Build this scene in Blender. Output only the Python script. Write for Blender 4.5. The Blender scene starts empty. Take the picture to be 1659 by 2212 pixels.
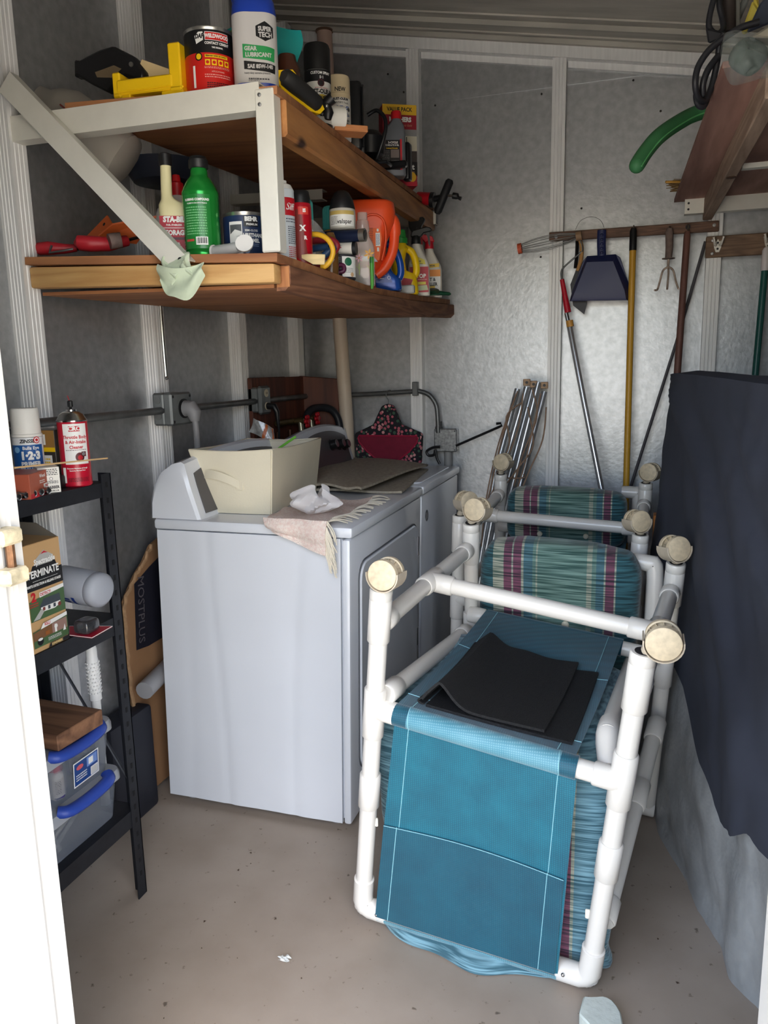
import bpy, bmesh, math, random
from mathutils import Vector, Matrix, noise
random.seed(7)
S = bpy.context.scene
COL = S.collection
PI = math.pi
# ------------------------------------------------------------------ camera
_r, _d, _f = [[0.950178, 0.310954, -0.02166], [0.037165, -0.182008, -0.982594], [-0.309484, 0.932835, -0.184497]]
cd = bpy.data.cameras.new('camera')
cam = bpy.data.objects.new('camera', cd)
COL.objects.link(cam)
cam.matrix_world = Matrix(((_r[0], -_d[0], -_f[0], 0), (_r[1], -_d[1], -_f[1], 0), (_r[2], -_d[2], -_f[2], 1.35), (0, 0, 0, 1)))
cd.sensor_fit = 'HORIZONTAL'
cd.sensor_width = 36.0
cd.lens = 36.0 * 1661.0 / 1659.0
cd.clip_start = 0.02
S.camera = cam
# ------------------------------------------------------------------ sky, sun, exposure
w = bpy.data.worlds.new('sky')
S.world = w
w.use_nodes = True
nt = w.node_tree
bg = nt.nodes['Background']
sky = nt.nodes.new('ShaderNodeTexSky')
sky.sky_type = 'NISHITA'
sky.sun_disc = False
sky.sun_elevation = math.radians(55)
sky.sun_rotation = math.radians(150)
sky.air_density = 1.0
sky.dust_density = 2.0
hz = nt.nodes.new('ShaderNodeMix')
hz.data_type = 'RGBA'
hz.inputs[0].default_value = 0.55
hz.inputs[7].default_value = (1.0, .97, .93, 1)
nt.links.new(sky.outputs[0], hz.inputs[6])
nt.links.new(hz.outputs[2], bg.inputs[0])
bg.inputs[1].default_value = 0.5
sl = bpy.data.lights.new('sun', 'SUN')
sl.energy = 10.0
sl.angle = math.radians(0.6)
sl.color = (1, .95, .86)
sun = bpy.data.objects.new('sun', sl)
COL.objects.link(sun)
sun.rotation_euler = (math.radians(-28), 0, math.radians(-20))
pl = bpy.data.lights.new('door_portal', 'AREA')
pl.shape = 'RECTANGLE'
pl.size = 0.93
pl.size_y = 2.02
pl.cycles.is_portal = True
po = bpy.data.objects.new('door_portal', pl)
COL.objects.link(po)
po.location = (-0.315, 0.70, 1.01)
po.rotation_euler = (math.radians(90), 0, 0)
S.view_settings.view_transform = 'Standard'
S.view_settings.look = 'None'
S.view_settings.gamma = 1.0
S.view_settings.use_curve_mapping = False
S.view_settings.exposure = 1.95
S.cycles.use_denoising = True
S.cycles.max_bounces = 10
S.cycles.diffuse_bounces = 6
S.cycles.glossy_bounces = 4
S.cycles.transmission_bounces = 8
S.cycles.transparent_max_bounces = 12
S.cycles.sample_clamp_indirect = 6.0
S.cycles.caustics_reflective = False
S.cycles.caustics_refractive = False
# ------------------------------------------------------------------ helpers
def lin(c):
    o = []
    for v in c[:3]:
        v = v / 255.0
        o.append(v / 12.92 if v <= 0.04045 else ((v + 0.055) / 1.055) ** 2.4)
    return (o[0], o[1], o[2], 1.0)
MATS = {}
def mat(name, rgb, rough=0.5, metal=0.0, noise=None, bump=None, trans=0.0, alpha=1.0, coat=0.0, ior=1.45, rgb2=None, sss=0, spec=None):
    """noise=(scale, amount, detail[, stretch xyz]); bump=(scale, strength)"""
    if name in MATS: return MATS[name]
    m = bpy.data.materials.new(name); m.use_nodes = True
    n = m.node_tree.nodes; l = m.node_tree.links
    b = n['Principled BSDF']
    b.inputs['Base Color'].default_value = lin(rgb)
    b.inputs['Roughness'].default_value = rough
    b.inputs['Metallic'].default_value = metal
    b.inputs['IOR'].default_value = ior
    b.inputs['Transmission Weight'].default_value = trans
    b.inputs['Alpha'].default_value = alpha
    b.inputs['Coat Weight'].default_value = coat
    if spec is not None: b.inputs['Specular IOR Level'].default_value = spec
    if sss:
        b.inputs['Subsurface Weight'].default_value = sss
        b.inputs['Subsurface Radius'].default_value = (.02, .02, .02)
    if noise or bump:
        tc = n.new('ShaderNodeTexCoord')
    if noise:
        mp = n.new('ShaderNodeMapping')
        if len(noise) > 3: mp.inputs['Scale'].default_value = noise[3]
        l.new(tc.outputs['Object'], mp.inputs[0])
        nz = n.new('ShaderNodeTexNoise')
        nz.inputs['Scale'].default_value = noise[0]
        nz.inputs['Detail'].default_value = noise[2]
        l.new(mp.outputs[0], nz.inputs['Vector'])
        rp = n.new('ShaderNodeValToRGB')
        a = noise[1]
        c1 = lin(rgb)
        c2 = lin(rgb2) if rgb2 else tuple(max(0, v * (1 - a)) for v in c1[:3]) + (1,)
        rp.color_ramp.elements[0].position = 0.32; rp.color_ramp.elements[0].color = c2
        rp.color_ramp.elements[1].position = 0.68; rp.color_ramp.elements[1].color = c1
        l.new(nz.outputs[0], rp.inputs[0]); l.new(rp.outputs[0], b.inputs['Base Color'])
    if bump:
        nb = n.new('ShaderNodeTexNoise'); nb.inputs['Scale'].default_value = bump[0]; nb.inputs['Detail'].default_value = 3
        l.new(tc.outputs['Object'], nb.inputs['Vector'])
        bp = n.new('ShaderNodeBump'); bp.inputs['Strength'].default_value = bump[1]; bp.inputs['Distance'].default_value = 0.004
        l.new(nb.outputs[0], bp.inputs['Height']); l.new(bp.outputs[0], b.inputs['Normal'])
    MATS[name] = m
    return m
def wood(name, light, dark, axis=0, scale=9.0, rough=0.7, dist=3.0, knots=0.0):
    m = bpy.data.materials.new(name); m.use_nodes = True
    n = m.node_tree.nodes; l = m.node_tree.links; b = n['Principled BSDF']
    tc = n.new('ShaderNodeTexCoord'); mp = n.new('ShaderNodeMapping')
    sc = [1.0, 1.0, 1.0]; sc[axis] = 0.09
    mp.inputs['Scale'].default_value = sc
    l.new(tc.outputs['Object'], mp.inputs[0])
    n1 = n.new('ShaderNodeTexNoise'); n1.inputs['Scale'].default_value = scale; n1.inputs['Detail'].default_value = 2
    n1.inputs['Distortion'].default_value = 0.6
    l.new(mp.outputs[0], n1.inputs['Vector'])
    mt = n.new('ShaderNodeMath'); mt.operation = 'MULTIPLY'; mt.inputs[1].default_value = dist * 4
    l.new(n1.outputs[0], mt.inputs[0])
    fr = n.new('ShaderNodeMath'); fr.operation = 'PINGPONG'; fr.inputs[1].default_value = 1.0
    l.new(mt.outputs[0], fr.inputs[0])
    n2 = n.new('ShaderNodeTexNoise'); n2.inputs['Scale'].default_value = scale * 14; n2.inputs['Detail'].default_value = 4
    l.new(mp.outputs[0], n2.inputs['Vector'])
    mx = n.new('ShaderNodeMath'); mx.operation = 'MULTIPLY_ADD'; mx.inputs[1].default_value = 0.55
    l.new(fr.outputs[0], mx.inputs[0])
    m2 = n.new('ShaderNodeMath'); m2.operation = 'MULTIPLY'; m2.inputs[1].default_value = 0.5
    l.new(n2.outputs[0], m2.inputs[0]); l.new(m2.outputs[0], mx.inputs[2])
    rp = n.new('ShaderNodeValToRGB')
    rp.color_ramp.elements[0].position = 0.15; rp.color_ramp.elements[0].color = lin(light)
    rp.color_ramp.elements[1].position = 0.85; rp.color_ramp.elements[1].color = lin(dark)
    l.new(mx.outputs[0], rp.inputs[0])
    if knots:
        vo = n.new('ShaderNodeTexVoronoi'); vo.inputs['Scale'].default_value = knots
        mk = n.new('ShaderNodeMapping'); s2 = [1.0, 1.0, 1.0]; s2[axis] = 0.5; mk.inputs['Scale'].default_value = s2
        l.new(tc.outputs['Object'], mk.inputs[0]); l.new(mk.outputs[0], vo.inputs['Vector'])
        kr = n.new('ShaderNodeValToRGB'); kr.color_ramp.elements[0].position = 0.04; kr.color_ramp.elements[0].color = lin((70, 38, 20))
        kr.color_ramp.elements[1].position = 0.11; kr.color_ramp.elements[1].color = (1, 1, 1, 1)
        l.new(vo.outputs['Distance'], kr.inputs[0])
        mm = n.new('ShaderNodeMix'); mm.data_type = 'RGBA'; mm.blend_type = 'MULTIPLY'; mm.inputs[0].default_value = 1.0
        l.new(rp.outputs[0], mm.inputs[6]); l.new(kr.outputs[0], mm.inputs[7]); l.new(mm.outputs[2], b.inputs['Base Color'])
    else:
        l.new(rp.outputs[0], b.inputs['Base Color'])
    b.inputs['Roughness'].default_value = rough
    bp = n.new('ShaderNodeBump'); bp.inputs['Strength'].default_value = 0.25; bp.inputs['Distance'].default_value = 0.002
    l.new(n2.outputs[0], bp.inputs['Height']); l.new(bp.outputs[0], b.inputs['Normal'])
    MATS[name] = m
    return m
V = Vector
class MB:
    def __init__(s): s.v = []; s.f = []; s.m = []
    def add(s, vs, fs, mi=0, M=None):
        o = len(s.v)
        s.v += [(M @ V(p)) if M is not None else V(p) for p in vs]
        s.f += [tuple(i + o for i in f) for f in fs]; s.m += [mi] * len(fs)
        return s
    def box(s, a, b, bev=0.0, mi=0, M=None, seg=1):
        x0, y0, z0 = [min(a[i], b[i]) for i in range(3)]; x1, y1, z1 = [max(a[i], b[i]) for i in range(3)]
        vs = [(x0, y0, z0), (x1, y0, z0), (x1, y1, z0), (x0, y1, z0), (x0, y0, z1), (x1, y0, z1), (x1, y1, z1), (x0, y1, z1)]
        fs = [(0, 3, 2, 1), (4, 5, 6, 7), (0, 1, 5, 4), (1, 2, 6, 5), (2, 3, 7, 6), (3, 0, 4, 7)]
        if bev <= 0: return s.add(vs, fs, mi, M)
        return s.bevelled(vs, fs, bev, mi, M, seg)
    def bevelled(s, vs, fs, bev, mi=0, M=None, seg=2):
        bm = bmesh.new(); q = [bm.verts.new(p) for p in vs]
        for f in fs: bm.faces.new([q[i] for i in f])
        bmesh.ops.recalc_face_normals(bm, faces=bm.faces)
        bmesh.ops.bevel(bm, geom=list(bm.edges), offset=bev, segments=seg, profile=0.5, affect='EDGES', clamp_overlap=True)
        bm.verts.index_update()
        s.add([v.co.copy() for v in bm.verts], [[v.index for v in f.verts] for f in bm.faces], mi, M)
        bm.free(); return s
    def hexa(s, p, bev=0.0, mi=0, seg=1):
        """eight corners: bottom loop then top loop"""
        fs = [(0, 3, 2, 1), (4, 5, 6, 7), (0, 1, 5, 4), (1, 2, 6, 5), (2, 3, 7, 6), (3, 0, 4, 7)]
        if bev <= 0: return s.add(p, fs, mi)
        return s.bevelled(p, fs, bev, mi, None, seg)
    def loft(s, rings, caps=True, closed=True, mi=0, M=None):
        n = len(rings[0]); vs = [p for r in rings for p in r]; fs = []
        for i in range(len(rings) - 1):
            for j in range(n if closed else n - 1):
                k = (j + 1) % n
                fs.append((i * n + j, i * n + k, (i + 1) * n + k, (i + 1) * n + j))
        if caps and closed:
            fs.append(tuple(range(n - 1, -1, -1))); fs.append(tuple((len(rings) - 1) * n + j for j in range(n)))
        return s.add(vs, fs, mi, M)
    def lathe(s, prof, n=24, mi=0, M=None, sx=1.0, sy=1.0):
        rings = [[(r * sx * math.cos(2 * PI * j / n), r * sy * math.sin(2 * PI * j / n), z) for j in range(n)] for r, z in prof]
        return s.loft(rings, True, True, mi, M)
    def tube(s, pts, r, n=12, mi=0, closed=False, flat=1.0):
        pts = [V(p) for p in pts]; N = len(pts); rings = []
        rr = r if isinstance(r, (list, tuple)) else [r] * N
        up = None
        for i in range(N):
            if closed: t = pts[(i + 1) % N] - pts[i - 1]
            else: t = pts[min(i + 1, N - 1)] - pts[max(i - 1, 0)]
            t.normalize()
            if up is None:
                up = V((0, 0, 1)) if abs(t.z) < 0.9 else V((1, 0, 0))
            up = up - t * up.dot(t)
            if up.length < 1e-6: up = t.orthogonal()
            up.normalize(); sd = t.cross(up)
            rings.append([pts[i] + (sd * math.cos(2 * PI * j / n) + up * math.sin(2 * PI * j / n) * flat) * rr[i] for j in range(n)])
        if closed:
            rings.append(rings[0]); return s.loft(rings, False, True, mi)
        return s.loft(rings, True, True, mi)
    def prism(s, poly, h0, h1, mi=0, M=None, bev=0):
        """poly in local xy, extruded in z"""
        n = len(poly)
        vs = [(p[0], p[1], h0) for p in poly] + [(p[0], p[1], h1) for p in poly]
        fs = [tuple(range(n - 1, -1, -1)), tuple(range(n, 2 * n))] + [(i, (i + 1) % n, n + (i + 1) % n, n + i) for i in range(n)]
        if bev: return s.bevelled(vs, fs, bev, mi, M, 1)
        return s.add(vs, fs, mi, M)
    def grid(s, fn, nu, nv, mi=0, thick=0.0):
        P = [[V(fn(i / nu, j / nv)) for j in range(nv + 1)] for i in range(nu + 1)]
        idx = lambda i, j: i * (nv + 1) + j
        vs = [p for row in P for p in row]
        fs = [(idx(i, j), idx(i + 1, j), idx(i + 1, j + 1), idx(i, j + 1)) for i in range(nu) for j in range(nv)]
        if not thick: return s.add(vs, fs, mi)
        nr = []
        for i in range(nu + 1):
            for j in range(nv + 1):
                a = P[min(i + 1, nu)][j] - P[max(i - 1, 0)][j]; b = P[i][min(j + 1, nv)] - P[i][max(j - 1, 0)]
                c = a.cross(b)
                nr.append(c.normalized() if c.length > 1e-12 else V((0, 0, 1)))
        n = len(vs)
        vs2 = vs + [vs[k] - nr[k] * thick for k in range(n)]
        fs2 = fs + [tuple(n + i for i in reversed(f)) for f in fs]
        rim = [idx(i, 0) for i in range(nu)] + [idx(nu, j) for j in range(nv)] + [idx(i, nv) for i in range(nu, 0, -1)] + [idx(0, j) for j in range(nv, 0, -1)]
        for k in range(len(rim)):
            a, b = rim[k], rim[(k + 1) % len(rim)]
            fs2.append((b, a, n + a, n + b))
        return s.add(vs2, fs2, mi)
    def sphere(s, c, r, n=12, mi=0, sc=(1, 1, 1)):
        prof = [(math.sin(PI * i / n) * r + 1e-5, -math.cos(PI * i / n) * r) for i in range(n + 1)]
        return s.lathe(prof, n * 2, mi, Matrix.Translation(c) @ Matrix.Diagonal((sc[0], sc[1], sc[2], 1)))
    def text(s, body, size, place, mi=0, align='CENTER', bold=0.0, sx=1.0, shear=0.0, res=2):
        cu = bpy.data.curves.new('glyphs', 'FONT')
        cu.body = body; cu.size = size; cu.align_x = align; cu.align_y = 'CENTER'; cu.offset = bold; cu.resolution_u = res; cu.shear = shear
        o = bpy.data.objects.new('glyphs', cu); me = o.to_mesh()
        s.add([place(v.co.x * sx, v.co.y) for v in me.vertices], [tuple(p.vertices) for p in me.polygons], mi)
        o.to_mesh_clear(); bpy.data.objects.remove(o); bpy.data.curves.remove(cu)
        return s
def obj(name, mb, mats, parent=None, smooth=32, shift=None):
    """link the builder's content as ONE mesh object; shift = world origin the vertices are measured from"""
    me = bpy.data.meshes.new(name)
    vs = mb.v if shift is None else [p - V(shift) for p in mb.v]
    me.from_pydata([tuple(p) for p in vs], [], mb.f)
    mats = mats if isinstance(mats, (list, tuple)) else [mats]
    for m in mats: me.materials.append(m)
    me.polygons.foreach_set('material_index', mb.m)
    bm = bmesh.new(); bm.from_mesh(me); bmesh.ops.recalc_face_normals(bm, faces=bm.faces); bm.to_mesh(me); bm.free()
    if smooth:
        me.polygons.foreach_set('use_smooth', [True] * len(me.polygons))
        me.set_sharp_from_angle(angle=math.radians(smooth))
    me.update()
    o = bpy.data.objects.new(name, me); COL.objects.link(o)
    if parent is not None: o.parent = parent
    return o
def flatobj(name, mb, mats, parent=None, shift=None):
    """lettering and print: no normal flipping, flat"""
    me = bpy.data.meshes.new(name)
    vs = mb.v if shift is None else [p - V(shift) for p in mb.v]
    me.from_pydata([tuple(p) for p in vs], [], mb.f)
    for m in (mats if isinstance(mats, (list, tuple)) else [mats]): me.materials.append(m)
    me.polygons.foreach_set('material_index', mb.m); me.update()
    o = bpy.data.objects.new(name, me); COL.objects.link(o)
    if parent is not None: o.parent = parent
    return o
def thing(name, label, cat, loc=(0, 0, 0), rotz=0.0, group=None):
    o = bpy.data.objects.new(name, None); COL.objects.link(o)
    o.location = loc; o.rotation_euler = (0, 0, rotz); o.empty_display_size = 0.05
    o['label'] = label; o['category'] = cat
    if group: o['group'] = group
    return o
def tag(o, label, cat, group=None):
    o['label'] = label; o['category'] = cat
    if group: o['group'] = group
    return o
def struct(name, mb, m, parent=None, smooth=0):
    o = obj(name, mb, m, parent, smooth)
    if parent is None: o['kind'] = 'structure'
    return o
def dup(root, loc, rotz=None, label=None):
    r = root.copy(); COL.objects.link(r); r.location = loc
    if rotz is not None: r.rotation_euler = (0, 0, rotz)
    if label: r['label'] = label
    for ch in list(root.children):
        c = ch.copy(); COL.objects.link(c); c.parent = r
        for g in list(ch.children):
            d = g.copy(); COL.objects.link(d); d.parent = c
    return r
def plane(o, u, v):
    """maps print coordinates to a flat face: origin o, right u, up v"""
    o = V(o); u = V(u).normalized(); v = V(v).normalized()
    return lambda x, y: o + u * x + v * y
def off(pl, dx, dy): return lambda x, y: pl(x + dx, y + dy)
def wrap(r, phi=-PI / 2, z=0.0, sy=1.0):
    """maps print coordinates round a cylinder of radius r about the local z axis"""
    return lambda x, y: V((r * math.cos(phi + x / r), r * sy * math.sin(phi + x / r), z + y))
def patch(mb, place, x0, x1, y0, y1, mi=0, nx=1, ny=1):
    vs = [place(x0 + (x1 - x0) * i / nx, y0 + (y1 - y0) * j / ny) for i in range(nx + 1) for j in range(ny + 1)]
    fs = [(i * (ny + 1) + j, (i + 1) * (ny + 1) + j, (i + 1) * (ny + 1) + j + 1, i * (ny + 1) + j + 1) for i in range(nx) for j in range(ny)]
    return mb.add(vs, fs, mi)
def polyp(mb, place, pts, mi=0, step=0.0):
    if step:                                  # cut into upright strips so that the print follows a curved face
        def clip(P, c, keep):
            out = []
            for k in range(len(P)):
                a, b = P[k], P[(k + 1) % len(P)]
                ia, ib = (a[0] - c) * keep >= 0, (b[0] - c) * keep >= 0
                if ia: out.append(a)
                if ia != ib:
                    t = (c - a[0]) / (b[0] - a[0]); out.append((c, a[1] + (b[1] - a[1]) * t))
            return out
        x0, x1 = min(p[0] for p in pts), max(p[0] for p in pts)
        n = max(1, int((x1 - x0) / step))
        for k in range(n):
            q = clip(clip(list(pts), x0 + (x1 - x0) * k / n, 1), x0 + (x1 - x0) * (k + 1) / n, -1) if n > 1 else list(pts)
            if len(q) > 2: mb.add([place(x, y) for x, y in q], [tuple(range(len(q)))], mi)
        return mb
    return mb.add([place(x, y) for x, y in pts], [tuple(range(len(pts)))], mi)
def disc(mb, place, cx, cy, r, mi=0, n=20, ry=None, step=0.0):
    ry = r if ry is None else ry
    return polyp(mb, place, [(cx + r * math.cos(2 * PI * k / n), cy + ry * math.sin(2 * PI * k / n)) for k in range(n)], mi, step)
def smoothpath(pts, k=6, closed=False):
    """Catmull-Rom through the points"""
    P = [V(p) for p in pts]; n = len(P); out = []
    for i in range(n if closed else n - 1):
        if closed: a, b, c, d = P[i - 1], P[i], P[(i + 1) % n], P[(i + 2) % n]
        else: a, b, c, d = P[max(i - 1, 0)], P[i], P[i + 1], P[min(i + 2, n - 1)]
        for j in range(k):
            t = j / k
            out.append(0.5 * ((2 * b) + (c - a) * t + (2 * a - 5 * b + 4 * c - d) * t * t + (3 * b - a - 3 * c + d) * t ** 3))
    if not closed: out.append(P[-1])
    return out
def rrect(x0, x1, y0, y1, r, k=4):
    pts = []
    for cx, cy, a in ((x1 - r, y0 + r, -90), (x1 - r, y1 - r, 0), (x0 + r, y1 - r, 90), (x0 + r, y0 + r, 180)):
        for j in range(k + 1):
            t = math.radians(a + 90 * j / k); pts.append((cx + r * math.cos(t), cy + r * math.sin(t)))
    return pts
# common print colours
P_ = {}
def ink(rgb, rough=0.45):
    k = (tuple(rgb), rough)
    if k not in P_: P_[k] = mat('print_%d_%d_%d' % tuple(rgb), rgb, rough)
    return P_[k]
WHITE = ink((235, 235, 232)); BLACK = ink((22, 22, 24)); RED = ink((190, 24, 38)); YEL = ink((245, 200, 20)); BLUE = ink((22, 62, 140)); GREY = ink((120, 120, 122))
# ------------------------------------------------------------------ the shed
M_panel = mat('galvanised_panel', (186, 188, 190), 0.40, 0.75, (38, 0.20, 9), (75, 0.16))
M_stud = mat('white_aluminium', (238, 238, 237), 0.42, 0.1, (30, 0.12, 5, (3, 3, .25)))
M_roof = mat('roof_panel_paint', (196, 192, 182), 0.55, 0.15, (5, 0.3, 8, (.6, 4, 1)))
def floor_mat():
    m = bpy.data.materials.new('painted_concrete'); m.use_nodes = True
    n = m.node_tree.nodes; l = m.node_tree.links; b = n['Principled BSDF']
    tc = n.new('ShaderNodeTexCoord')
    n1 = n.new('ShaderNodeTexNoise'); n1.inputs['Scale'].default_value = 3.2; n1.inputs['Detail'].default_value = 9
    l.new(tc.outputs['Object'], n1.inputs['Vector'])
    r1 = n.new('ShaderNodeValToRGB'); r1.color_ramp.elements[0].position = .3; r1.color_ramp.elements[1].position = .72
    r1.color_ramp.elements[0].color = lin((150, 136, 122)); r1.color_ramp.elements[1].color = lin((172, 160, 147))
    l.new(n1.outputs[0], r1.inputs[0])
    n2 = n.new('ShaderNodeTexNoise'); n2.inputs['Scale'].default_value = 48; n2.inputs['Detail'].default_value = 6
    l.new(tc.outputs['Object'], n2.inputs['Vector'])
    r2 = n.new('ShaderNodeValToRGB'); r2.color_ramp.elements[0].position = .66; r2.color_ramp.elements[1].position = .74
    r2.color_ramp.elements[0].color = (1, 1, 1, 1); r2.color_ramp.elements[1].color = lin((110, 96, 80))
    l.new(n2.outputs[0], r2.inputs[0])
    mx = n.new('ShaderNodeMix'); mx.data_type = 'RGBA'; mx.blend_type = 'MULTIPLY'; mx.inputs[0].default_value = .75
    l.new(r1.outputs[0], mx.inputs[6]); l.new(r2.outputs[0], mx.inputs[7]); l.new(mx.outputs[2], b.inputs['Base Color'])
    b.inputs['Roughness'].default_value = .62
    bp = n.new('ShaderNodeBump'); bp.inputs['Strength'].default_value = .15; bp.inputs['Distance'].default_value = .003
    l.new(n2.outputs[0], bp.inputs['Height']); l.new(bp.outputs[0], b.inputs['Normal'])
    return m
M_floor = floor_mat()
XL, XR, YF, YB = -1.5, 1.25, 0.8, 3.39
def roofz(x): return 2.787 - 0.189 * (x + 1.5)
struct('floor', MB().box((XL - .1, YF - .1, -.12), (XR + .1, YB + .1, 0)), M_floor)
struct('trim_5', MB().box((-8, -9, -.2), (8, YF - .1, -.13)), mat('yard_concrete', (192, 186, 176), .8, 0, (3, .2, 6)))
def stud_poly(w, d):
    """ribbed channel section: width w along x, standing out d along +y"""
    p = [(-w / 2, 0)]
    def ribs(a, b, k, nx, ny):
        out = []
        for i in range(k):
            t = (i + 1) / (k + 1)
            for dt, dep in ((-.035, 0), (0, .0016), (.035, 0)):
                tt = t + dt
                out.append((a[0] + (b[0] - a[0]) * tt + nx * dep, a[1] + (b[1] - a[1]) * tt + ny * dep))
        return out
    p += ribs((-w / 2, 0), (-w / 2, d), 4, 1, 0) + [(-w / 2, d)]
    p += ribs((-w / 2, d), (w / 2, d), 3, 0, -1) + [(w / 2, d)]
    p += ribs((w / 2, d), (w / 2, 0), 4, -1, 0) + [(w / 2, 0)]
    return p
# left wall: backing sheet, a panel in each bay, a ribbed stud between bays
wl = struct('wall_left', MB().box((XL - .06, YF - .05, 0), (XL - .004, YB + .05, 2.84)), M_panel)
ys = [1.622, 2.157, 2.706, 3.24]
edges = [YF] + ys + [YB]
for a, b in zip(edges[:-1], edges[1:]):
    struct('wall_panel', MB().box((XL - .004, a + .004, .0), (XL, b - .004, 2.775)), M_panel, wl)
for y in ys:
    M = Matrix.Translation((XL, y, 0)) @ Matrix.Rotation(-PI / 2, 4, 'Z')
    struct('stud', MB().prism(stud_poly(.053, .05), 0, 2.77, M=M), M_stud, wl)
# back wall
wb = struct('wall_back', MB().add([(XL - .05, YB + .004, 0), (XR + .05, YB + .004, 0), (XR + .05, YB + .004, roofz(XR)), (XL - .05, YB + .004, roofz(XL)),
      (XL - .05, YB + .06, 0), (XR + .05, YB + .06, 0), (XR + .05, YB + .06, roofz(XR)), (XL - .05, YB + .06, roofz(XL))],
      [(0, 1, 2, 3), (5, 4, 7, 6), (0, 4, 5, 1), (1, 5, 6, 2), (2, 6, 7, 3), (3, 7, 4, 0)]), M_panel)
xs = [-.943, -.344, .254, .85]
edges = [XL] + xs + [XR]
for a, b in zip(edges[:-1], edges[1:]):
    struct('wall_panel', MB().box((a + .002, YB, 0), (b - .002, YB + .004, 2.44)), M_panel, wb)
    z0, z1 = roofz(a) - .01, roofz(b) - .01
    struct('wall_panel', MB().hexa([(a + .002, YB - .005, 2.438), (b - .002, YB - .005, 2.438), (b - .002, YB + .004, 2.438), (a + .002, YB + .004, 2.438),
          (a + .002, YB - .005, max(z0, 2.445)), (b - .002, YB - .005, max(z1, 2.445)), (b - .002, YB + .004, max(z1, 2.445)), (a + .002, YB + .004, max(z0, 2.445))]), M_panel, wb)
for x in xs:
    M = Matrix.Translation((x, YB, 0)) @ Matrix.Rotation(PI, 4, 'Z')
    struct('stud', MB().prism(stud_poly(.053, .05), 0, roofz(x) - .04, M=M), M_stud, wb)
def slopebox(x0, x1, y0, y1, zt, zb):
    return MB().hexa([(x0, y0, roofz(x0) + zb), (x1, y0, roofz(x1) + zb), (x1, y1, roofz(x1) + zb), (x0, y1, roofz(x0) + zb),
                      (x0, y0, roofz(x0) + zt), (x1, y0, roofz(x1) + zt), (x1, y1, roofz(x1) + zt), (x0, y1, roofz(x0) + zt)])
struct('trim_3', slopebox(XL, XR, YB - .055, YB, 0, -.042), M_stud)
for a, b in zip(edges[:-1], edges[1:]):
    struct('trim_4', slopebox(a + .03, b - .03, YB - .018, YB - .005, -.042, -.066), M_stud)
struct('wall_right', MB().box((XR, YF - .05, 0), (XR + .06, YB + .05, 2.3)), M_panel)
for q in ((0.0384,3.386,2.301), (-0.6282,3.38,2.566), (-0.0664,3.38,2.422), (-0.8577,3.386,2.426), (-0.4162,3.38,2.415), (-0.2503,3.386,1.968), (-1.061,3.38,2.571), (-0.9926,3.38,2.492), (-0.4108,3.386,1.789)):
    struct('panel_screw', MB().sphere(q, .0042, 5), mat('screw_dark', (60, 56, 52), .5, .6), wb, 30)
# front wall round the door opening
DX0, DX1, DZ = -.79, .16, 2.05
wf = MB()
wf.box((XL - .06, YF - .08, -.1), (DX0 - .13, YF, 2.84))
wf.box((DX1 + .13, YF - .08, -.1), (XR + .06, YF, 2.30))
wf.hexa([(DX0 - .13, YF - .08, DZ + .03), (DX1 + .13, YF - .08, DZ + .03), (DX1 + .13, YF, DZ + .03), (DX0 - .13, YF, DZ + .03),
         (DX0 - .13, YF - .08, 2.66), (DX1 + .13, YF - .08, 2.46), (DX1 + .13, YF, 2.46), (DX0 - .13, YF, 2.66)])
struct('wall_front', wf, M_stud)
# roof of ribbed pans, ribs run down the slope
rp = MB()
def roofslab(x0, x1, y0, y1, t0, t1):
    return MB().hexa([(x0, y0, roofz(x0) + t0), (x1, y0, roofz(x1) + t0), (x1, y1, roofz(x1) + t0), (x0, y1, roofz(x0) + t0),
                      (x0, y0, roofz(x0) + t1), (x1, y0, roofz(x1) + t1), (x1, y1, roofz(x1) + t1), (x0, y1, roofz(x0) + t1)])
ce = struct('ceiling', roofslab(XL - .1, XR + .1, YF - .35, YB + .08, .03, .07), M_roof)
y = YB
pans = [.085, .07, .075, .09, .3, .3, .3, .3, .3, .3, .3, .3]
for i, wd in enumerate(pans):
    y0 = max(y - wd, YF - .3)
    dz = .012 if i % 2 else .0
    if y - y0 > .01:
        struct('roof_pan', roofslab(XL - .05, XR + .05, y0 + .006, y - .002, dz, .03), M_roof, ce)
        struct('roof_rib', roofslab(XL - .05, XR + .05, y0 - .004, y0 + .006, -.006, .03), M_roof, ce)
    y = y0
struct('added_eave', roofslab(XL - .1, XR + .3, -.5, YF - .34, .03, .09), M_roof)  # eave out of view, added to cut steep skylight at the door
# door frame: white metal jambs with stepped profile
M_jamb = mat('white_door_paint', (206, 203, 198), 0.4, 0, (14, .05, 4))
prof = [(-.776, .80), (-.776, .785), (-.785, .785), (-.785, .773), (-.779, .771), (-.777, .766), (-.777, .718), (-.784, .708), (-.80, .703), (-.93, .703), (-.93, .80)]
t1 = struct('trim_1', MB().prism(prof, 0.0, DZ), M_jamb)
t2 = struct('trim_2', MB().prism([(.147, .80), (.147, .718), (.155, .708), (.17, .703), (.30, .703), (.30, .80)], 0.0, DZ), M_jamb)
struct('trim_6', MB().box((-.93, .703, DZ), (.30, .80, DZ + .12)), M_jamb)
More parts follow.
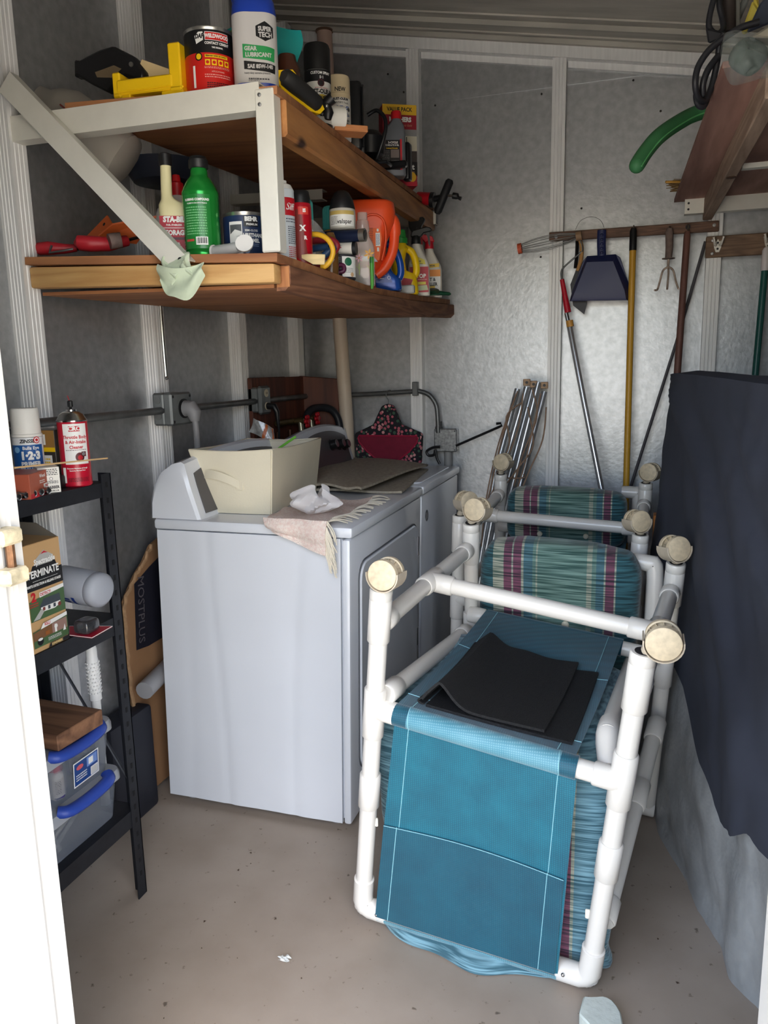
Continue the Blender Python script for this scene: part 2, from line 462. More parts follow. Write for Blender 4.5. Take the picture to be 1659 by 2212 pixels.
# strike keeper on the left jamb
sk = MB()
sk.box((-.803, .752, 1.135), (-.760, .79, 1.156), .004)
sk.box((-.803, .752, 1.083), (-.756, .79, 1.104), .004)
sk.box((-.803, .765, 1.10), (-.79, .79, 1.14), .002)
so = struct('strike_keeper', sk, mat('ivory_paint_worn', (228, 214, 180), .45, .1, (60, .5, 5)), t1, 30)
struct('latch_bar', MB().tube([(-.772, .775, 1.104), (-.772, .775, 1.136)], .006, 10), mat('rusty_steel', (150, 110, 80), .5, .7, (80, .6, 4)), so, 30)
for z in (1.146, 1.094):
    struct('screw', MB().lathe([(.001, 0), (.004, 0), (.004, .002), (.001, .003)], 10, M=Matrix.Translation((-.784, .752, z)) @ Matrix.Rotation(PI / 2, 4, 'X')), mat('screw_steel', (150, 150, 150), .4, .8), so, 30)
# ------------------------------------------------------------------ dryer and washer
M_appl = mat('white_enamel', (222, 226, 232), 0.28, 0, (2.5, .05, 3), coat=.3)
M_grey = mat('grey_console', (92, 90, 92), 0.35, .2)
M_dark = mat('dark_gap', (25, 25, 27), .7)
M_chrome = mat('chrome', (200, 200, 200), .18, 1.0)
def lean(mb, kx=.022, ky=.012):
    for p in mb.v: p.x += kx * p.z; p.y += ky * p.z
    return mb
def appliance(name, label, cat, y0, y1, dents, door):
    L = (-1.383, y0, 0)
    t = thing(name, label, cat, L)
    W = y1 - y0; D = .618
    mb = MB()
    mb.box((.01, .012, .03), (.595, W - .012, .885), .004)
    if dents:
        def side(u, v):
            x = .004 + u * .59; z = .025 + v * .862
            d = 0
            for xc, wd, h in dents:
                c = xc + .03 * math.sin(v * 2.2 + xc * 9)
                d += h * math.exp(-((x - c) / wd) ** 2)
            d += .0015 * math.exp(-(((x - .43) / .03) ** 2 + ((z - .66) / .1) ** 2)) * 2
            return (x, d, z)
        mb.grid(side, 48, 24, thick=.012)
    else:
        mb.box((.004, 0, .025), (.594, .012, .887), .003)
    mb.box((.004, W - .012, .025), (.594, W, .887), .003)
    obj('cabinet', lean(mb), M_appl, t)
    fr = MB().box((.598, .001, .022), (.622, W - .001, .885), .008, seg=2)
    f = obj('front_panel', lean(fr), M_appl, t)
    if door:
        dm = MB()
        poly = rrect(.07, W - .06, .16, .80, .05, 5)
        M = Matrix(((0, 0, 1, 0), (1, 0, 0, 0), (0, 1, 0, 0), (0, 0, 0, 1)))
        dm.prism(poly, .622, .631, M=M, bev=.004)
        d = obj('door', lean(dm), M_appl, t)
        gm = MB()
        pts = [(.624, p[0], p[1]) for p in rrect(.066, W - .056, .156, .804, .053, 5)]
        gm.tube(pts, .0022, 6, closed=True)
        obj('door_gap', lean(gm), mat('grey_gap', (90, 92, 96), .6), d)
        for z in (.68, .34):
            hm = MB().box((.624, W - .064, z), (.634, W - .052, z + .07), .002)
            obj('hinge', lean(hm), M_chrome, d)
    top = MB().box((-.004, -.004, .889), (.63, W + .002, .921), .009, seg=2)
    obj('worktop', lean(top), M_appl, t)
    if not door:
        lid = MB()
        lid.prism(rrect(.20, .60, .05, W - .05, .03), .921, .926, bev=.002)
        obj('lid', lean(lid), M_appl, t)
    # console: white shell with an arched top, dark sloping face
    H = lambda u: .165 + .028 * math.sin(PI * u)
    def ring(u, y):
        k = H(u) / .17
        pr = [(-.02, .92), (-.018, .975), (-.006, 1.022), (.020, 1.062), (.058, 1.088), (.088, 1.096), (.10, 1.090), (.118, 1.02), (.15, .92)]
        return [(x, y, .92 + (z - .92) * k) for x, z in pr]
    n = 14
    rings = [[(.06 + (x - .06) * .9, .004, .93 + (z - .93) * .86) for x, y, z in ring(0, 0)]]
    rings += [ring(i / n, .012 + (W - .024) * i / n) for i in range(n + 1)]
    rings += [[(.06 + (x - .06) * .9, W - .004, .93 + (z - .93) * .86) for x, y, z in ring(1, 0)]]
    cs = obj('console', lean(MB().loft(rings)), M_appl, t, 40)
    def face(u, v):
        y = .045 + (W - .09) * u
        arch = 1 - .10 * (abs(2 * u - 1) ** 4)
        zt = .935 + (.92 + (1.072 - .92) * H(u) / .17 - .935) * v * arch
        q = (zt - .92) / (H(u) / .17)
        if q < .10: x = .15 - (q / .10) * .032
        else: x = .118 - (q - .10) / .068 * .018
        return (x + .0035, y, zt)
    fc = obj('control_face', lean(MB().grid(face, 16, 8, thick=.003)), M_grey, cs, 40)
    t['W'] = W
    return t, fc, face
dryer, dface, dfn = appliance('clothes_dryer', 'white clothes dryer nearest the door with fabric bin on top', 'dryer', 1.92, 2.655,
                              [(.19, .010, .003), (.215, .05, -.002), (.47, .013, .0025), (.5, .06, -.0025), (.07, .02, .0015)], True)
washer, wface, wfn = appliance('washing_machine', 'white top-load washing machine behind the dryer with brown mat on lid', 'washing machine', 2.672, 3.262, None, False)
def feet(t, W):
    for x in (.06, .56):
        for y in (.05, W - .05):
            obj('foot', MB().lathe([(.018, 0), (.02, .006), (.012, .012), (.01, .03)], 12, M=Matrix.Translation((x, y, 0))), mat('grey_plastic', (150, 150, 150), .5), t)
feet(dryer, .735); feet(washer, .59)
# washer knobs on its dark face
for u in (.62, .78, .90):
    p = V(wfn(u, .62)); q = V(wfn(u, .40)); up = (p - q).normalized(); nrm = up.cross(V((0, 1, 0))).normalized()
    if nrm.x < 0: nrm = -nrm
    p.x += .022 * p.z; p.y += .012 * p.z
    M = Matrix.Translation(p) @ nrm.to_track_quat('Z', 'Y').to_matrix().to_4x4()
    k = MB().lathe([(.026, 0), (.026, .004), (.021, .006), (.019, .026), (.016, .028)], 20, M=M)
    o = obj('knob', k, [mat('black_knob', (28, 28, 30), .35)], washer)
    obj('knob_cap', MB().lathe([(.0165, .0275), (.0165, .0295), (.012, .030)], 20, M=M), mat('silver_cap', (150, 150, 152), .3, .8), o)
# round swirl badge on the washer front
bp = plane((.6235 + .022 * .80, .075, .80), (0, 1, 0), (0, 0, 1))
bm_ = MB(); disc(bm_, bp, 0, 0, .022, 0, 28)
for k in range(4):
    pts = [(-.015 + .006 * k + .004 * math.sin(s * .6), -.012 + .004 * s) for s in range(7)]
    for a, b in zip(pts[:-1], pts[1:]):
        polyp(bm_, off(lambda x, y: bp(x, y) + V((.0006, 0, 0)), 0, 0), [(a[0] - .0012, a[1]), (a[0] + .0012, a[1]), (b[0] + .0012, b[1]), (b[0] - .0012, b[1])], 1)
flatobj('badge', bm_, [mat('badge_grey', (110, 112, 118), .3, .6), WHITE], washer)
# ------------------------------------------------------------------ wooden corner shelf
W_pine = wood('yellow_pine', (216, 176, 116), (188, 142, 86), 0, 11, .6, 2.2, 7)
W_pineY = wood('stained_pine', (196, 138, 82), (146, 94, 52), 1, 9, .55, 2.4, 6)
W_rim = wood('brown_rim_wood', (158, 110, 80), (106, 68, 48), 1, 13, .75, 3.4)
W_ply = wood('plywood_underside', (176, 122, 80), (134, 84, 54), 0, 7, .7, 2.0)
W_end = wood('end_grain', (186, 128, 80), (140, 86, 50), 2, 16, .7, 3.0)
M_alu = mat('cream_aluminium', (228, 226, 216), .45, .15, (20, .06, 4, (1, 1, 1)))
SH = (-1.45, 1.62, 1.60)
shelf = thing('corner_shelf', 'two-deck wooden corner shelf hung above the washer and dryer', 'shelf', SH)
def sp(name, mb, m, par=None, sm=25): return obj(name, mb, m, par or shelf, sm, SH)
def upx(y): return -.75 - .0609 * (y - 1.62)
def z_up(x, y): return 1.940 + .040 * (y - 1.62) + .055 * (-.75 - x)
def lox(y): return -.765 - .012 * (y - 1.6)
def z_loe(y):
    k = [(1.6, 1.602), (1.85, 1.598), (2.25, 1.588), (2.75, 1.603), (3.39, 1.632)]
    for (a, za), (b, zb) in zip(k[:-1], k[1:]):
        if y <= b: return za + (zb - za) * (y - a) / (b - a)
    return k[-1][1]
def z_lo(x, y): return z_loe(y) + .05 * (-.765 - x)
def deckgrid(zf, xf, y0, y1, x0, th):
    def f(u, v):
        y = y0 + (y1 - y0) * v; x = x0 + (xf(y) - x0) * u
        return (x, y, zf(x, y))
    return MB().grid(f, 6, 14, thick=th)
sp('upper_deck', deckgrid(z_up, upx, 1.605, 3.33, -1.29, .016), W_ply)
sp('lower_deck', deckgrid(z_lo, lox, 1.602, 3.33, -1.447, .018), W_ply)
# upper long rim
def rimloft(xf, zf, y0, y1, xo, xi, top, bot, ch, n=12):
    rings = []
    for i in range(n + 1):
        y = y0 + (y1 - y0) * i / n; e = xf(y); z = zf(y)
        rings.append([(e - xi, y, z + top), (e + xo - .003, y, z + top), (e + xo, y, z + top - .003), (e + xo, y, z + bot + ch), (e + xo - ch, y, z + bot), (e - xi, y, z + bot)])
    return MB().loft(rings)
sp('upper_rim', rimloft(upx, lambda y: 1.940 + .040 * (y - 1.62), 1.645, 3.335, .004, .034, -.017, -.092, .006), W_pineY)
sp('lower_rim', rimloft(lox, z_loe, 1.655, 3.385, .006, .03, -.019, -.074, .014), W_rim)
sp('rim_end', MB().box((-.794, 1.6535, 1.535), (-.762, 1.6555, 1.580)), W_end)
# front rail (a 2x4) under the lower deck
fr = MB().hexa([(-1.447, 1.612, 1.563), (-.779, 1.612, 1.541), (-.779, 1.650, 1.541), (-1.447, 1.650, 1.563),
                (-1.447, 1.612, 1.614), (-.779, 1.612, 1.583), (-.779, 1.650, 1.583), (-1.447, 1.650, 1.614)], .005, seg=2)
sp('front_rail', fr, W_pine)
sp('bottom_skin', MB().hexa([(-1.447, 1.651, 1.548), (-.80, 1.651, 1.534), (-.815, 3.33, 1.560), (-1.447, 3.33, 1.575), (-1.447, 1.651, 1.556), (-.80, 1.651, 1.542), (-.815, 3.33, 1.568), (-1.447, 3.33, 1.583)]), W_ply)
# inner joists under both decks
for y in (2.2, 2.75):
    sp('joist', MB().box((-1.44, y, 1.583), (-.80, y + .036, z_lo(-.8, y) - .02)), W_pine)
# aluminium bar, post, brace, crossmembers
def chan(x0, z0, x1, z1, y, h, d=.04, t=.003):
    """channel in the xz plane: web faces -y, flanges go back"""
    mb = MB()
    a, b = V((x0, y, z0)), V((x1, y, z1)); u = (b - a).normalized(); v = V((-u.z, 0, u.x)) * h
    if v.z < 0: v = -v
    for o0, o1, dd in ((V((0, 0, 0)), v, (0, t)), (V((0, 0, 0)), v.normalized() * t, (t, d)), (v - v.normalized() * t, v, (t, d))):
        p = [a + o0 + V((0, dd[0], 0)), b + o0 + V((0, dd[0], 0)), b + o0 + V((0, dd[1], 0)), a + o0 + V((0, dd[1], 0)),
             a + o1 + V((0, dd[0], 0)), b + o1 + V((0, dd[0], 0)), b + o1 + V((0, dd[1], 0)), a + o1 + V((0, dd[1], 0))]
        mb.hexa(p)
    return mb
sp('front_bar', chan(-1.452, 1.902, -.792, 1.896, 1.604, .056), M_alu)
po_ = sp('post', MB().box((-.802, 1.602, 1.605), (-.758, 1.640, 1.938), .003), M_alu)
for z in (1.925, 1.906):
    sp('screw', MB().lathe([(.0005, 0), (.0042, 0), (.004, .0016), (.001, .0026)], 12, M=Matrix.Translation((-.790, 1.602, z)) @ Matrix.Rotation(PI / 2, 4, 'X')), mat('screw_steel', (150, 150, 150), .4, .8), po_)
br = MB()
a, b = V((-1.448, 1.575, 2.005)), V((-1.005, 1.575, 1.560))
u = (b - a).normalized(); n = V((-u.z, 0, u.x)); n = n if n.z > 0 else -n
for o0, o1, y0, y1 in ((0, .052, 1.575, 1.578), (.049, .052, 1.578, 1.600), (0, .003, 1.578, 1.600)):
    br.hexa([V((q.x, y, q.z)) + n * o for o in (o0, o1) for q, y in ((a, y0), (b, y0), (b, y1), (a, y1))])
bo = sp('diagonal_brace', br, M_alu)
for s, o in ((-.014, .016), (-.018, .036)):
    q = b + u * s + n * o
    sp('bolt_hole', MB().lathe([(.0005, 0), (.006, 0), (.006, .001), (.0005, .001)], 12, M=Matrix.Translation((q.x, 1.5745, q.z)) @ Matrix.Rotation(PI / 2, 4, 'X')), BLACK, bo)
sp('crossmember', chan(-1.45, 1.950, -1.086, 1.938, 2.66, .034, .045), M_alu)
for x0, x1, z0, z1, zz in ((-1.45, -.823, 1.578, 1.566, .045), (-1.45, -.838, 1.955, 1.938, .05)):
    led = sp('ledger', chan(x0, z0, x1, z1, 3.30, zz, .04), M_alu)
    for xx, dz in ((x0 + .012 + .0, .012), (x0 + .012, .032), (x1 - .06, .012), (x1 - .06, .03)):
        sp('bolt_hole', MB().lathe([(.0005, 0), (.0045, 0), (.0045, .001), (.0005, .001)], 10, M=Matrix.Translation((xx, 3.2995, (z0 if xx < -1.2 else z1) + dz)) @ Matrix.Rotation(PI / 2, 4, 'X')), BLACK, led)
# pressed steel bracket under the lower deck, on the second stud
M_steel = mat('zinc_steel', (176, 178, 176), .25, .9, (40, .2, 3))
bk = MB()
bk.tube(smoothpath([(-1.099,2.157,1.581), (-1.268,2.157,1.588), (-1.391,2.157,1.594), (-1.426,2.157,1.593), (-1.439,2.157,1.578), (-1.44,2.157,1.472), (-1.438,2.157,1.33)], 5), .0065, 8, flat=.6)
bk.tube([(-1.126,2.157,1.585), (-1.429,2.157,1.6)], .004, 8)
sp('steel_bracket', bk, M_steel)
for q in ((-1.096,2.15,1.582), (-1.434,2.15,1.332)):
    sp('screw', MB().sphere(q, .006, 6), M_steel)
# torn cloth tied round the foot of the brace
M_rag = mat('pale_green_cloth', (196, 208, 182), .9, 0, (20, .15, 4), (55, .5))
def rag(u, v):
    a = 2 * PI * u
    r = .030 + .008 * math.sin(3 * a + 5 * v) + .006 * math.sin(7 * a + 2 * v)
    w = math.sin(PI * min(max(v, .02), .98)) ** .45
    c = V((-.995, 1.578, 1.578)) + V((.062, .002, -.05)) * (v - .45)
    return c + V((math.cos(a) * .8, math.sin(a) * .75, math.cos(a) * .35 + math.sin(a) * .2)) * r * w + V((.01 * math.sin(9 * v + a), 0, .012 * math.sin(6 * v + 2 * a)))
RG = (-.995, 1.578, 1.56)
rg = thing('rag', 'pale green cloth rag bunched at the foot of the white diagonal brace', 'rag', RG)
obj('rag_bundle', MB().grid(rag, 40, 18), M_rag, rg, 60, RG)
flap = MB().grid(lambda u, v: V((-1.045 + .115 * u, 1.566 - .010 * math.sin(PI * u) - .006 * math.sin(5 * u + 6 * v), 1.590 - .012 * math.sin(3 * u) - (.035 + .035 * math.sin(PI * u) + .006 * math.sin(11 * u)) * v)), 20, 10, thick=.002)
obj('rag_flap', flap, M_rag, rg, 60, RG)
# ------------------------------------------------------------------ fabric bin on the dryer
M_bin = mat('cream_canvas', (232, 224, 200), .85, 0, (7, .07, 5), (160, .15))
BN = (-1.13, 2.26, .924)
bn = thing('storage_bin', 'cream fabric storage bin with cloth handle standing on the dryer', 'bin', BN)
bt = [(-1.235, 2.047, .924), (-1.040, 2.052, .924), (-1.075, 2.470, .924), (-1.262, 2.470, .924)]
tp = [(-1.284, 2.018, 1.118), (-1.012, 2.020, 1.121), (-1.062, 2.505, 1.110), (-1.350, 2.505, 1.106)]
def shr(q, k):
    c = sum((V(p) for p in q), V()) / 4
    return [V(p) + (c - V(p)).normalized() * k for p in q]
def binwall(i):
    j = (i + 1) % 4; a, b, c, d = V(bt[i]), V(bt[j]), V(tp[j]), V(tp[i])
    def f(u, v):
        p = (a.lerp(b, u)).lerp(d.lerp(c, u), v)
        cen = V((-1.15, 2.26, p.z)); dr = (p - cen).normalized()
        return p + dr * (.006 * math.sin(PI * u) * math.sin(PI * v)) + V((0, 0, -.006 * math.sin(PI * u) * v))
    return MB().grid(f, 12, 8, thick=-.004)
for i, nm in enumerate(('near_wall', 'front_wall', 'far_wall', 'back_wall')): obj('side_wall', binwall(i), M_bin, bn, 40, BN)
obj('bottom', MB().hexa([V(p) + V((0, 0, 0)) for p in bt] + [V(p) + V((0, 0, .006)) for p in bt]), M_bin, bn, 30, BN)
rim = [V(p) + V((0, 0, .0)) for p in tp]
rp_ = []
for i in range(4):
    for k in range(5):
        q = rim[i].lerp(rim[(i + 1) % 4], k / 5); rp_.append(q + V((0, 0, -.006 * math.sin(PI * k / 5))))
obj('rim_piping', MB().tube(rp_, .0035, 8, closed=True), M_bin, bn, 60, BN)
hd = MB().grid(lambda u, v: V((-1.241 + .115 * u, 2.026 - .013 * math.sin(PI * u), 1.058 - .026 * v - .03 * u + .012 * math.sin(PI * u))), 14, 2, thick=.003)
obj('handle', hd, M_bin, bn, 50, BN)
obj('handle_patch', MB().box((-1.246, 2.024, 1.034), (-1.218, 2.033, 1.060), .001), M_bin, bn, 30, BN)
obj('handle_patch', MB().box((-1.138, 2.024, .998), (-1.114, 2.034, 1.036), .001), M_bin, bn, 30, BN)
# green stick and clear bag poking out of the bin
tag(obj('garden_stake', MB().box((-.004, -.002, -.07), (.004, .002, .055), .001, M=Matrix.Translation((-1.135, 2.36, 1.10)) @ Matrix.Rotation(math.radians(58), 4, 'Y')), mat('lime_plastic', (120, 200, 70), .45)), 'lime green plastic strip poking out of the fabric bin', 'stick')
pb = MB().grid(lambda u, v: V((-1.20 + .13 * u, 2.40 + .03 * math.sin(4 * u), 1.005 + .05 * v * (1 - .6 * u) + .006 * math.sin(9 * u + 3 * v))), 10, 6, thick=.001)
tag(obj('clear_bag', pb, mat('clear_film', (225, 228, 225), .15, 0, trans=.85, alpha=.6)), 'crumpled clear plastic bag inside the cream fabric bin', 'bag')
# printed clear wrapper standing at the back of the bin
wr = thing('wrapper', 'clear plastic wrapper with orange stripe behind the bin', 'wrapper', (-1.29, 2.60, .921))
wp = [(-1.325,2.52,1.18), (-1.247,2.52,1.142), (-1.252,2.52,1.092), (-1.349,2.52,1.13)]
wp = [V(p) for p in wp]
def wrf(u, v):
    p = (wp[3].lerp(wp[2], u)).lerp(wp[0].lerp(wp[1], u), v)
    return p + V((0, .006 * math.sin(7 * u + 4 * v), 0))
obj('film', MB().grid(wrf, 12, 8, thick=.001), mat('grey_film', (190, 190, 188), .2, .1, (60, .45, 2)), wr, 60, (-1.29, 2.60, .921))
obj('stripe', MB().grid(lambda u, v: wrf(.56 + .12 * u + .0 * v, v) + V((0, -.002, 0)), 3, 8), mat('orange_print', (190, 100, 50), .4), wr, 60, (-1.29, 2.60, .921))
obj('stripe', MB().grid(lambda u, v: wrf(.93 + .07 * u, v) + V((0, -.002, 0)), 2, 8), mat('orange_print', (190, 100, 50), .4), wr, 60, (-1.29, 2.60, .921))
obj('film_tail', MB().grid(lambda u, v: V((wp[2] + V((-.02 * u, .0, 0))).lerp(V((-1.24, 2.60, .93)), v)), 2, 8, thick=.001), mat('grey_film', (190, 190, 188), .2, .1, (60, .45, 2)), wr, 60, (-1.29, 2.60, .921))
# ------------------------------------------------------------------ mats and bag on the machines
ZT = .922
M_mat = mat('brown_pile', (176, 166, 148), .95, 0, (70, .3, 5), (220, .6))
MT = (-1.0, 2.85, ZT + .005)
mt = thing('bath_mat', 'grey-brown pile mat folded over on the washer lid', 'mat', MT)
A_ = [V((-1.306,2.991,0.935)), V((-1.356,3.17,0.94)), V((-0.8542,3.012,0.945)), V((-0.7851,2.936,0.945))]
def matf(lo):
    def f(u, v):
        # u across the front edge, v from near to far
        n0 = V((-1.092,2.477,0.93)); n1 = V((-0.8646,2.377,0.935)) if lo == 0 else V((-0.7621,2.496,0.93))
        f0 = V((-1.459,3.481,0.93)); f1 = V((-0.8217,3.073,0.93))
        p = (n0.lerp(n1, u)).lerp(f0.lerp(f1, u), v)
        z = ZT + .007 + (.016 if lo == 0 else 0) + (.010 * math.sin(PI * u) * math.sin(PI * (v * .8 + .2)) + .006 * math.sin(5 * u + 4 * v) if lo == 0 else .003 * math.sin(6 * u))
        if lo == 0: z += .022 * math.exp(-((u - .95) / .18) ** 2) * (1 - v) * .8
        return V((p.x, p.y, z + .004))
    return f
obj('upper_fold', MB().grid(matf(0), 24, 16, thick=.008), M_mat, mt, 70, MT)
obj('lower_fold', MB().grid(matf(1), 20, 12, thick=.008), M_mat, mt, 70, MT)
# pink woven rug over the dryer's front corner
M_pink = mat('pink_weave', (226, 200, 190), .95, 0, (120, .22, 3), (300, .8), rgb2=(238, 226, 216))
M_fringe = mat('cotton_fringe', (226, 218, 200), .95)
PR = (-.95, 1.95, ZT)
pr = thing('woven_rug', 'small pink woven rug with fringe hanging over the dryer edge', 'rug', PR)
ya = 1.909
tl, tr = V((-0.987,1.967,0.932)), V((-0.7948,1.939,0.932))
tl.y = tr.y = ya
bl_, bm2, br_ = V((-0.9576,1.898,0.9016)), V((-0.8879,1.897,0.8683)), V((-0.8031,1.897,0.8401))
def rugtop(u, v):
    f0, f1 = V((-1.036,2.228,0.93)), V((-0.8122,2.334,0.93))
    p = tl.lerp(tr, u).lerp(f0.lerp(f1, u), v)
    return V((p.x, p.y, ZT + .012 + .006 * math.sin(8 * u + 5 * v) + .004 * math.sin(13 * v)))
def rughang(u, v):
    a = tl.lerp(tr, u); b = bl_.lerp(bm2, u * 2) if u < .5 else bm2.lerp(br_, u * 2 - 1)
    p = a.lerp(b, v)
    z = p.z + .005
    y = ya - .004 - .010 * math.sin(PI * min(1, v * 1.4)) - .005 * math.sin(9 * u)
    if v < .12: z += .004
    return V((p.x, y, z))
obj('rug_top', MB().grid(rugtop, 22, 14, thick=.006), M_pink, pr, 70, PR)
obj('rug_drape', MB().grid(rughang, 22, 14, thick=.006), M_pink, pr, 70, PR)
fm = MB(); rnd = random.Random(3)
for i in range(26):
    v = i / 25
    p = V(rugtop(1, v)); q = p + V((.03 + .02 * rnd.random(), .03 + .05 * rnd.random(), 0)); q.z = ZT + .004
    fm.tube(smoothpath([p, (p + q) / 2 + V((0, .01 * rnd.uniform(-1, 1), .006)), q], 3), .0018, 5)
for i in range(34):
    v = i / 33
    p = V(rughang(1, v)); q = p + V((.012 + .02 * rnd.random(), -.004 + .004 * rnd.random(), -.045 - .022 * rnd.random()))
    fm.tube(smoothpath([p, (p + q) / 2 + V((.008 * rnd.uniform(0, 1), -.004, .004)), q], 3), .0018, 5)
fo = obj('fringe', fm, M_fringe, pr, 60, PR); fo['kind'] = 'stuff'
def bagf(u, v):
    a = 2 * PI * u; r = .055 * math.sin(PI * (.08 + .86 * v)) ** .7 * (1 + .35 * math.sin(3 * a + 4 * v) + .22 * math.sin(7 * a - 6 * v))
    return V((-.895 + math.cos(a) * r * 1.1 + .02 * v, 2.03 + math.sin(a) * r * .8, ZT + .016 + .065 * v * (1 + .3 * math.sin(2 * a)) ))
tag(obj('plastic_bag', MB().grid(bagf, 40, 14), mat('white_film', (240, 238, 240), .3, 0, alpha=.55)), 'crumpled sheer white plastic bag on the pink rug', 'bag')
# ------------------------------------------------------------------ slotted steel rack by the door
M_rack = mat('black_rack', (38, 40, 46), .5, .3, (40, .3, 4))
RK = (-1.33, 1.20, 0)
rack = thing('shelving_rack', 'black slotted steel shelving rack just inside the door', 'shelf', RK)
def rk(name, mb, m=None, par=None, sm=25): return obj(name, mb, m or M_rack, par or rack, sm, RK)
def post(px, py, sx, sy, h):
    p = MB()
    p.box((px, py, 0), (px - sx * .003, py - sy * .034, h)); p.box((px, py, 0), (px - sx * .034, py - sy * .003, h))
    o = rk('post', p)
    q = MB()
    z = .06
    while z < h - .02:
        for a, b in (((px + sx * .0004, py - sy * .014, z), (px + sx * .0008, py - sy * .021, z + .013)), ((px - sx * .014, py + sy * .0004, z), (px - sx * .021, py + sy * .0008, z + .013))):
            q.box(a, b)
        z += .038
    so_ = rk('slot', q, mat('slot_shadow', (12, 12, 14), .8), o); so_['kind'] = 'stuff'
post(-1.190, 1.523, 1, 1, 1.118); post(-1.470, 1.526, -1, 1, 1.118); post(-1.190, .93, 1, -1, 1.118); post(-1.470, .93, -1, -1, 1.118)
for z, hgt in ((1.098, .034), (.768, .045), (.253, .045)):
    b = MB().box((-1.467, .933, z - .004), (-1.193, 1.520, z))
    b.box((-1.1935, .934, z - hgt), (-1.1915, 1.519, z)); b.box((-1.4685, .934, z - hgt), (-1.4665, 1.519, z))
    b.box((-1.466, 1.519, z - hgt), (-1.194, 1.521, z)); b.box((-1.466, .932, z - hgt), (-1.194, .934, z))
    rk('shelf_board', b)
rk('cross_brace', MB().tube([(-1.462, .97, .74), (-1.462, 1.50, .27)], .006, 6, flat=.4))
rk('cross_brace', MB().tube([(-1.462, .97, .27), (-1.462, 1.50, .72)], .006, 6, flat=.4))
rk('end_brace', MB().tube([(-1.46, 1.524, .72), (-1.20, 1.524, .29)], .005, 6, flat=.5))
# ---- generic aerosol can
def aerosol(name, label, loc, r, h, body, cap, rotz=0.0, group=None, capm=None):
    t = thing(name, label, 'spray can', loc, rotz, group)
    obj('can_body', MB().lathe([(r * .9, 0), (r, .003), (r, .008), (r * .985, .010), (r * .985, h - .004), (r, h - .002), (r * .97, h)], 28), body, t, 40)
    if cap: obj('cap', MB().lathe(cap, 28), capm or WHITE, t, 40)
    return t
def label_on(t, name, r, items, mats, phi=-PI / 2):
    """items: ('band', x0,x1,y0,y1,mi) in arc metres, ('text', body, size, x, y, mi, bold, sx), ('poly', pts, mi), ('disc', x, y, r, mi[, ry])"""
    mb = MB(); lv = 0
    for it in items:
        lv += 1
        pl = wrap(r + .0003 + .00012 * lv, phi)
        paint(mb, pl, it, .004)
    return flatobj(name, mb, mats, t)
def paint(mb, pl, it, step=0.0):
    k = it[0]
    if k == 'band': patch(mb, pl, it[1], it[2], it[3], it[4], it[5], nx=max(1, int((it[2] - it[1]) / .004)))
    elif k == 'text': mb.text(it[1], it[2], off(pl, it[3], it[4]), it[5], bold=it[6] if len(it) > 6 else 0, sx=it[7] if len(it) > 7 else 1, shear=it[8] if len(it) > 8 else 0)
    elif k == 'ltext': mb.text(it[1], it[2], off(pl, it[3], it[4]), it[5], align='LEFT', bold=it[6] if len(it) > 6 else 0, sx=it[7] if len(it) > 7 else 1)
    elif k == 'poly': polyp(mb, pl, it[1], it[2], step)
    elif k == 'disc': disc(mb, pl, it[1], it[2], it[3], it[4], 24, it[5] if len(it) > 5 else None, step)
    elif k == 'lines':
        x0, x1, y0, y1, n, mi = it[1:7]
        rn = random.Random(int(abs(x0 + y0) * 1e5))
        for i in range(n):
            y = y1 - (y1 - y0) * (i + .5) / n; hh = (y1 - y0) / n * .22
            x = x0
            while x < x1:
                ww = rn.uniform(.0015, .005); e = min(x + ww, x1)
                patch(mb, pl, x, e, y - hh, y + hh, mi); x = e + .0012
def facelabel(t, name, o, u, v, n, items, mats):
    mb = MB(); lv = 0; n = V(n).normalized(); o = V(o)
    for it in items:
        lv += 1
        paint(mb, plane(o + n * (.0003 + .00012 * lv), u, v), it)
    return flatobj(name, mb, mats, t)
# red throttle-body cleaner
zs = 1.0985
t = aerosol('cleaner_can', 'red throttle body and air-intake cleaner spray can on rack top shelf', (-1.222, 1.446, zs), .033, .148, ink((186, 22, 48), .3), None, math.radians(38))
obj('dome', MB().lathe([(.033, .147), (.0335, .150), (.031, .153), (.026, .163), (.018, .169), (.013, .170), (.013, .174), (.003, .174)], 24), M_chrome, t, 30)
obj('nozzle', MB().lathe([(.003, .172), (.003, .179), (.006, .180), (.006, .192), (.004, .194)], 12), BLACK, t, 30)
obj('straw', MB().tube([(.0, 0, .19), (-.004, -.001, .205)], .0008, 6), RED, t)
label_on(t, 'label', .033, [('band', -.021, .033, .052, .143, 0), ('poly', [(-.008, .126), (.0165, .126), (.0165, .138), (-.008, .138)], 1), ('text', 'CRC', .0125, .0043, .132, 0, .0006, 1.05),
      ('text', 'Throttle Body', .0102, .005, .113, 1, .0003, .93), ('text', '& Air-Intake', .0102, .006, .102, 1, .0003, .93), ('text', 'Cleaner', .0102, .006, .0905, 1, .0003, .93), ('lines', -.018, .03, .083, .0855, 1, 3),
      ('disc', .012, .068, .010, 3, .0105), ('disc', .0125, .067, .0055, 1), ('band', .016, .027, .069, .080, 3), ('disc', .021, .075, .004, 2),
      ('text', 'Eliminates Hesitation & Rough', .0042, .004, .043, 0, .0001, .9), ('text', 'Restores Normal Flow', .0042, .004, .038, 0, .0001, .9), ('lines', -.018, .028, .012, .022, 4, 3), ('band', -.030, -.022, .01, .045, 0)],
      [WHITE, RED, GREY, ink((90, 26, 34))], -PI / 2)
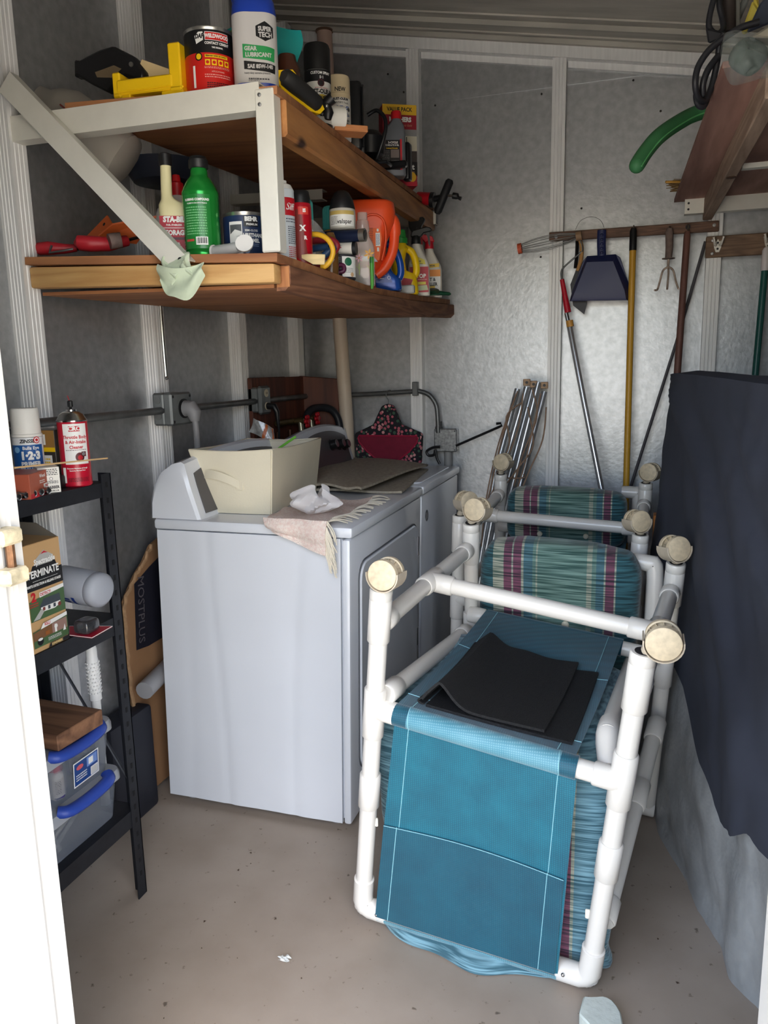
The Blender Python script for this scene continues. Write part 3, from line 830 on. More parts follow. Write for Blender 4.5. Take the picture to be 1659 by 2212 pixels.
# white-capped primer can
t = aerosol('primer_can', 'white-capped blue and white primer spray can behind wood-screw box', (-1.287, 1.375, zs), .0325, .118, ink((226, 228, 230), .35), [(.0325, .119), (.0325, .124), (.0305, .126), (.0292, .178), (.027, .181)], math.radians(40), capm=mat('cap_white', (228, 226, 220), .5))
label_on(t, 'label', .0325, [('band', -.036, .036, .026, .102, 0), ('band', -.036, .036, .010, .026, 1), ('text', 'ZINSSER', .0105, .004, .110, 2, .0004, .95, .2), ('disc', .022, .112, .0075, 3), ('disc', .022, .112, .0055, 4), ('disc', .022, .112, .0035, 3),
      ('text', 'Bulls Eye', .010, .008, .095, 4, .0002), ('text', '1·2·3', .023, .006, .078, 4, .0016, .92), ('text', 'PRIMER', .0132, .006, .060, 4, .0006, .98), ('text', 'FOR ALL SURFACES', .0058, .007, .050, 4, .0002, .95), ('lines', -.02, .03, .036, .045, 3, 5),
      ('text', '20%', .014, .0, .017, 2, .0006), ('disc', -.022, .092, .0065, 5), ('lines', .014, .032, .012, .022, 2, 2)],
      [ink((24, 84, 150)), ink((190, 140, 92)), BLACK, RED, WHITE, ink((120, 170, 210))], -PI / 2)
# box of wood screws
BX = (-1.24, 1.29, zs)
t = thing('screw_box', 'small brown and white box of wood screws at rack shelf edge', 'box', BX)
bx = MB().hexa([V(p) for p in ((-1.30, 1.20, zs), (-1.205, 1.20, zs), (-1.203, 1.296, zs), (-1.29, 1.335, zs), (-1.30, 1.20, zs + .052), (-1.205, 1.20, zs + .052), (-1.203, 1.296, zs + .052), (-1.29, 1.335, zs + .052))], .0008)
bx = MB().box((-.055, -.05, 0), (.045, .046, .052), .0008, M=Matrix.Rotation(math.radians(18), 4, 'Z'))
obj('carton', bx, ink((168, 84, 62)), t, 30)
R18 = Matrix.Rotation(math.radians(18), 3, 'Z')
nx, ny = R18 @ V((1, 0, 0)), R18 @ V((0, 1, 0))
c0 = R18 @ V((.045, -.05, 0))
facelabel(t, 'front_label', c0, ny, (0, 0, 1), nx, [('band', .0, .096, 0, .010, 1), ('text', 'Wood', .010, .060, .042, 0, .0003), ('lines', .045, .07, .026, .034, 2, 0), ('band', .062, .090, .010, .024, 0), ('text', 'FREE', .007, .076, .019, 1, .0003), ('lines', .064, .088, .011, .015, 1, 1)], [WHITE, RED])
c1 = R18 @ V((.045, .046, 0))
flatobj('end_label', patch(MB(), plane(c1 + ny * .0005, -nx, (0, 0, 1)), 0, .1, 0, .052), [WHITE], t)
t = thing('cardboard_carton', 'small white-labelled carton standing at end of brown screw box', 'box', (-1.225, 1.355, zs), math.radians(50))
obj('carton', MB().box((-.022, -.027, 0), (.022, .027, .056), .0008), ink((226, 224, 216)), t, 30)
facelabel(t, 'print', (-.022, -.027, 0), (1, 0, 0), (0, 0, 1), (0, -1, 0), [('lines', .003, .04, .038, .053, 4, 0), ('disc', .014, .031, .0035, 0), ('disc', .014, .031, .0026, 1), ('disc', .026, .031, .0035, 0), ('disc', .026, .031, .0026, 1), ('poly', [(.004, .021), (.012, .021), (.008, .028)], 0), ('text', 'GRABBER', .0085, .026, .012, 0, .0003, .85), ('lines', .008, .04, .003, .007, 1, 0), ('lines', .016, .04, .02, .027, 3, 0)], [BLACK, WHITE])
# yellow and black boxes behind
t = thing('filter_box', 'yellow and black striped box behind the two spray cans', 'box', (-1.30, 1.462, zs))
obj('carton', MB().box((-.035, -.028, .0), (.035, .028, .128), .001), ink((52, 48, 44)), t, 30)
facelabel(t, 'print', (-.035, -.028, 0), (1, 0, 0), (0, 0, 1), (0, -1, 0), [('band', 0, .07, .088, .127, 0), ('band', .0, .07, .078, .088, 1), ('band', .012, .045, .094, .118, 2), ('band', .018, .039, .097, .115, 3), ('band', .02, .06, .03, .07, 2), ('lines', .025, .055, .035, .065, 4, 1)], [ink((150, 112, 60)), YEL, WHITE, GREY])
# chrome sockets in a row at the shelf edge
sock = None
for k in range(5):
    x, y = -1.199, 1.232 + .021 * k
    if sock is None:
        sock = thing('socket', 'chrome socket nearest the door jamb at the rack edge', 'socket', (x, y, zs + .0095), 0, 'chrome sockets on the rack top shelf')
        obj('socket_body', MB().lathe([(.006, -.012), (.009, -.011), (.0095, -.004), (.0075, .001), (.0075, .011), (.005, .012)], 16, M=Matrix.Rotation(PI / 2, 4, 'Y')), M_chrome, sock)
        obj('socket_bore', MB().lathe([(.0004, .0122), (.0048, .0122), (.0048, .0124), (.0004, .0124)], 6, M=Matrix.Rotation(PI / 2, 4, 'Y')), BLACK, sock)
    else: dup(sock, (x, y, zs + .0095), None, ('', 'second chrome socket from the jamb at the rack edge', 'middle one of five chrome sockets at the rack edge', 'fourth chrome socket from the jamb at the rack edge', 'chrome socket furthest from the jamb at the rack edge')[k])
tag(obj('skewer', MB().tube([(-1.19,1.228,1.168), (-1.17,1.492,1.157)], [.0022, .0018], 6), mat('bamboo', (216, 180, 130), .6)), 'thin bamboo skewer lying across the spray cans on rack', 'stick')
tag(obj('black_clip', MB().box((-.02, -.015, 0), (.02, .015, .03), .006, M=Matrix.Translation((-1.245, 1.40, zs)), seg=2), mat('black_plastic', (24, 24, 26), .4)), 'small black plastic piece between screw box and red can', 'clip')
# termite kit carton on the second shelf
z2 = .7685
TB = (-1.195, 1.338, z2)
t = thing('termite_kit_box', 'tan and black termite detection stakes carton on rack middle shelf', 'box', TB)
obj('carton', MB().box((-.15, -.175, 0), (0, 0, .235), .0012), ink((196, 158, 110)), t, 30)
obj('flap', MB().hexa([(-.148, -.004, .2352), (-.002, -.004, .2352), (-.002, -.002, .2352), (-.148, -.002, .2352), (-.150, .0, .262), (-.06, .0, .262), (-.06, .002, .262), (-.150, .002, .262)]), ink((120, 112, 100)), t, 30)
facelabel(t, 'front_print', (0, -.105, 0), (0, 1, 0), (0, 0, 1), (1, 0, 0), [
    ('poly', [(-.05, .135), (.105, .135), (.105, .172), (.092, .172), (.086, .188), (.02, .188), (.012, .172), (-.05, .172)], 0),
    ('poly', [(.03, .200), (.055, .216), (.082, .200), (.078, .186), (.032, .186)], 4), ('poly', [(.045, .208), (.056, .214), (.068, .208), (.056, .2095)], 1),
    ('text', 'Spectracide', .0165, .055, .1935, 2, .0006, .8, .1), ('text', 'TERMINATE', .0215, .048, .169, 2, .0007, .82), ('lines', .016, .09, .1535, .1555, 1, 2), ('text', 'TERMITE DETECTION & KILLING STAKES', .0075, .045, .146, 2, .0003, .78),
    ('poly', [(.0, .070), (.103, .070), (.103, .128), (.0, .114)], 3), ('poly', [(.03, .117), (.103, .122), (.103, .130), (.03, .128)], 2), ('text', 'DETECT!', .009, .048, .1225, 1, .0003, .9),
    ('text', '2', .026, .013, .121, 1, .0014), ('lines', .0, .024, .100, .110, 2, 1), ('poly', [(.025, .095), (.04, .112), (.088, .112), (.090, .095)], 5), ('poly', [(.03, .085), (.07, .083), (.088, .088), (.088, .095), (.03, .095)], 2), ('poly', [(.005, .072), (.024, .072), (.042, .088), (.03, .092)], 4), ('disc', .085, .088, .005, 6),
    ('band', .035, .042, .087, .094, 6), ('band', .050, .057, .086, .094, 5), ('band', .066, .073, .086, .094, 5),
    ('poly', [(.0, .012), (.103, .012), (.103, .060), (.0, .048)], 3), ('poly', [(.022, .049), (.103, .057), (.103, .065), (.03, .060)], 2), ('text', 'KILL!', .009, .043, .0565, 1, .0003, .9), ('poly', [(.0, .028), (.055, .03), (.055, .052), (.0, .046)], 7), ('poly', [(.055, .03), (.1, .03), (.1, .054), (.055, .052)], 8),
    ('disc', .018, .024, .009, 0), ('disc', .018, .0285, .007, 2, .003), ('band', .062, .068, .03, .048, 2), ('disc', .066, .043, .005, 2), ('poly', [(.086, .026), (.092, .040), (.095, .026)], 2), ('band', .034, .046, .033, .041, 9), ('lines', .04, .08, .018, .026, 3, 2),
    ('poly', [(.038, .003), (.103, .003), (.103, .011), (.046, .011)], 0), ('text', 'REMEMBER!', .0078, .065, .007, 10, .0004, .85)],
    [BLACK, RED, WHITE, ink((70, 98, 62)), ink((176, 176, 172)), ink((62, 70, 78)), ink((120, 52, 46)), ink((122, 84, 54)), ink((150, 120, 110)), ink((150, 90, 40)), ink((206, 176, 120))])
# jug lying on its side
JG = (-1.23, 1.44, z2 + .046)
M_milk = mat('milky_plastic', (214, 220, 232), .35, 0, trans=.45, alpha=.96)
M_milk.node_tree.nodes['Principled BSDF'].inputs['Roughness'].default_value = .45
t = thing('plastic_jug', 'translucent plastic jug lying on its side with blue print', 'jug', (-1.235, 1.455, z2 + .083))
d = V((1, -.13, -.05)).normalized()
Mj = d.to_track_quat('Z', 'X').to_matrix().to_4x4()
obj('jug_body', MB().lathe([(.004, .060), (.030, .058), (.041, .048), (.0425, .034), (.040, .030), (.0425, .026), (.0425, -.075), (.034, -.105), (.018, -.125), (.018, -.15)], 32, M=Mj), M_milk, t, 50)
def wrapM(M, r, phi): 
    w0 = wrap(r, phi)
    return lambda x, y: M @ w0(x, y)
jb = MB()
for z0 in (-.002,):
    patch(jb, wrapM(Mj, .0431, PI * .75), -.018, .020, z0 - .006, z0 + .004, 0, nx=8)
    patch(jb, wrapM(Mj, .0431, -PI * .55), -.015, .035, z0 - .018, z0 + .002, 0, nx=8)
for i in range(5):
    patch(jb, wrapM(Mj, .0431, PI * .8), -.02 + .009 * i, -.014 + .009 * i, -.045, -.016, 0)
flatobj('blue_print', jb, [ink((36, 66, 150))], t)
# black bottle-cap assembly and red card
t = thing('blister_pack', 'open red and white blister card with clear bubble under jug', 'package', (-1.20, 1.39, z2))
cp = [(-1.246,1.4,0.7725), (-1.146,1.426,0.7725), (-1.14,1.347,0.7725), (-1.203,1.349,0.7725)]
cv = [V(p) - V((-1.20, 1.39, z2)) for p in cp]
c_ = MB().prism([(p.x, p.y) for p in cv], .0015, .0035)
obj('card', c_, ink((196, 30, 56)), t, 30)
ctr = sum(cv, V()) / 4
obj('card_edge', MB().tube([p + V((0, 0, -.001)) for p in cv], .0009, 4, closed=True), WHITE, t)
bub = MB().box((ctr.x - .012, ctr.y - .030, .004), (ctr.x + .030, ctr.y + .018, .036), .010, seg=3)
obj('bubble', bub, mat('dark_clear_plastic', (70, 70, 74), .08, 0, trans=.5, alpha=.9, coat=.6), t, 50)
# two clear storage boxes with blue handles
M_tub = mat('clear_tub', (190, 200, 216), .25, 0, trans=.7, alpha=.62)
M_lid = mat('clear_lid', (212, 216, 222), .3, 0, trans=.4, alpha=.85)
M_hand = mat('blue_handle', (44, 74, 168), .4)
def tub(loc, L, W, H, label, name='storage_box'):
    t = thing(name, label, 'box', loc)
    def ring(k, z):
        return [(x * k, y * k, z) for x, y in rrect(-W / 2, W / 2, -L / 2, L / 2, .025, 5)]
    obj('tub', MB().loft([ring(.80, .003), ring(.84, .0), ring(.86, .02), ring(.93, H - .012), ring(.93, H - .010)]), M_tub, t, 40)
    obj('lid', MB().loft([ring(.97, H - .022), ring(1.0, H - .020), ring(1.0, H - .004), ring(.97, H + .006), ring(.88, H + .008)]), M_lid, t, 40)
    for s in (1, -1):
        y0, y1 = -L * .32, L * .32
        pts = [(s * (W / 2 - .012), y0, H + .006), (s * (W / 2 + .006), y0 + .02, H + .002), (s * (W / 2 + .008), 0, H - .002), (s * (W / 2 + .006), y1 - .02, H + .002), (s * (W / 2 - .012), y1, H + .006)]
        h = MB().tube(smoothpath(pts, 5), .016, 10, flat=.85)
        obj('handle', h, M_hand, t, 50)
    return t
lowt = tub((-1.31, 1.355, .2535), .27, .215, .118, 'lower clear storage box with blue handles on rack bottom shelf')
upt = tub((-1.312, 1.352, .2535 + .1272), .265, .205, .125, 'upper clear storage box with blue handles under the wood block')
facelabel(upt, 'sticker', (.093, -.02, .018), (0, 1, 0), (.06, 0, 1), (1, 0, -.06), [('band', 0, .088, 0, .062, 0), ('band', .003, .085, .003, .059, 1), ('disc', .022, .045, .012, 2, .006), ('band', .046, .082, .032, .056, 3), ('band', .052, .068, .036, .052, 0), ('lines', .008, .045, .012, .030, 3, 0), ('band', .058, .083, .005, .026, 0), ('lines', .060, .082, .006, .024, 7, 4)], [WHITE, ink((30, 66, 130)), ink((206, 90, 96)), ink((110, 140, 200)), BLACK])
# things inside the boxes
t = thing('glue_bottle', 'white glue bottle with red cone cap inside upper storage box', 'bottle', (-1.242, 1.302, .393))
obj('bottle', MB().lathe([(.016, 0), (.018, .003), (.018, .055), (.012, .064), (.010, .066)], 20), ink((232, 226, 216)), t, 40)
obj('cone_cap', MB().lathe([(.013, .066), (.013, .074), (.004, .098), (.002, .100)], 16), ink((206, 40, 66)), t, 40)
label_on(t, 'label', .018, [('band', -.012, .016, .01, .05, 0), ('lines', -.008, .006, .014, .046, 8, 1), ('band', -.012, .016, .002, .006, 2)], [ink((216, 206, 196)), BLACK, ink((60, 50, 110))], -.5)
for k, (x, y, r, h) in enumerate(((-1.275, 1.42, .024, .03), (-1.29, 1.33, .02, .06))):
    tag(obj('tape_roll', MB().lathe([(r * .55, 0), (r, 0), (r, h), (r * .55, h), (r * .55, 0)], 20, M=Matrix.Translation((x, y, .395))), mat('pale_tape', (206, 200, 196), .6)), ('squat pale roll of tape at far end inside upper storage box', 'tall pale roll of tape behind glue bottle inside upper box')[k], 'tape')
for k, (a, b) in enumerate((((-1.26, 1.26, .275), (-1.24, 1.36, .345)), ((-1.25, 1.285, .27), (-1.27, 1.262, .34)))):
    tag(obj('screw_shank', MB().tube([a, b], .007, 8), mat('pale_threaded', (200, 196, 186), .5, .1, (120, .3, 2))), ('pale rod slanting along the side inside lower storage box', 'pale rod near the front corner inside lower storage box')[k], 'rod')
# offcut of timber on the upper box
WB = (-1.30, 1.345, .5135 + .008)
t = tag(obj('wood_block', MB().box((-.13, -.06, 0), (.10, .085, .038), .002, M=Matrix.Rotation(math.radians(-3), 4, 'Z')), wood('weathered_block', (150, 108, 78), (98, 66, 46), 0, 9, .75, 3.0)), 'short brown timber offcut on top of upper storage box', 'wood block'); t.location = WB
# white paint roller handle
t = thing('paint_roller', 'white ribbed paint roller handle standing behind the storage boxes', 'paint roller', (-1.275, 1.499, .2535))
KZ = -.028
obj('grip', MB().lathe([(.004, .436), (.011, .432), (.0135, .424), (.0135, .40), (.0148, .396), (.0150, .30), (.0155, .29), (.0125, .288)], 20), mat('white_plastic', (232, 232, 230), .4), t, 40)
rm = MB()
for i in range(9):
    for j in range(14):
        a = 2 * PI * (j + .5 * (i % 2)) / 14
        rm.box((-.0018, -.0018, -.0016), (.0018, .0018, .0016), M=Matrix.Translation((.0152 * math.cos(a), .0152 * math.sin(a), .31 + .0098 * i)))
obj('grip_nubs', rm, mat('white_plastic', (232, 232, 230), .4), t, 0)['kind'] = 'stuff'
obj('shaft', MB().lathe([(.0115, .0), (.0115, .288)], 16), mat('white_plastic', (232, 232, 230), .4), t, 40)
# flattened cardboard carton leaning on the wall beside the dryer
M_card = mat('cardboard', (150, 112, 78), .85, 0, (8, .15, 4))
CB = (-1.455, 1.95, 0)
t = thing('flat_carton', 'torn flattened brown cardboard carton standing between rack and dryer', 'cardboard', CB)
pts = [(-1.455,2.019,0.8137), (-1.455,1.974,0.7691), (-1.455,1.933,0.7427), (-1.455,1.896,0.706), (-1.455,1.867,0.6738), (-1.455,1.858,0.5596), (-1.455,1.86,0.455), (-1.455,1.864,0.3474), (-1.455,1.872,0.2825), (-1.455, 1.93, .02), (-1.455, 2.18, .02), (-1.455, 2.18, .86)]
pl_ = [(p[1] - CB[1], p[2]) for p in pts]
Mx = Matrix(((0, 0, 1, 0), (1, 0, 0, 0), (0, 1, 0, 0), (0, 0, 0, 1)))
obj('sheet', MB().prism(pl_, -.004, .004, M=Mx), M_card, t, 20)
edge = [V((.004, p[0], p[1])) for p in pl_[:9]]
obj('torn_edge', MB().tube([p + V((.003, .004 * math.sin(i * 2.1), .004 * math.cos(i * 3.3))) for i, p in enumerate(smoothpath(edge, 4))], .006, 6), mat('torn_card', (176, 140, 104), .9, 0, (60, .3, 3)), t, 30)
dk = [(-1.449,1.921,0.7141), (-1.449,2.001,0.7475), (-1.449, 2.12, .79), (-1.449, 2.10, .50), (-1.449,1.969,0.4981), (-1.449,1.905,0.5061)]
pm = MB(); polyp(pm, lambda x, y: V((.0055, x, y)), [(p[1] - CB[1], p[2]) for p in dk], 0)
a, b = V((-1.449,1.953,0.7259)), V((-1.449,1.934,0.5261))
c = (a + b) / 2 - V(CB); u = (b - a).normalized(); v = V((0, -u.z, u.y)); v = v if v.y > 0 else -v
pm.text('MOSTPLUS', .045, lambda x, y: V((.0065, c.y, c.z)) + V((0, u.y, u.z)) * x + V((0, v.y, v.z)) * y, 1, sx=.98)
flatobj('print', pm, [ink((34, 34, 44)), ink((96, 92, 96))], t)
# vent hose end and dark box low beside the dryer
tag(obj('vent_hose', MB().tube([(-1.4,1.861,0.3975), (-1.43, 2.12, .42)], .028, 14), mat('pale_vent', (150, 150, 152), .5)), 'pale round dryer vent hose end low behind the dryer', 'hose')
tag(obj('dark_bin', MB().box((-1.49, 1.70, .0), (-1.405, 1.90, .34), .012, seg=2), mat('dark_plastic', (30, 32, 42), .6)), 'dark plastic bin in the corner between rack and dryer', 'bin')
# ------------------------------------------------------------------ conduit, boxes, pipe
M_zinc = mat('galvanised_conduit', (122, 124, 124), .42, .65, (18, .35, 5))
M_box = mat('zinc_box', (128, 132, 132), .45, .5, (14, .3, 4))
M_spangle = mat('spangled_zinc', (176, 178, 178), .35, .6, (90, .45, 2))
t = thing('electrical_conduit', 'grey steel conduit run round the corner above both machines', 'conduit', (-1.42, 1.6, 1.232))
LC = (-1.42, 1.6, 1.232)
path = [(-1.42, .84, 1.234), (-1.42, 1.6, 1.233), (-1.42, 3.20, 1.231)]
obj('pipe', MB().tube(path, .0115, 12), M_zinc, t, 50, LC)
bend = smoothpath([(-1.46, 3.335, 1.231), (-1.2, 3.335, 1.232), (-.96, 3.33, 1.243), (-.92, 3.33, 1.242), (-.88, 3.33, 1.225), (-.852, 3.33, 1.185), (-.845, 3.33, 1.14), (-.842, 3.33, 1.06)], 6)
obj('pipe', MB().tube(bend, .0105, 12), M_zinc, t, 50, LC)
obj('pipe_strap', MB().box((-.955, 3.31, 1.225), (-.930, 3.338, 1.285), .002), M_zinc, t, 30, LC)
# big outlet box on the first stud, with a plug in it
OB = (-1.44, 2.135, 1.235)
t = thing('outlet_box', 'grey metal outlet box on stud with round socket and grey plug', 'outlet', OB)
obj('back_box', MB().box((-1.45, 2.085, 1.185), (-1.408, 2.185, 1.287), .006), M_box, t, 30, OB)
fb = obj('cover', MB().box((-1.408, 2.080, 1.185), (-1.378, 2.200, 1.287), .006), M_box, t, 30, OB)
for y, z in ((2.092, 1.275), (2.188, 1.275), (2.092, 1.197), (2.188, 1.197)):
    obj('screw', MB().box((-1.379, y - .004, z - .004), (-1.376, y + .004, z + .004), .001), M_dark, fb, 30, OB)
for y, z in ((2.081, 1.265), (2.081, 1.215)):
    obj('knockout', MB().lathe([(.0005, 0), (.012, 0), (.012, .001), (.0005, .0012)], 14, M=Matrix.Translation((-1.43, 2.0845, z)) @ Matrix.Rotation(PI / 2, 4, 'X')), M_zinc, fb, 30, OB)
obj('socket', MB().lathe([(.0005, 0), (.031, 0), (.031, .003), (.0005, .004)], 24, M=Matrix.Translation((-1.378, 2.150, 1.236)) @ Matrix.Rotation(PI / 2, 4, 'Y')), BLACK, t, 30, OB)
M_plug = mat('grey_plug', (132, 132, 134), .5)
PL = (-1.35, 2.15, 1.22)
t = thing('dryer_plug', 'grey angled dryer plug and cord hanging from outlet box', 'plug', PL)
obj('plug_body', MB().tube([(-1.372, 2.150, 1.236), (-1.352, 2.150, 1.236), (-1.342, 2.150, 1.222), (-1.340, 2.150, 1.195)], [.026, .026, .024, .014], 16, flat=1.0), M_plug, t, 40, PL)
obj('cord', MB().tube(smoothpath([(-1.340, 2.150, 1.197), (-1.339, 2.151, 1.16), (-1.345, 2.16, 1.10), (-1.36, 2.17, 1.0), (-1.40, 2.2, .9), (-1.405, 2.2, .6)], 6), .010, 10), M_plug, t, 60, PL)
# grey duplex box further along
DB = (-1.43, 2.72, 1.235)
t = thing('duplex_outlet', 'grey metal duplex outlet box by the wooden valve board', 'outlet', DB)
obj('back_box', MB().box((-1.452, 2.712, 1.188), (-1.408, 2.785, 1.285), .006), M_box, t, 30, DB)
cv_ = obj('cover', MB().box((-1.408, 2.705, 1.180), (-1.388, 2.792, 1.290), .008), M_box, t, 30, DB)
for z in (1.262, 1.212):
    o = obj('receptacle', MB().lathe([(.0005, 0), (.015, 0), (.015, .003), (.0005, .0035)], 18, M=Matrix.Translation((-1.388, 2.75, z)) @ Matrix.Rotation(PI / 2, 4, 'Y')), ink((206, 196, 172)), t, 30, DB)
    for dy in (-.005, .005): obj('slot', MB().box((-1.3848, 2.75 + dy - .001, z - .004), (-1.384, 2.75 + dy + .001, z + .004)), BLACK, o, 0, DB)
tag(obj('black_plug', MB().tube([(-1.384, 2.75, 1.212), (-1.355, 2.75, 1.210), (-1.345, 2.75, 1.19), (-1.345, 2.76, 1.12), (-1.36, 2.78, .95)], [.013, .013, .010, .005, .004], 10), mat('black_plastic', (24, 24, 26), .4)), 'black plug and cord in the lower duplex receptacle', 'plug')
# square spangled junction box on the back wall
JB = (-.81, 3.335, 1.02)
t = thing('junction_box', 'square spangled galvanised junction box at the bend of conduit', 'junction box', JB)
obj('box', MB().box((-.858, 3.335, .979), (-.762, 3.386, 1.075), .005), M_spangle, t, 30, JB)
obj('cover', MB().box((-.861, 3.325, .976), (-.758, 3.336, 1.078), .004), M_spangle, t, 30, JB)
for x in (-.852, -.767):
    for z in (.985, 1.068): obj('screw', MB().sphere((x, 3.325, z), .0035, 5), M_zinc, t, 40, JB)
obj('connector', MB().lathe([(.018, 0), (.018, .012), (.014, .014), (.014, .035), (.011, .036)], 16, M=Matrix.Translation((-.842, 3.345, 1.074))), M_zinc, t, 40, JB)
obj('drop_pipe', MB().tube([(-.805, 3.36, .98), (-.805, 3.36, .70)], .018, 14), mat('pale_pvc_grey', (150, 150, 148), .5), t, 50, JB)
# black hook rod and cable loop by the junction box
tag(obj('hook_rod', MB().tube([(-0.7552,3.3,1.006), (-0.566,3.3,1.089)] + [(-0.5541,3.3,1.095), (-0.5582,3.3,1.105), (-0.5781,3.3,1.103)], .0055, 8), mat('black_plastic', (24, 24, 26), .4)), 'black rod with hooked end sticking out beside the junction box', 'rod')
tag(obj('cable_loop', MB().tube(smoothpath([(-0.8263,3.3,1.001), (-0.8601,3.3,0.9966), (-0.8879,3.3,0.9798), (-0.8796,3.3,0.9613), (-0.854,3.3,0.9658), (-0.8496,3.3,0.9864), (-0.8415,3.3,0.9495), (-0.829,3.3,0.9249)], 5), .006, 8), mat('black_plastic', (24, 24, 26), .4)), 'looped black cable left of the junction box', 'cable')
# cream drain pipe rising past both shelves
t = thing('drain_pipe', 'cream plastic pipe standing full height in the corner', 'pipe', (-1.245, 3.30, .5))
DP = (-1.245, 3.30, .5)
M_cream = mat('cream_pvc', (216, 200, 180), .45)
obj('pipe', MB().tube([(-1.252, 3.31, .4), (-1.268, 3.31, 1.1), (-1.284, 3.295, 1.6)], .031, 20), M_cream, t, 60, DP)
obj('pipe', MB().tube([(-1.284, 3.295, 1.66), (-1.292, 3.295, 1.95)], .031, 20), M_cream, t, 60, DP)
obj('pipe', MB().tube([(-1.294, 3.30, 2.04), (-1.312, 3.30, 2.745)], .032, 20), mat('pinkish_pvc', (206, 176, 160), .5), t, 60, DP)
obj('roof_collar', MB().lathe([(.032, 0), (.037, .002), (.037, .008), (.032, .010)], 20, M=Matrix.Translation((-1.312, 3.30, 2.738))), mat('rust_collar', (110, 84, 66), .8), t, 40, DP)
# wooden valve board with taps and hoses
VB = (-1.44, 2.95, 1.0)
t = thing('valve_board', 'dark red-brown wooden board with washer taps in the corner', 'board', VB)
W_red = wood('red_brown_board', (112, 62, 44), (66, 34, 26), 2, 8, .6, 2.6)
obj('board', MB().box((-1.448, 2.712, .72), (-1.43, 3.02, 1.322), .003), W_red, t, 20, VB)
obj('board', MB().hexa([(-1.45, 3.20, .8), (-1.30, 3.30, .8), (-1.30, 3.315, .8), (-1.45, 3.215, .8), (-1.45, 3.20, 1.322), (-1.30, 3.30, 1.305), (-1.30, 3.315, 1.305), (-1.45, 3.215, 1.322)], .003), W_red, t, 20, VB)
obj('board', MB().box((-1.446, 3.02, .80), (-1.432, 3.21, 1.320), .002), W_red, t, 20, VB)
M_brass = mat('dull_brass', (120, 104, 70), .4, .8, (40, .4, 3))
M_copper = mat('dull_copper', (110, 76, 58), .45, .7, (30, .4, 3))
for y in (2.87, 2.99): obj('supply_pipe', MB().tube([(-1.405, y, .6), (-1.405, y, 1.10)], .009, 10), M_copper, t, 50, VB)
obj('manifold', MB().tube([(-1.40, 2.86, 1.135), (-1.38, 3.09, 1.135)], .013, 10), M_brass, t, 50, VB)
t2 = None
for k, (y, z) in enumerate(((2.99, 1.135), (3.10, 1.140))):
    t2 = thing('tap', ('brass washer tap with red wheel handle, nearer of the pair', 'brass washer tap with red wheel handle, further of the pair')[k], 'tap', (-1.385, y, z), 0, None)
    obj('valve_body', MB().tube([(0, 0, 0), (.045, 0, 0)], .012, 10), M_brass, t2, 40)
    wh = MB()
    for j in range(6):
        a = 2 * PI * j / 6
        wh.sphere((.062, .020 * math.cos(a), .020 * math.sin(a)), .0095, 6, sc=(.7, 1, 1))
    wh.tube([(.050, 0, 0), (.070, 0, 0)], .010, 10)
    obj('wheel_handle', wh, mat('tap_red', (170, 20, 34), .35), t2, 50)
    obj('spout', MB().tube([(.03, 0, 0), (.034, -.004, -.03), (.036, -.006, -.052)], .011, 10), mat('dull_nickel', (170, 164, 140), .35, .8), t2, 40)
    obj('hose_nut', MB().tube([(.036, -.006, -.05), (.039, -.008, -.075)], .014, 8), mat('dull_nickel', (170, 164, 140), .35, .8), t2, 30)
    hs = [(.039, -.008, -.07), (.046, -.004, -.11), (.055, .004, -.16), (.05, .01, -.28)]
    obj('hose', MB().tube(smoothpath(hs, 5), .0105, 10), BLACK, t2, 50)
tag(obj('drain_hose', MB().tube(smoothpath([(-1.37, 3.06, 1.08), (-1.365, 3.10, 1.165), (-1.34, 3.17, 1.182), (-1.30, 3.22, 1.165), (-1.275, 3.235, 1.10), (-1.272, 3.235, .95)], 6), .017, 12), mat('dark_hose', (32, 34, 40), .45)), 'thick dark washer drain hose arching over the taps', 'hose')
tag(obj('standpipe', MB().lathe([(.018, .70), (.018, 1.0), (.022, 1.001), (.022, 1.03), (.017, 1.031), (.017, 1.10)], 18, M=Matrix.Translation((-1.335, 3.10, 0))), M_cream), 'short cream standpipe behind the taps', 'pipe')
# clothespin bag hung on the conduit
CP = (-1.062, 3.31, 1.05)
t = thing('clothespin_bag', 'floral clothespin bag with dark red pocket hung on conduit', 'bag', CP)
M_floral = bpy.data.materials.new('floral_print'); M_floral.use_nodes = True
n_ = M_floral.node_tree.nodes; l_ = M_floral.node_tree.links
tc = n_.new('ShaderNodeTexCoord'); vo = n_.new('ShaderNodeTexVoronoi'); vo.inputs['Scale'].default_value = 62
l_.new(tc.outputs['Object'], vo.inputs['Vector'])
r1 = n_.new('ShaderNodeValToRGB'); r1.color_ramp.interpolation = 'CONSTANT'
r1.color_ramp.elements[0].position = 0; r1.color_ramp.elements[0].color = (1, 1, 1, 1); r1.color_ramp.elements[1].position = .44; r1.color_ramp.elements[1].color = (0, 0, 0, 1)
l_.new(vo.outputs['Distance'], r1.inputs[0])
r2 = n_.new('ShaderNodeValToRGB'); r2.color_ramp.interpolation = 'CONSTANT'
r2.color_ramp.elements[0].position = 0; r2.color_ramp.elements[0].color = lin((190, 96, 110))
r2.color_ramp.elements[1].position = .62; r2.color_ramp.elements[1].color = lin((64, 92, 74))
e = r2.color_ramp.elements.new(.40); e.color = lin((214, 150, 150))
sx_ = n_.new('ShaderNodeSeparateColor'); l_.new(vo.outputs['Color'], sx_.inputs[0]); l_.new(sx_.outputs[0], r2.inputs[0])
mx = n_.new('ShaderNodeMix'); mx.data_type = 'RGBA'; mx.inputs[6].default_value = lin((26, 24, 32))
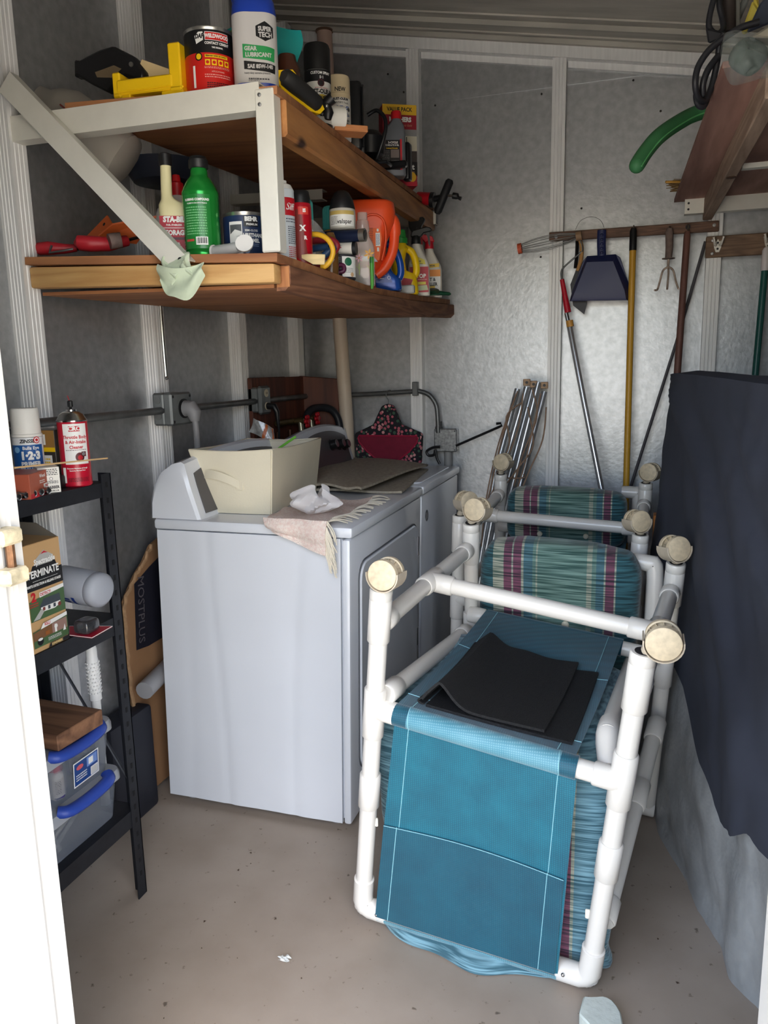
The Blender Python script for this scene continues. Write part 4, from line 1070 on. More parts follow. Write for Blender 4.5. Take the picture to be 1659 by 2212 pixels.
l_.new(r1.outputs[0], mx.inputs[0]); l_.new(r2.outputs[0], mx.inputs[7]); l_.new(mx.outputs[2], n_['Principled BSDF'].inputs['Base Color'])
n_['Principled BSDF'].inputs['Roughness'].default_value = .85
out = [(-.152, -.124), (.150, -.124), (.154, -.05), (.158, .0), (.152, .012), (.06, .05), (.04, .10), (.025, .132), (0, .142), (-.028, .132), (-.045, .10), (-.07, .05), (-.158, .010), (-.160, 0), (-.156, -.06)]
Mb = Matrix.Rotation(PI / 2, 4, 'X')
obj('body', MB().prism(out, .0, .028, M=Mb, bev=.006), M_floral, t, 40)
pk = [(-.140, -.010), (-.135, .0), (.135, .0), (.140, -.010), (.135, -.03), (.10, -.07), (.05, -.108), (0, -.118), (-.05, -.108), (-.10, -.07), (-.135, -.03)]
obj('pocket', MB().prism(pk, .028, .036, M=Mb, bev=.004), mat('dark_red_cloth', (128, 24, 52), .8, 0, (40, .15, 3)), t, 40)
obj('pocket_piping', MB().tube([(p[0], -.036, p[1]) for p in pk], .004, 6, closed=True), mat('bright_red_piping', (160, 26, 62), .7), t, 50)
obj('hanger_hook', MB().tube(smoothpath([(0, -.012, .138), (0, -.012, .158), (-.008, -.012, .17), (-.010, -.010, .190), (.0, .006, .200), (.010, .020, .190)], 5), .0022, 6), M_zinc, t, 50)
# ------------------------------------------------------------------ tool rails on the back wall
W_rail = wood('dark_stained_rail', (122, 88, 66), (84, 58, 44), 0, 30, .6, 3.0)
yw = 3.335
RL = (-.05, 3.33, 1.86)
t = thing('tool_rail', 'long brown wooden tool rail with hooks on the back wall', 'rail', RL)
obj('board', MB().hexa([(-0.369,3.32,1.874), (0.2636,3.32,1.872), V((0.2636,3.32,1.872)) + V((0, .019, 0)), V((-0.369,3.32,1.874)) + V((0, .019, 0))] [::1] if False else
    [V((-0.3703,3.32,1.84)), V((0.2657,3.32,1.833)), V((0.2657,3.32,1.833)) + V((0, .019, 0)), V((-0.3703,3.32,1.84)) + V((0, .019, 0)),
     V((-0.3709,3.32,1.874)), V((0.2636,3.32,1.872)), V((0.2636,3.32,1.872)) + V((0, .019, 0)), V((-0.3709,3.32,1.874)) + V((0, .019, 0))], .002), W_rail, t, 20, RL)
M_hook = mat('hook_steel', (120, 110, 96), .4, .8)
for q in ((-0.2585,3.312,1.854), (-0.1659,3.312,1.861), (-0.0439,3.312,1.866), (0.0876,3.312,1.853), (0.1542,3.312,1.855)):
    q = V(q)
    obj('cup_hook', MB().tube(smoothpath([q + V((0, .008, .006)), q + V((0, -.012, .006)), q + V((0, -.020, -.004)), q + V((0, -.014, -.014)), q + V((0, -.005, -.012))], 4), .0026, 8), M_hook, t, 50, RL)
for q in ((0.2482,3.32,1.856), (-0.3429,3.32,1.854)):
    obj('screw', MB().lathe([(.0004, 0), (.007, 0), (.006, .0015), (.0004, .002)], 12, M=Matrix.Translation(q) @ Matrix.Rotation(PI / 2, 4, 'X')), mat('screw_steel', (150, 150, 150), .4, .8), t, 30, RL)
RL2 = (.33, 3.33, 1.78)
W_rail2 = wood('brown_hook_board', (140, 112, 88), (104, 80, 62), 0, 22, .65, 3.0, 4)
t = thing('hook_board', 'wider brown board with double hooks behind the black cover', 'rail', RL2)
obj('board', MB().box((.222, 3.32, 1.738), (.62, 3.339, 1.816), .003), W_rail2, t, 20, RL2)
M_wh = mat('white_hook', (226, 222, 212), .35, .2)
for px in (.264, .440):
    z = 1.79
    pm = MB().prism([(-.018, .012), (-.006, .004), (0, .014), (.006, .004), (.018, .012), (.012, -.018), (.006, -.034), (-.006, -.034), (-.012, -.018)], 0, .004, M=Matrix.Translation((px, 3.32, z)) @ Matrix.Rotation(PI / 2, 4, 'X'))
    o = obj('hook_plate', pm, M_wh, t, 30, RL2)
    for s in (-1, 1):
        obj('prong', MB().tube(smoothpath([(px + s * .006, 3.316, z - .008), (px + s * .010, 3.300, z - .010), (px + s * .014, 3.292, z + .004), (px + s * .018, 3.29, z + .018)], 4), [.004] * 12 + [.005], 8), M_wh, o, 50, RL2)
    for dz in (.0, -.022): obj('screw_hole', MB().lathe([(.0004, 0), (.0042, 0), (.0042, .0006), (.0004, .0006)], 10, M=Matrix.Translation((px, 3.3155, z + dz)) @ Matrix.Rotation(PI / 2, 4, 'X')), BLACK, o, 0, RL2)
for z in (1.80, 1.752):
    obj('screw', MB().lathe([(.0004, 0), (.006, 0), (.005, .0015), (.0004, .002)], 12, M=Matrix.Translation((.246, 3.3195, z)) @ Matrix.Rotation(PI / 2, 4, 'X')), mat('screw_steel', (150, 150, 150), .4, .8), t, 30, RL2)
# ---- hanging tools
# wire fruit-picker basket on the rail
FP = (-0.3402,3.28,1.825)
t = thing('wire_whisk', 'wire tine basket with orange tip hung at left end of tool rail', 'garden tool', FP)
a, b = V((-0.2617,3.285,1.845)), V((-0.4809,3.285,1.814))
for j in range(8):
    an = 2 * PI * j / 8
    o1 = V((0, math.cos(an), math.sin(an)))
    pts = [a + o1 * .012, a.lerp(b, .35) + o1 * .026, a.lerp(b, .7) + o1 * .026, b + o1 * .016]
    obj('wire', MB().tube(smoothpath(pts, 4), .0014, 5), M_zinc, t, 50, FP)
obj('orange_tip', MB().tube([b + (b - a).normalized() * -.006, b + (b - a).normalized() * .010], .0205, 14), mat('faded_orange', (206, 92, 60), .6), t, 40, FP)
obj('collar', MB().tube([a, a + (a - b).normalized() * .022], .018, 12), mat('tan_collar', (150, 120, 92), .6), t, 40, FP)
# saw handle behind the dustpan
HS = (-0.2508,3.3,1.795)
t = thing('pruning_saw', 'curved pruning saw with tan and black handle behind blue dustpan', 'saw', HS)
hp = [(-0.2577,3.3,1.856), (-0.2405,3.3,1.812), (-0.2409,3.3,1.759), (-0.2543,3.3,1.715)]
obj('handle', MB().tube(smoothpath(hp, 6), [.010 + .004 * math.sin(PI * i / 18) for i in range(19)], 10, flat=.6), mat('tan_handle', (196, 150, 96), .5), t, 50, HS)
obj('grip_back', MB().tube(smoothpath([(-0.2576,3.306,1.832), (-0.2581,3.306,1.779), (-0.2622,3.306,1.726)], 6), .012, 8, flat=.6), BLACK, t, 50, HS)
bl = [(-0.2578,3.318,1.73), (-0.2819,3.318,1.665), (-0.269,3.318,1.582), (-0.2241,3.318,1.545), (-0.2143,3.318,1.589), (-0.2273,3.318,1.671)]
bm3 = MB().prism([(p[0] - HS[0], p[2] - HS[2]) for p in bl], -.0015, .0015, M=Matrix.Translation((0, .018, 0)) @ Matrix.Rotation(PI / 2, 4, 'X'))
obj('blade', bm3, mat('black_steel', (26, 26, 30), .4, .4), t, 20)
# blue dustpan
DPN = (-0.1665,3.3,1.719)
t = thing('dustpan', 'dark blue plastic dustpan hanging by its handle on tool rail', 'dustpan', DPN)
M_navy = mat('navy_plastic', (34, 42, 86), .45)
yy = 3.30
op = [(-0.2179,3.3,1.77), (-0.1081,3.3,1.77), (-0.0902,3.3,1.757), (-0.0553,3.3,1.657), (-0.0548,3.3,1.591), (-0.2825,3.3,1.598), (-0.2724,3.3,1.635), (-0.2353,3.3,1.748)]
P2 = [(p[0] - DPN[0], p[2] - DPN[2]) for p in op]
Mv = Matrix.Rotation(PI / 2, 4, 'X')
obj('pan_back', MB().prism(P2, -.006, -.002, M=Mv, bev=.0015), M_navy, t, 30)
ip = [(-0.2189,3.27,1.744), (-0.1133,3.27,1.741), (-0.0643,3.27,1.626), (-0.0561,3.27,1.591), (-0.2782,3.27,1.597), (-0.2627,3.27,1.633)]
P3 = [(p[0] - DPN[0], p[2] - DPN[2]) for p in ip]
def bow(a, b, y0, y1):
    return [V((p[0], y0, p[1])) for p in a], [V((p[0], y1, p[1])) for p in b]
front = MB().loft([[V((p[0], .0, p[1])) for p in [P2[0], P2[1], P2[3], P2[4], P2[5], P2[6]]], [V((p[0] * .97, -.030, p[1])) for p in P3], [V((p[0] * .94, -.032, p[1] * .96)) for p in P3]])
obj('pan_bowl', front, M_navy, t, 25)
hp = [V((-0.1606,3.295,1.766)) - V(DPN), V((-0.1638,3.295,1.815)) - V(DPN), V((-0.1635,3.295,1.864)) - V(DPN)]
hob = obj('handle', MB().tube(smoothpath(hp, 5), .009, 12, flat=1.85), M_navy, t, 50)
for k in range(5):
    q = hp[0].lerp(hp[2], .12 + .17 * k)
    obj('grip_bump', MB().sphere(q + V((0, -.008, 0)), .007, 6, sc=(.9, .5, .9)), M_navy, hob, 50)
obj('hang_loop', MB().tube(smoothpath([V((-0.2673,3.325,1.878)) - V(DPN), V((-0.2465,3.325,1.911)) - V(DPN), V((-0.2056,3.325,1.922)) - V(DPN), V((-0.1714,3.325,1.906)) - V(DPN), V((-0.1563,3.325,1.877)) - V(DPN)], 5), .0008, 5), M_zinc, t, 50)
# telescopic pole with red grip and bent hook
TPO = (-0.131,3.25,0.8323)
t = thing('extension_pole', 'silver telescopic roller pole with red grip and bent wire end', 'pole', TPO)
def tp(px, py, y=3.285): return px
pa, pb_, pc = (-0.2811,3.28,1.526), (-0.2096,3.235,1.193), (-0.1286,3.19,0.8419)
pd = V(pc) + (V(pc) - V(pb_)) * 2.2
if pd.z < 0: pd = V(pc).lerp(pd, (V(pc).z - .01) / (V(pc).z - pd.z))
obj('inner_tube', MB().tube([(-0.294,3.295,1.552), (-0.2795,3.29,1.497)], .0085, 12), M_chrome, t, 50, TPO)
obj('outer_tube', MB().tube([(-0.2795,3.29,1.5), pb_, pc, pd], .0115, 14), mat('aluminium_tube', (206, 208, 212), .25, .8), t, 50, TPO)
obj('grip', MB().tube([(-0.3137,3.3,1.685), (-0.3075,3.299,1.655), (-0.2929,3.296,1.582), (-0.2867,3.295,1.554)], [.009, .0095, .0125, .0135], 14), mat('red_grip', (186, 26, 46), .4), t, 50, TPO)
obj('collar', MB().tube([(-0.28,3.29,1.522), (-0.2758,3.29,1.497)], .0145, 14), mat('amber_collar', (206, 150, 70), .45), t, 40, TPO)
obj('wire_frame', MB().tube(smoothpath([(-0.3137,3.3,1.681), (-0.3163,3.3,1.719), (-0.2895,3.3,1.748), (-0.2461,3.29,1.78), (-0.2358,3.29,1.796), (-0.2476,3.29,1.838), (-0.2586,3.29,1.853)], 5), .0036, 8), M_zinc, t, 50, TPO)
# yellow broom pole
YB_ = (-0.0361,3.22,0.8398)
t = thing('yellow_pole', 'yellow broom handle with black cap hanging on tool rail', 'pole', YB_)
y0, y1 = V((-0.0444,3.295,1.79)), V((-0.0359,3.26,0.8143))
ye = y1 + (y1 - y0) * 1.05
obj('pole', MB().tube([y0, y1, V((ye.x, ye.y, .02))], .0128, 14), mat('yellow_paint', (206, 156, 52), .4, 0, (5, .12, 3)), t, 50, YB_)
obj('cap', MB().tube([(-0.0437,3.297,1.862), (-0.0449,3.297,1.85), (-0.0441,3.295,1.779)], [.010, .0138, .0142], 14), BLACK, t, 50, YB_)
# hand cultivator
HC = (0.0905,3.3,1.739)
t = thing('hand_cultivator', 'three-pronged hand cultivator with worn grey handle on tool rail', 'garden tool', HC)
M_worn = mat('worn_grey_handle', (130, 112, 104), .8, 0, (60, .35, 4))
obj('handle', MB().tube([(0.0889,3.3,1.853), (0.0877,3.3,1.841), (0.0903,3.3,1.782), (0.0887,3.3,1.742)], [.010, .0145, .014, .0125], 12), M_worn, t, 50, HC)
obj('guard', MB().lathe([(.004, 0), (.024, 0), (.024, .003), (.004, .003)], 16, M=Matrix.Translation(V((0.0888,3.3,1.74)) - V(HC))), M_worn, t, 30)
M_tine = mat('rusty_white_metal', (196, 176, 160), .6, .2, (50, .45, 4))
obj('shank', MB().tube([(0.0889,3.3,1.739), (0.0887,3.3,1.704)], .0045, 8), M_tine, t, 50, HC)
for q in ([(0.0884,3.3,1.71), (0.0703,3.295,1.696), (0.06,3.285,1.653), (0.0524,3.27,1.625), (0.0422,3.26,1.622)], [(0.0884,3.3,1.71), (0.0908,3.29,1.686), (0.0888,3.27,1.641), (0.0876,3.26,1.623)], [(0.0884,3.3,1.71), (0.1074,3.295,1.696), (0.119,3.285,1.653), (0.1279,3.27,1.627), (0.1294,3.26,1.623)]):
    obj('tine', MB().tube(smoothpath(q, 5), .0038, 8), M_tine, t, 50, HC)
# brown wooden handle and thin dark rod
WH = (0.1515,3.28,1.595)
t = thing('wooden_tool_handle', 'long dark brown wooden tool handle hanging from last hook', 'handle', WH)
a, b = V((0.1525,3.295,1.836)), V((0.1385,3.25,1.304))
obj('handle', MB().tube([a, a.lerp(b, .03), b, b + (b - a) * .9], [.009, .0125, .0135, .0135], 12), wood('brown_handle', (116, 78, 68), (84, 54, 48), 2, 14, .6, 2.0), t, 50, WH)
obj('hang_eye', MB().lathe([(.005, -.003), (.009, -.003), (.009, .003), (.005, .003), (.005, -.003)], 14, M=Matrix.Translation(V((0.1536,3.3,1.853)) - V(WH)) @ Matrix.Rotation(PI / 2, 4, 'X')), BLACK, t, 40)
a, b = V((0.2212,3.335,1.8)), V((-0.0129,3.32,0.8636))
tag(obj('steel_rod', MB().tube([a, a.lerp(b, .4) + V((.006, 0, 0)), b, b + (b - a) * .55], .0062, 10), mat('dark_rod', (86, 84, 88), .4, .5)), 'thin dark grey rod leaning diagonally below the tool rail', 'rod')
# teal-handled broom at the right
TB_ = (0.4189,3.26,1.48)
t = thing('teal_broom_handle', 'dark green metal broom handle with white top by hook board', 'pole', TB_)
a, b = V((0.4296,3.29,1.675)), V((0.4163,3.26,1.264))
obj('pole', MB().tube([a, b, b + (b - a) * 1.2], .0125, 12), mat('green_pole', (34, 92, 84), .35), t, 50, TB_)
obj('grip', MB().tube([(0.4309,3.292,1.758), (0.43,3.292,1.748), (0.4296,3.29,1.675)], [.008, .0135, .0145], 12), ink((226, 220, 220)), t, 50, TB_)
# bundle of old aluminium poles with cord in the corner
M_alp = mat('dull_alu_pole', (196, 198, 200), .3, .75, (30, .2, 3))
BP = (-0.4462,3.2,0.8311)
t = thing('pole_bundle', 'bundle of silver tent poles bound with tan cord against wall', 'poles', BP)
for (x0, y0, x1, y1, yy, r) in ((1122,838,1092,980,3.25,.011), (1136,836,1102,990,3.24,.012), (1161,824,1110,1045,3.23,.012), (1150,840,1120,990,3.25,.010), (1173,842,1122,1040,3.22,.011)):
    pass
for a, b, r in (((-0.4855,3.28,1.25), (-0.5669,3.22,0.904), .012), ((-0.4457,3.27,1.258), (-0.5415,3.21,0.8861), .013), ((-0.3983,3.27,1.276), (-0.4965,3.2,0.8296), .013), ((-0.4229,3.3,1.264), (-0.5193,3.22,0.8457), .010), ((-0.3754,3.29,1.237), (-0.4654,3.2,0.8266), .012)):
    a, b = V(a), V(b); e = b + (b - a) * 3.0
    if e.z < .01: e = b.lerp(e, (b.z - .01) / (b.z - e.z))
    e.x = max(e.x, -.69)
    obj('pole', MB().tube([a, b, e], r, 12), M_alp, t, 50, BP)
M_cordm = mat('tan_cord', (150, 124, 104), .9)
for k, pth in enumerate(((1116,850,1075,960,1050,1080,1038,1180), (1160,850,1130,930,1108,1010,1070,1090), (1168,850,1140,950,1120,1030,1100,1090), (1180,880,1170,950,1140,1020,1118,1080), (1120,860,1100,930,1080,1000,1060,1060), (1140,850,1135,910,1115,960,1096,1020), (1118,845,1085,940,1062,1040,1042,1120), (1165,860,1150,920,1130,970,1110,1050))):
    pass
for pth in ([(-0.4818,3.23,1.233), (-0.5451,3.18,1.036), (-0.5874,3.12,0.8007), (-0.6026,3.1,0.6072)], [(-0.3822,3.22,1.232), (-0.4144,3.17,1.047), (-0.446,3.14,0.8982), (-0.488,3.1,0.7882)],
            [(-0.3611,3.24,1.175), (-0.3671,3.18,1.047), (-0.4175,3.15,0.9166), (-0.4543,3.1,0.8085)], [(-0.4795,3.24,1.242), (-0.5315,3.19,1.064), (-0.5644,3.13,0.8775), (-0.595,3.1,0.7259)],
            [(-0.4175,3.23,1.251), (-0.3933,3.2,1.139), (-0.4452,3.18,0.9889), (-0.4774,3.15,0.8575)], [(-0.4565,3.24,1.232), (-0.4683,3.2,1.101), (-0.5142,3.16,0.9518), (-0.5681,3.12,0.8208)],
            [(-0.463,3.235,1.194), (-0.5184,3.2,1.14), (-0.5043,3.19,1.026), (-0.5528,3.14,0.8957)], [(-0.4354,3.23,1.176), (-0.4042,3.18,1.028), (-0.4621,3.17,0.9322), (-0.526,3.12,0.8414)]):
    obj('cord', MB().tube(smoothpath(pth, 6), .0032, 6), M_cordm, t, 60, BP)
obj('cord_wrap', MB().tube(smoothpath([(-0.562,3.17,0.9011), (-0.5176,3.16,0.8899), (-0.4412,3.16,0.8917), (-0.4404,3.18,0.9043)], 5), .003, 6), M_cordm, t, 60, BP)
for q in ((-0.4448,3.262,1.277), (-0.4162,3.262,1.269), (-0.3733,3.268,1.264)):
    q = V(q)
    o = obj('end_bracket', MB().box(q + V((-.015, -.004, -.014)), q + V((.015, .004, .014)), .002), mat('rusty_bracket', (180, 150, 120), .6, .3, (60, .4, 4)), t, 30, BP)
    obj('bolt_hole', MB().lathe([(.0004, 0), (.006, 0), (.006, .001), (.0004, .001)], 10, M=Matrix.Translation(q + V((0, -.0045, 0))) @ Matrix.Rotation(PI / 2, 4, 'X')), BLACK, o, 0, BP)
# ------------------------------------------------------------------ white pipe chairs, upturned, casters on top
M_pvc = mat('white_pvc', (228, 224, 216), .28, 0, (6, .05, 4), coat=.25)
M_wheel = mat('aged_wheel', (216, 200, 170), .55, 0, (90, .22, 5))
M_hood = mat('aged_hood', (196, 184, 164), .5, 0, (40, .15, 3))
M_rub = mat('black_insert', (40, 38, 40), .6)
def weave(name, rgb, rgb2, sc=420.0, rough=.55, alpha=1.0):
    m = mat(name, rgb, rough)
    n = m.node_tree.nodes; l = m.node_tree.links; b = n['Principled BSDF']
    tc = n.new('ShaderNodeTexCoord')
    wv = []
    for ax in ('X', 'Z'):
        w_ = n.new('ShaderNodeTexWave'); w_.wave_type = 'BANDS'; w_.bands_direction = ax; w_.inputs['Scale'].default_value = sc / 6.28; w_.inputs['Distortion'].default_value = .3
        l.new(tc.outputs['Object'], w_.inputs['Vector']); wv.append(w_)
    mu = n.new('ShaderNodeMath'); mu.operation = 'MULTIPLY'
    l.new(wv[0].outputs['Fac'], mu.inputs[0]); l.new(wv[1].outputs['Fac'], mu.inputs[1])
    nz = n.new('ShaderNodeTexNoise'); nz.inputs['Scale'].default_value = 14; nz.inputs['Detail'].default_value = 4
    l.new(tc.outputs['Object'], nz.inputs['Vector'])
    ad = n.new('ShaderNodeMath'); ad.operation = 'MULTIPLY_ADD'; ad.inputs[1].default_value = .7
    l.new(mu.outputs[0], ad.inputs[0]); 
    sb = n.new('ShaderNodeMath'); sb.operation = 'MULTIPLY_ADD'; sb.inputs[1].default_value = .8; sb.inputs[2].default_value = -.22
    l.new(nz.outputs[0], sb.inputs[0]); l.new(sb.outputs[0], ad.inputs[2])
    rp = n.new('ShaderNodeValToRGB'); rp.color_ramp.elements[0].color = lin(rgb); rp.color_ramp.elements[1].color = lin(rgb2)
    l.new(ad.outputs[0], rp.inputs[0]); l.new(rp.outputs[0], b.inputs['Base Color'])
    bp = n.new('ShaderNodeBump'); bp.inputs['Strength'].default_value = .3; bp.inputs['Distance'].default_value = .001
    l.new(mu.outputs[0], bp.inputs['Height']); l.new(bp.outputs[0], b.inputs['Normal'])
    b.inputs['Alpha'].default_value = alpha
    b.inputs['Sheen Weight'].default_value = .35
    return m
M_sling = weave('teal_sling', (0, 78, 98), (18, 122, 142))
M_sling_lit = weave('teal_sling_lit', (62, 128, 148), (124, 172, 184))  # paler teal: highlight on bar sleeve and bottom fold put into the colour
M_hem = weave('teal_hem', (0, 66, 86), (10, 94, 114))
M_thread = mat('pale_thread', (150, 205, 215), .7)
def caster(par, shift, c, a, stem):
    """twin-wheel caster: centre c, axle direction a, stem foot"""
    c = V(c); a = V(a).normalized(); top = V((0, 0, 1))
    x = top.cross(a).normalized(); y = a.cross(x)
    M = Matrix(((x.x, y.x, a.x, c.x), (x.y, y.y, a.y, c.y), (x.z, y.z, a.z, c.z), (0, 0, 0, 1)))
    hood = MB()
    rings = []
    for k in range(15):
        t = math.radians(172 + 196 * k / 14)
        rings.append([(r * math.cos(t), r * math.sin(t), z) for r, z in ((.0335, -.0255), (.036, -.0245), (.036, .0245), (.0335, .0255))])
    hood.loft(rings, True, True, 0, M)
    ho = obj('caster_hood', hood, M_hood, par, 40, shift)
    obj('stem', MB().tube([stem, V(stem) + (c - V(stem)) * .35], .011, 12), M_hood, ho, 40, shift)
    for s in (1, -1):
        w_ = MB()
        w_.lathe([(.0005, s * .024), (.029, s * .024), (.0315, s * .0225), (.0322, s * .018), (.0322, s * .012), (.029, s * .0115), (.028, s * .019), (.0005, s * .0195)], 32, M=M)
        for k in range(12):
            t = 2 * PI * k / 12
            w_.hexa([M @ V((r * math.cos(t) - q * math.sin(t), r * math.sin(t) + q * math.cos(t), z)) for z in (s * .0125, s * .0195) for r, q in ((.008, -.0007), (.0285, -.0007), (.0285, .0007), (.008, .0007))])
        obj('wheel', w_, M_wheel, ho, 40, shift)
    obj('axle', MB().lathe([(.007, -.022), (.007, .022)], 12, M=M), M_hood, ho, 40, shift)
PR_, FR_ = .0205, .0248
def pipe_chair(name, label, N, shift, casters, full=True):
    t = thing(name, label, 'chair', shift)
    def pipe(a, b, r=PR_, nm='pipe'): return obj(nm, MB().tube([a, b], r, 18), M_pvc, t, 40, shift)
    def sleeve(a, b, r=FR_):
        a, b = V(a), V(b); d = (b - a).normalized() * .003
        return obj('fitting', MB().tube([a, a + d, b - d, b], [r - .0025, r, r, r - .0025], 18), M_pvc, t, 40, shift)
    def at(a, b, f): return V(a).lerp(V(b), f)
    N = {k: V(v) for k, v in N.items()}
    # four posts with their caps, tees and sleeves
    for bt_, tp_, f0 in (('BL', 'TL', True), ('BR', 'TR', True), ('RBL', 'RTL', False), ('RBR', 'RTR', False)):
        b, tt = N[bt_], N[tp_]
        obj('leg', MB().tube([b, at(b, tt, .985)], PR_, 18), M_pvc, t, 40, shift)
        u = (tt - b).normalized(); L = (tt - b).length
        sleeve(tt - u * .125, tt - u * .022); sleeve(tt - u * .026, tt)
        obj('cap_insert', MB().tube([tt - u * .001, tt + u * .0012], .0165, 16), M_rub, t, 40, shift)
        if f0:
            for f, h in ((.735, .05), (.40, .045)): 
                q = at(b, tt, f); 
                if f == .40: sleeve(q - u * h, q + u * h)
            q = at(b, tt, .645); sleeve(q - u * .062, q + u * .062)
        else:
            q = at(b, tt, .60); sleeve(q - u * .05, q + u * .05)
    # elbows at the foot of the front legs and the bottom crossbar
    for bt_, ot in (('BL', 'BR'), ('BR', 'BL')):
        b, o_ = N[bt_], N[ot]; tt = N['T' + bt_[1]]
        u = (tt - b).normalized(); v = (o_ - b).normalized()
        obj('elbow', MB().tube([b + u * .085, b + u * .083, b + u * .02, b + u * .006 + v * .006, b + v * .02, b + v * .066, b + v * .07], [.022, FR_, FR_, FR_, FR_, FR_, .022], 18), M_pvc, t, 50, shift)
        e = obj('screw', MB().sphere(b + v * .05 + V((-.004, -.0245, .008)), .0045, 6), M_chrome, t, 40, shift)
    pipe(N['BL'], N['BR'])
    # middle crossbar with tees
    pipe(N['ML'], N['MR'])
    v = (N['MR'] - N['ML']).normalized()
    sleeve(N['ML'], N['ML'] + v * .055); sleeve(N['MR'] - v * .055, N['MR']); 
    # upper side rails with tee for the top crossbar
    rails = {}
    for s in 'LR':
        f, r = N['T' + s], N['RT' + s]; uf = (N['T' + s] - N['B' + s]).normalized()
        a, b = f - uf * .085, r - uf * .078
        pipe(a, b); d = (b - a).normalized()
        sleeve(a + d * .018, a + d * .060); sleeve(b - d * .060, b - d * .018)
        m = a.lerp(b, .50); rails[s] = m; sleeve(m - d * .048, m + d * .048)
    pipe(rails['L'], rails['R']); v = (rails['R'] - rails['L']).normalized()
    sleeve(rails['L'], rails['L'] + v * .062); sleeve(rails['R'] - v * .062, rails['R'])
    # lower side rails
    LLf, RLL = N['LL'], N['RLL']
    pipe(LLf, RLL); d = (RLL - LLf).normalized(); sleeve(LLf, LLf + d * .07); sleeve(RLL - d * .05, RLL)
    E = N['E']; Eb = E + (RLL - LLf) * .92
    pipe(E, Eb)
    obj('elbow', MB().tube([E + (Eb - E).normalized() * .06, E + (Eb - E).normalized() * .02, E + (Eb - E).normalized() * .004 + V((0, -.001, -.004)), E + V((.001, -.010, -.02)), N['E2']], [FR_] * 4 + [PR_], 18), M_pvc, t, 50, shift)
    if full:
        pipe(N['Q0'], N['Q1']); d = (N['Q1'] - N['Q0']).normalized(); sleeve(N['Q0'], N['Q0'] + d * .07); sleeve(N['Q1'] - d * .06, N['Q1'] - d * .004); q = N['Q0'].lerp(N['Q1'], .42); sleeve(q - d * .04, q + d * .04)
        g = N['RBR'] - N['RBL']
        pipe(N['RBL'], N['RBR'] ); sleeve(N['RBR'] - g.normalized() * .05, N['RBR'] + g.normalized() * .02)
    # rear crossbar carrying the sling
    pipe(N['SL'] , N['SR']); v = (N['SR'] - N['SL']).normalized()
    sleeve(N['SL'], N['SL'] + v * .05); sleeve(N['SR'] - v * .05, N['SR'])
    for c, a, s in casters: caster(t, shift, c, a, s)
    return t
N1 = dict(BL=(-.600, 1.574, .050), TL=(-.504, 1.490, .890), BR=(-.057, 1.520, .032), TR=(.026, 1.436, .821), ML=(-.537, 1.520, .602), MR=(-.005, 1.466, .538),
          RTL=(-.441, 2.113, .910), RTR=(.107, 2.059, .840), RBL=(-.475, 2.29, .08), RBR=(.071, 2.245, .032), LL=(-.511, 1.520, .636), RLL=(-.462, 2.14, .575),
          E=(-.036, 1.56, .588), E2=(-.030, 1.490, .545), Q0=(.082, 2.11, .374), Q1=(-.030, 1.550, .150), SL=(-.455, 2.15, .628), SR=(.080, 2.10, .566))
S1 = (-.28, 1.85, 0)
C1 = [((-.479, 1.450, .935), (-.106, -.993, .049), (-.500, 1.489, .893)), ((.058, 1.405, .858), (.008, -.999, -.051), (.030, 1.432, .824)),
      ((-.420, 2.105, .953), (-.274, -.959, .072), (-.441, 2.113, .911)), ((.100, 2.035, .884), (.506, -.856, .107), (.107, 2.059, .841))]
chair1 = pipe_chair('pipe_chair', 'upturned white pipe patio chair with teal sling, nearest the door', N1, S1, C1)
N2 = dict(BL=(-.575, 2.45, .05), TL=(-.538, 2.405, .874), BR=(-.02, 2.42, .04), TR=(.020, 2.360, .846), ML=(-.553, 2.42, .59), MR=(.002, 2.38, .56),
          RTL=(-.504, 2.985, .930), RTR=(.036, 2.955, .913), RBL=(-.530, 3.09, .05), RBR=(.02, 3.06, .04), LL=(-.545, 2.42, .63), RLL=(-.515, 3.02, .60),
          E=(-.03, 2.46, .60), E2=(-.025, 2.39, .57), Q0=(.02, 3.02, .37), Q1=(-.01, 2.45, .15), SL=(-.515, 3.005, .72), SR=(.032, 2.975, .70))
S2 = (-.26, 2.72, 0)
C2 = [((-.513, 2.385, .925), (.673, -.738, .048), (-.538, 2.405, .875)), ((.008, 2.335, .892), (.536, -.841, .074), (.020, 2.36, .847)),
      ((-.492, 2.970, .981), (-.259, -.966, .02), (-.504, 2.985, .931)), ((.050, 2.93, .958), (-.385, -.923, .028), (.036, 2.955, .914))]
chair2 = pipe_chair('pipe_chair', 'upturned white pipe patio chair behind, close to the back wall', N2, S2, C2)
# extra elbows beside the cushions
for sh, par, pts in ((S1, chair1, [(-.02, 2.27, .787), (.045, 2.262, .783), (.062, 2.26, .765), (.062, 2.255, .61), (.060, 2.25, .48)]), (S2, chair2, [(-.05, 3.06, .86), (.0, 3.06, .858), (.012, 3.06, .845), (.012, 3.06, .70)])):
    obj('elbow', MB().tube(smoothpath(pts, 4), .024, 16), M_pvc, par, 50, sh)
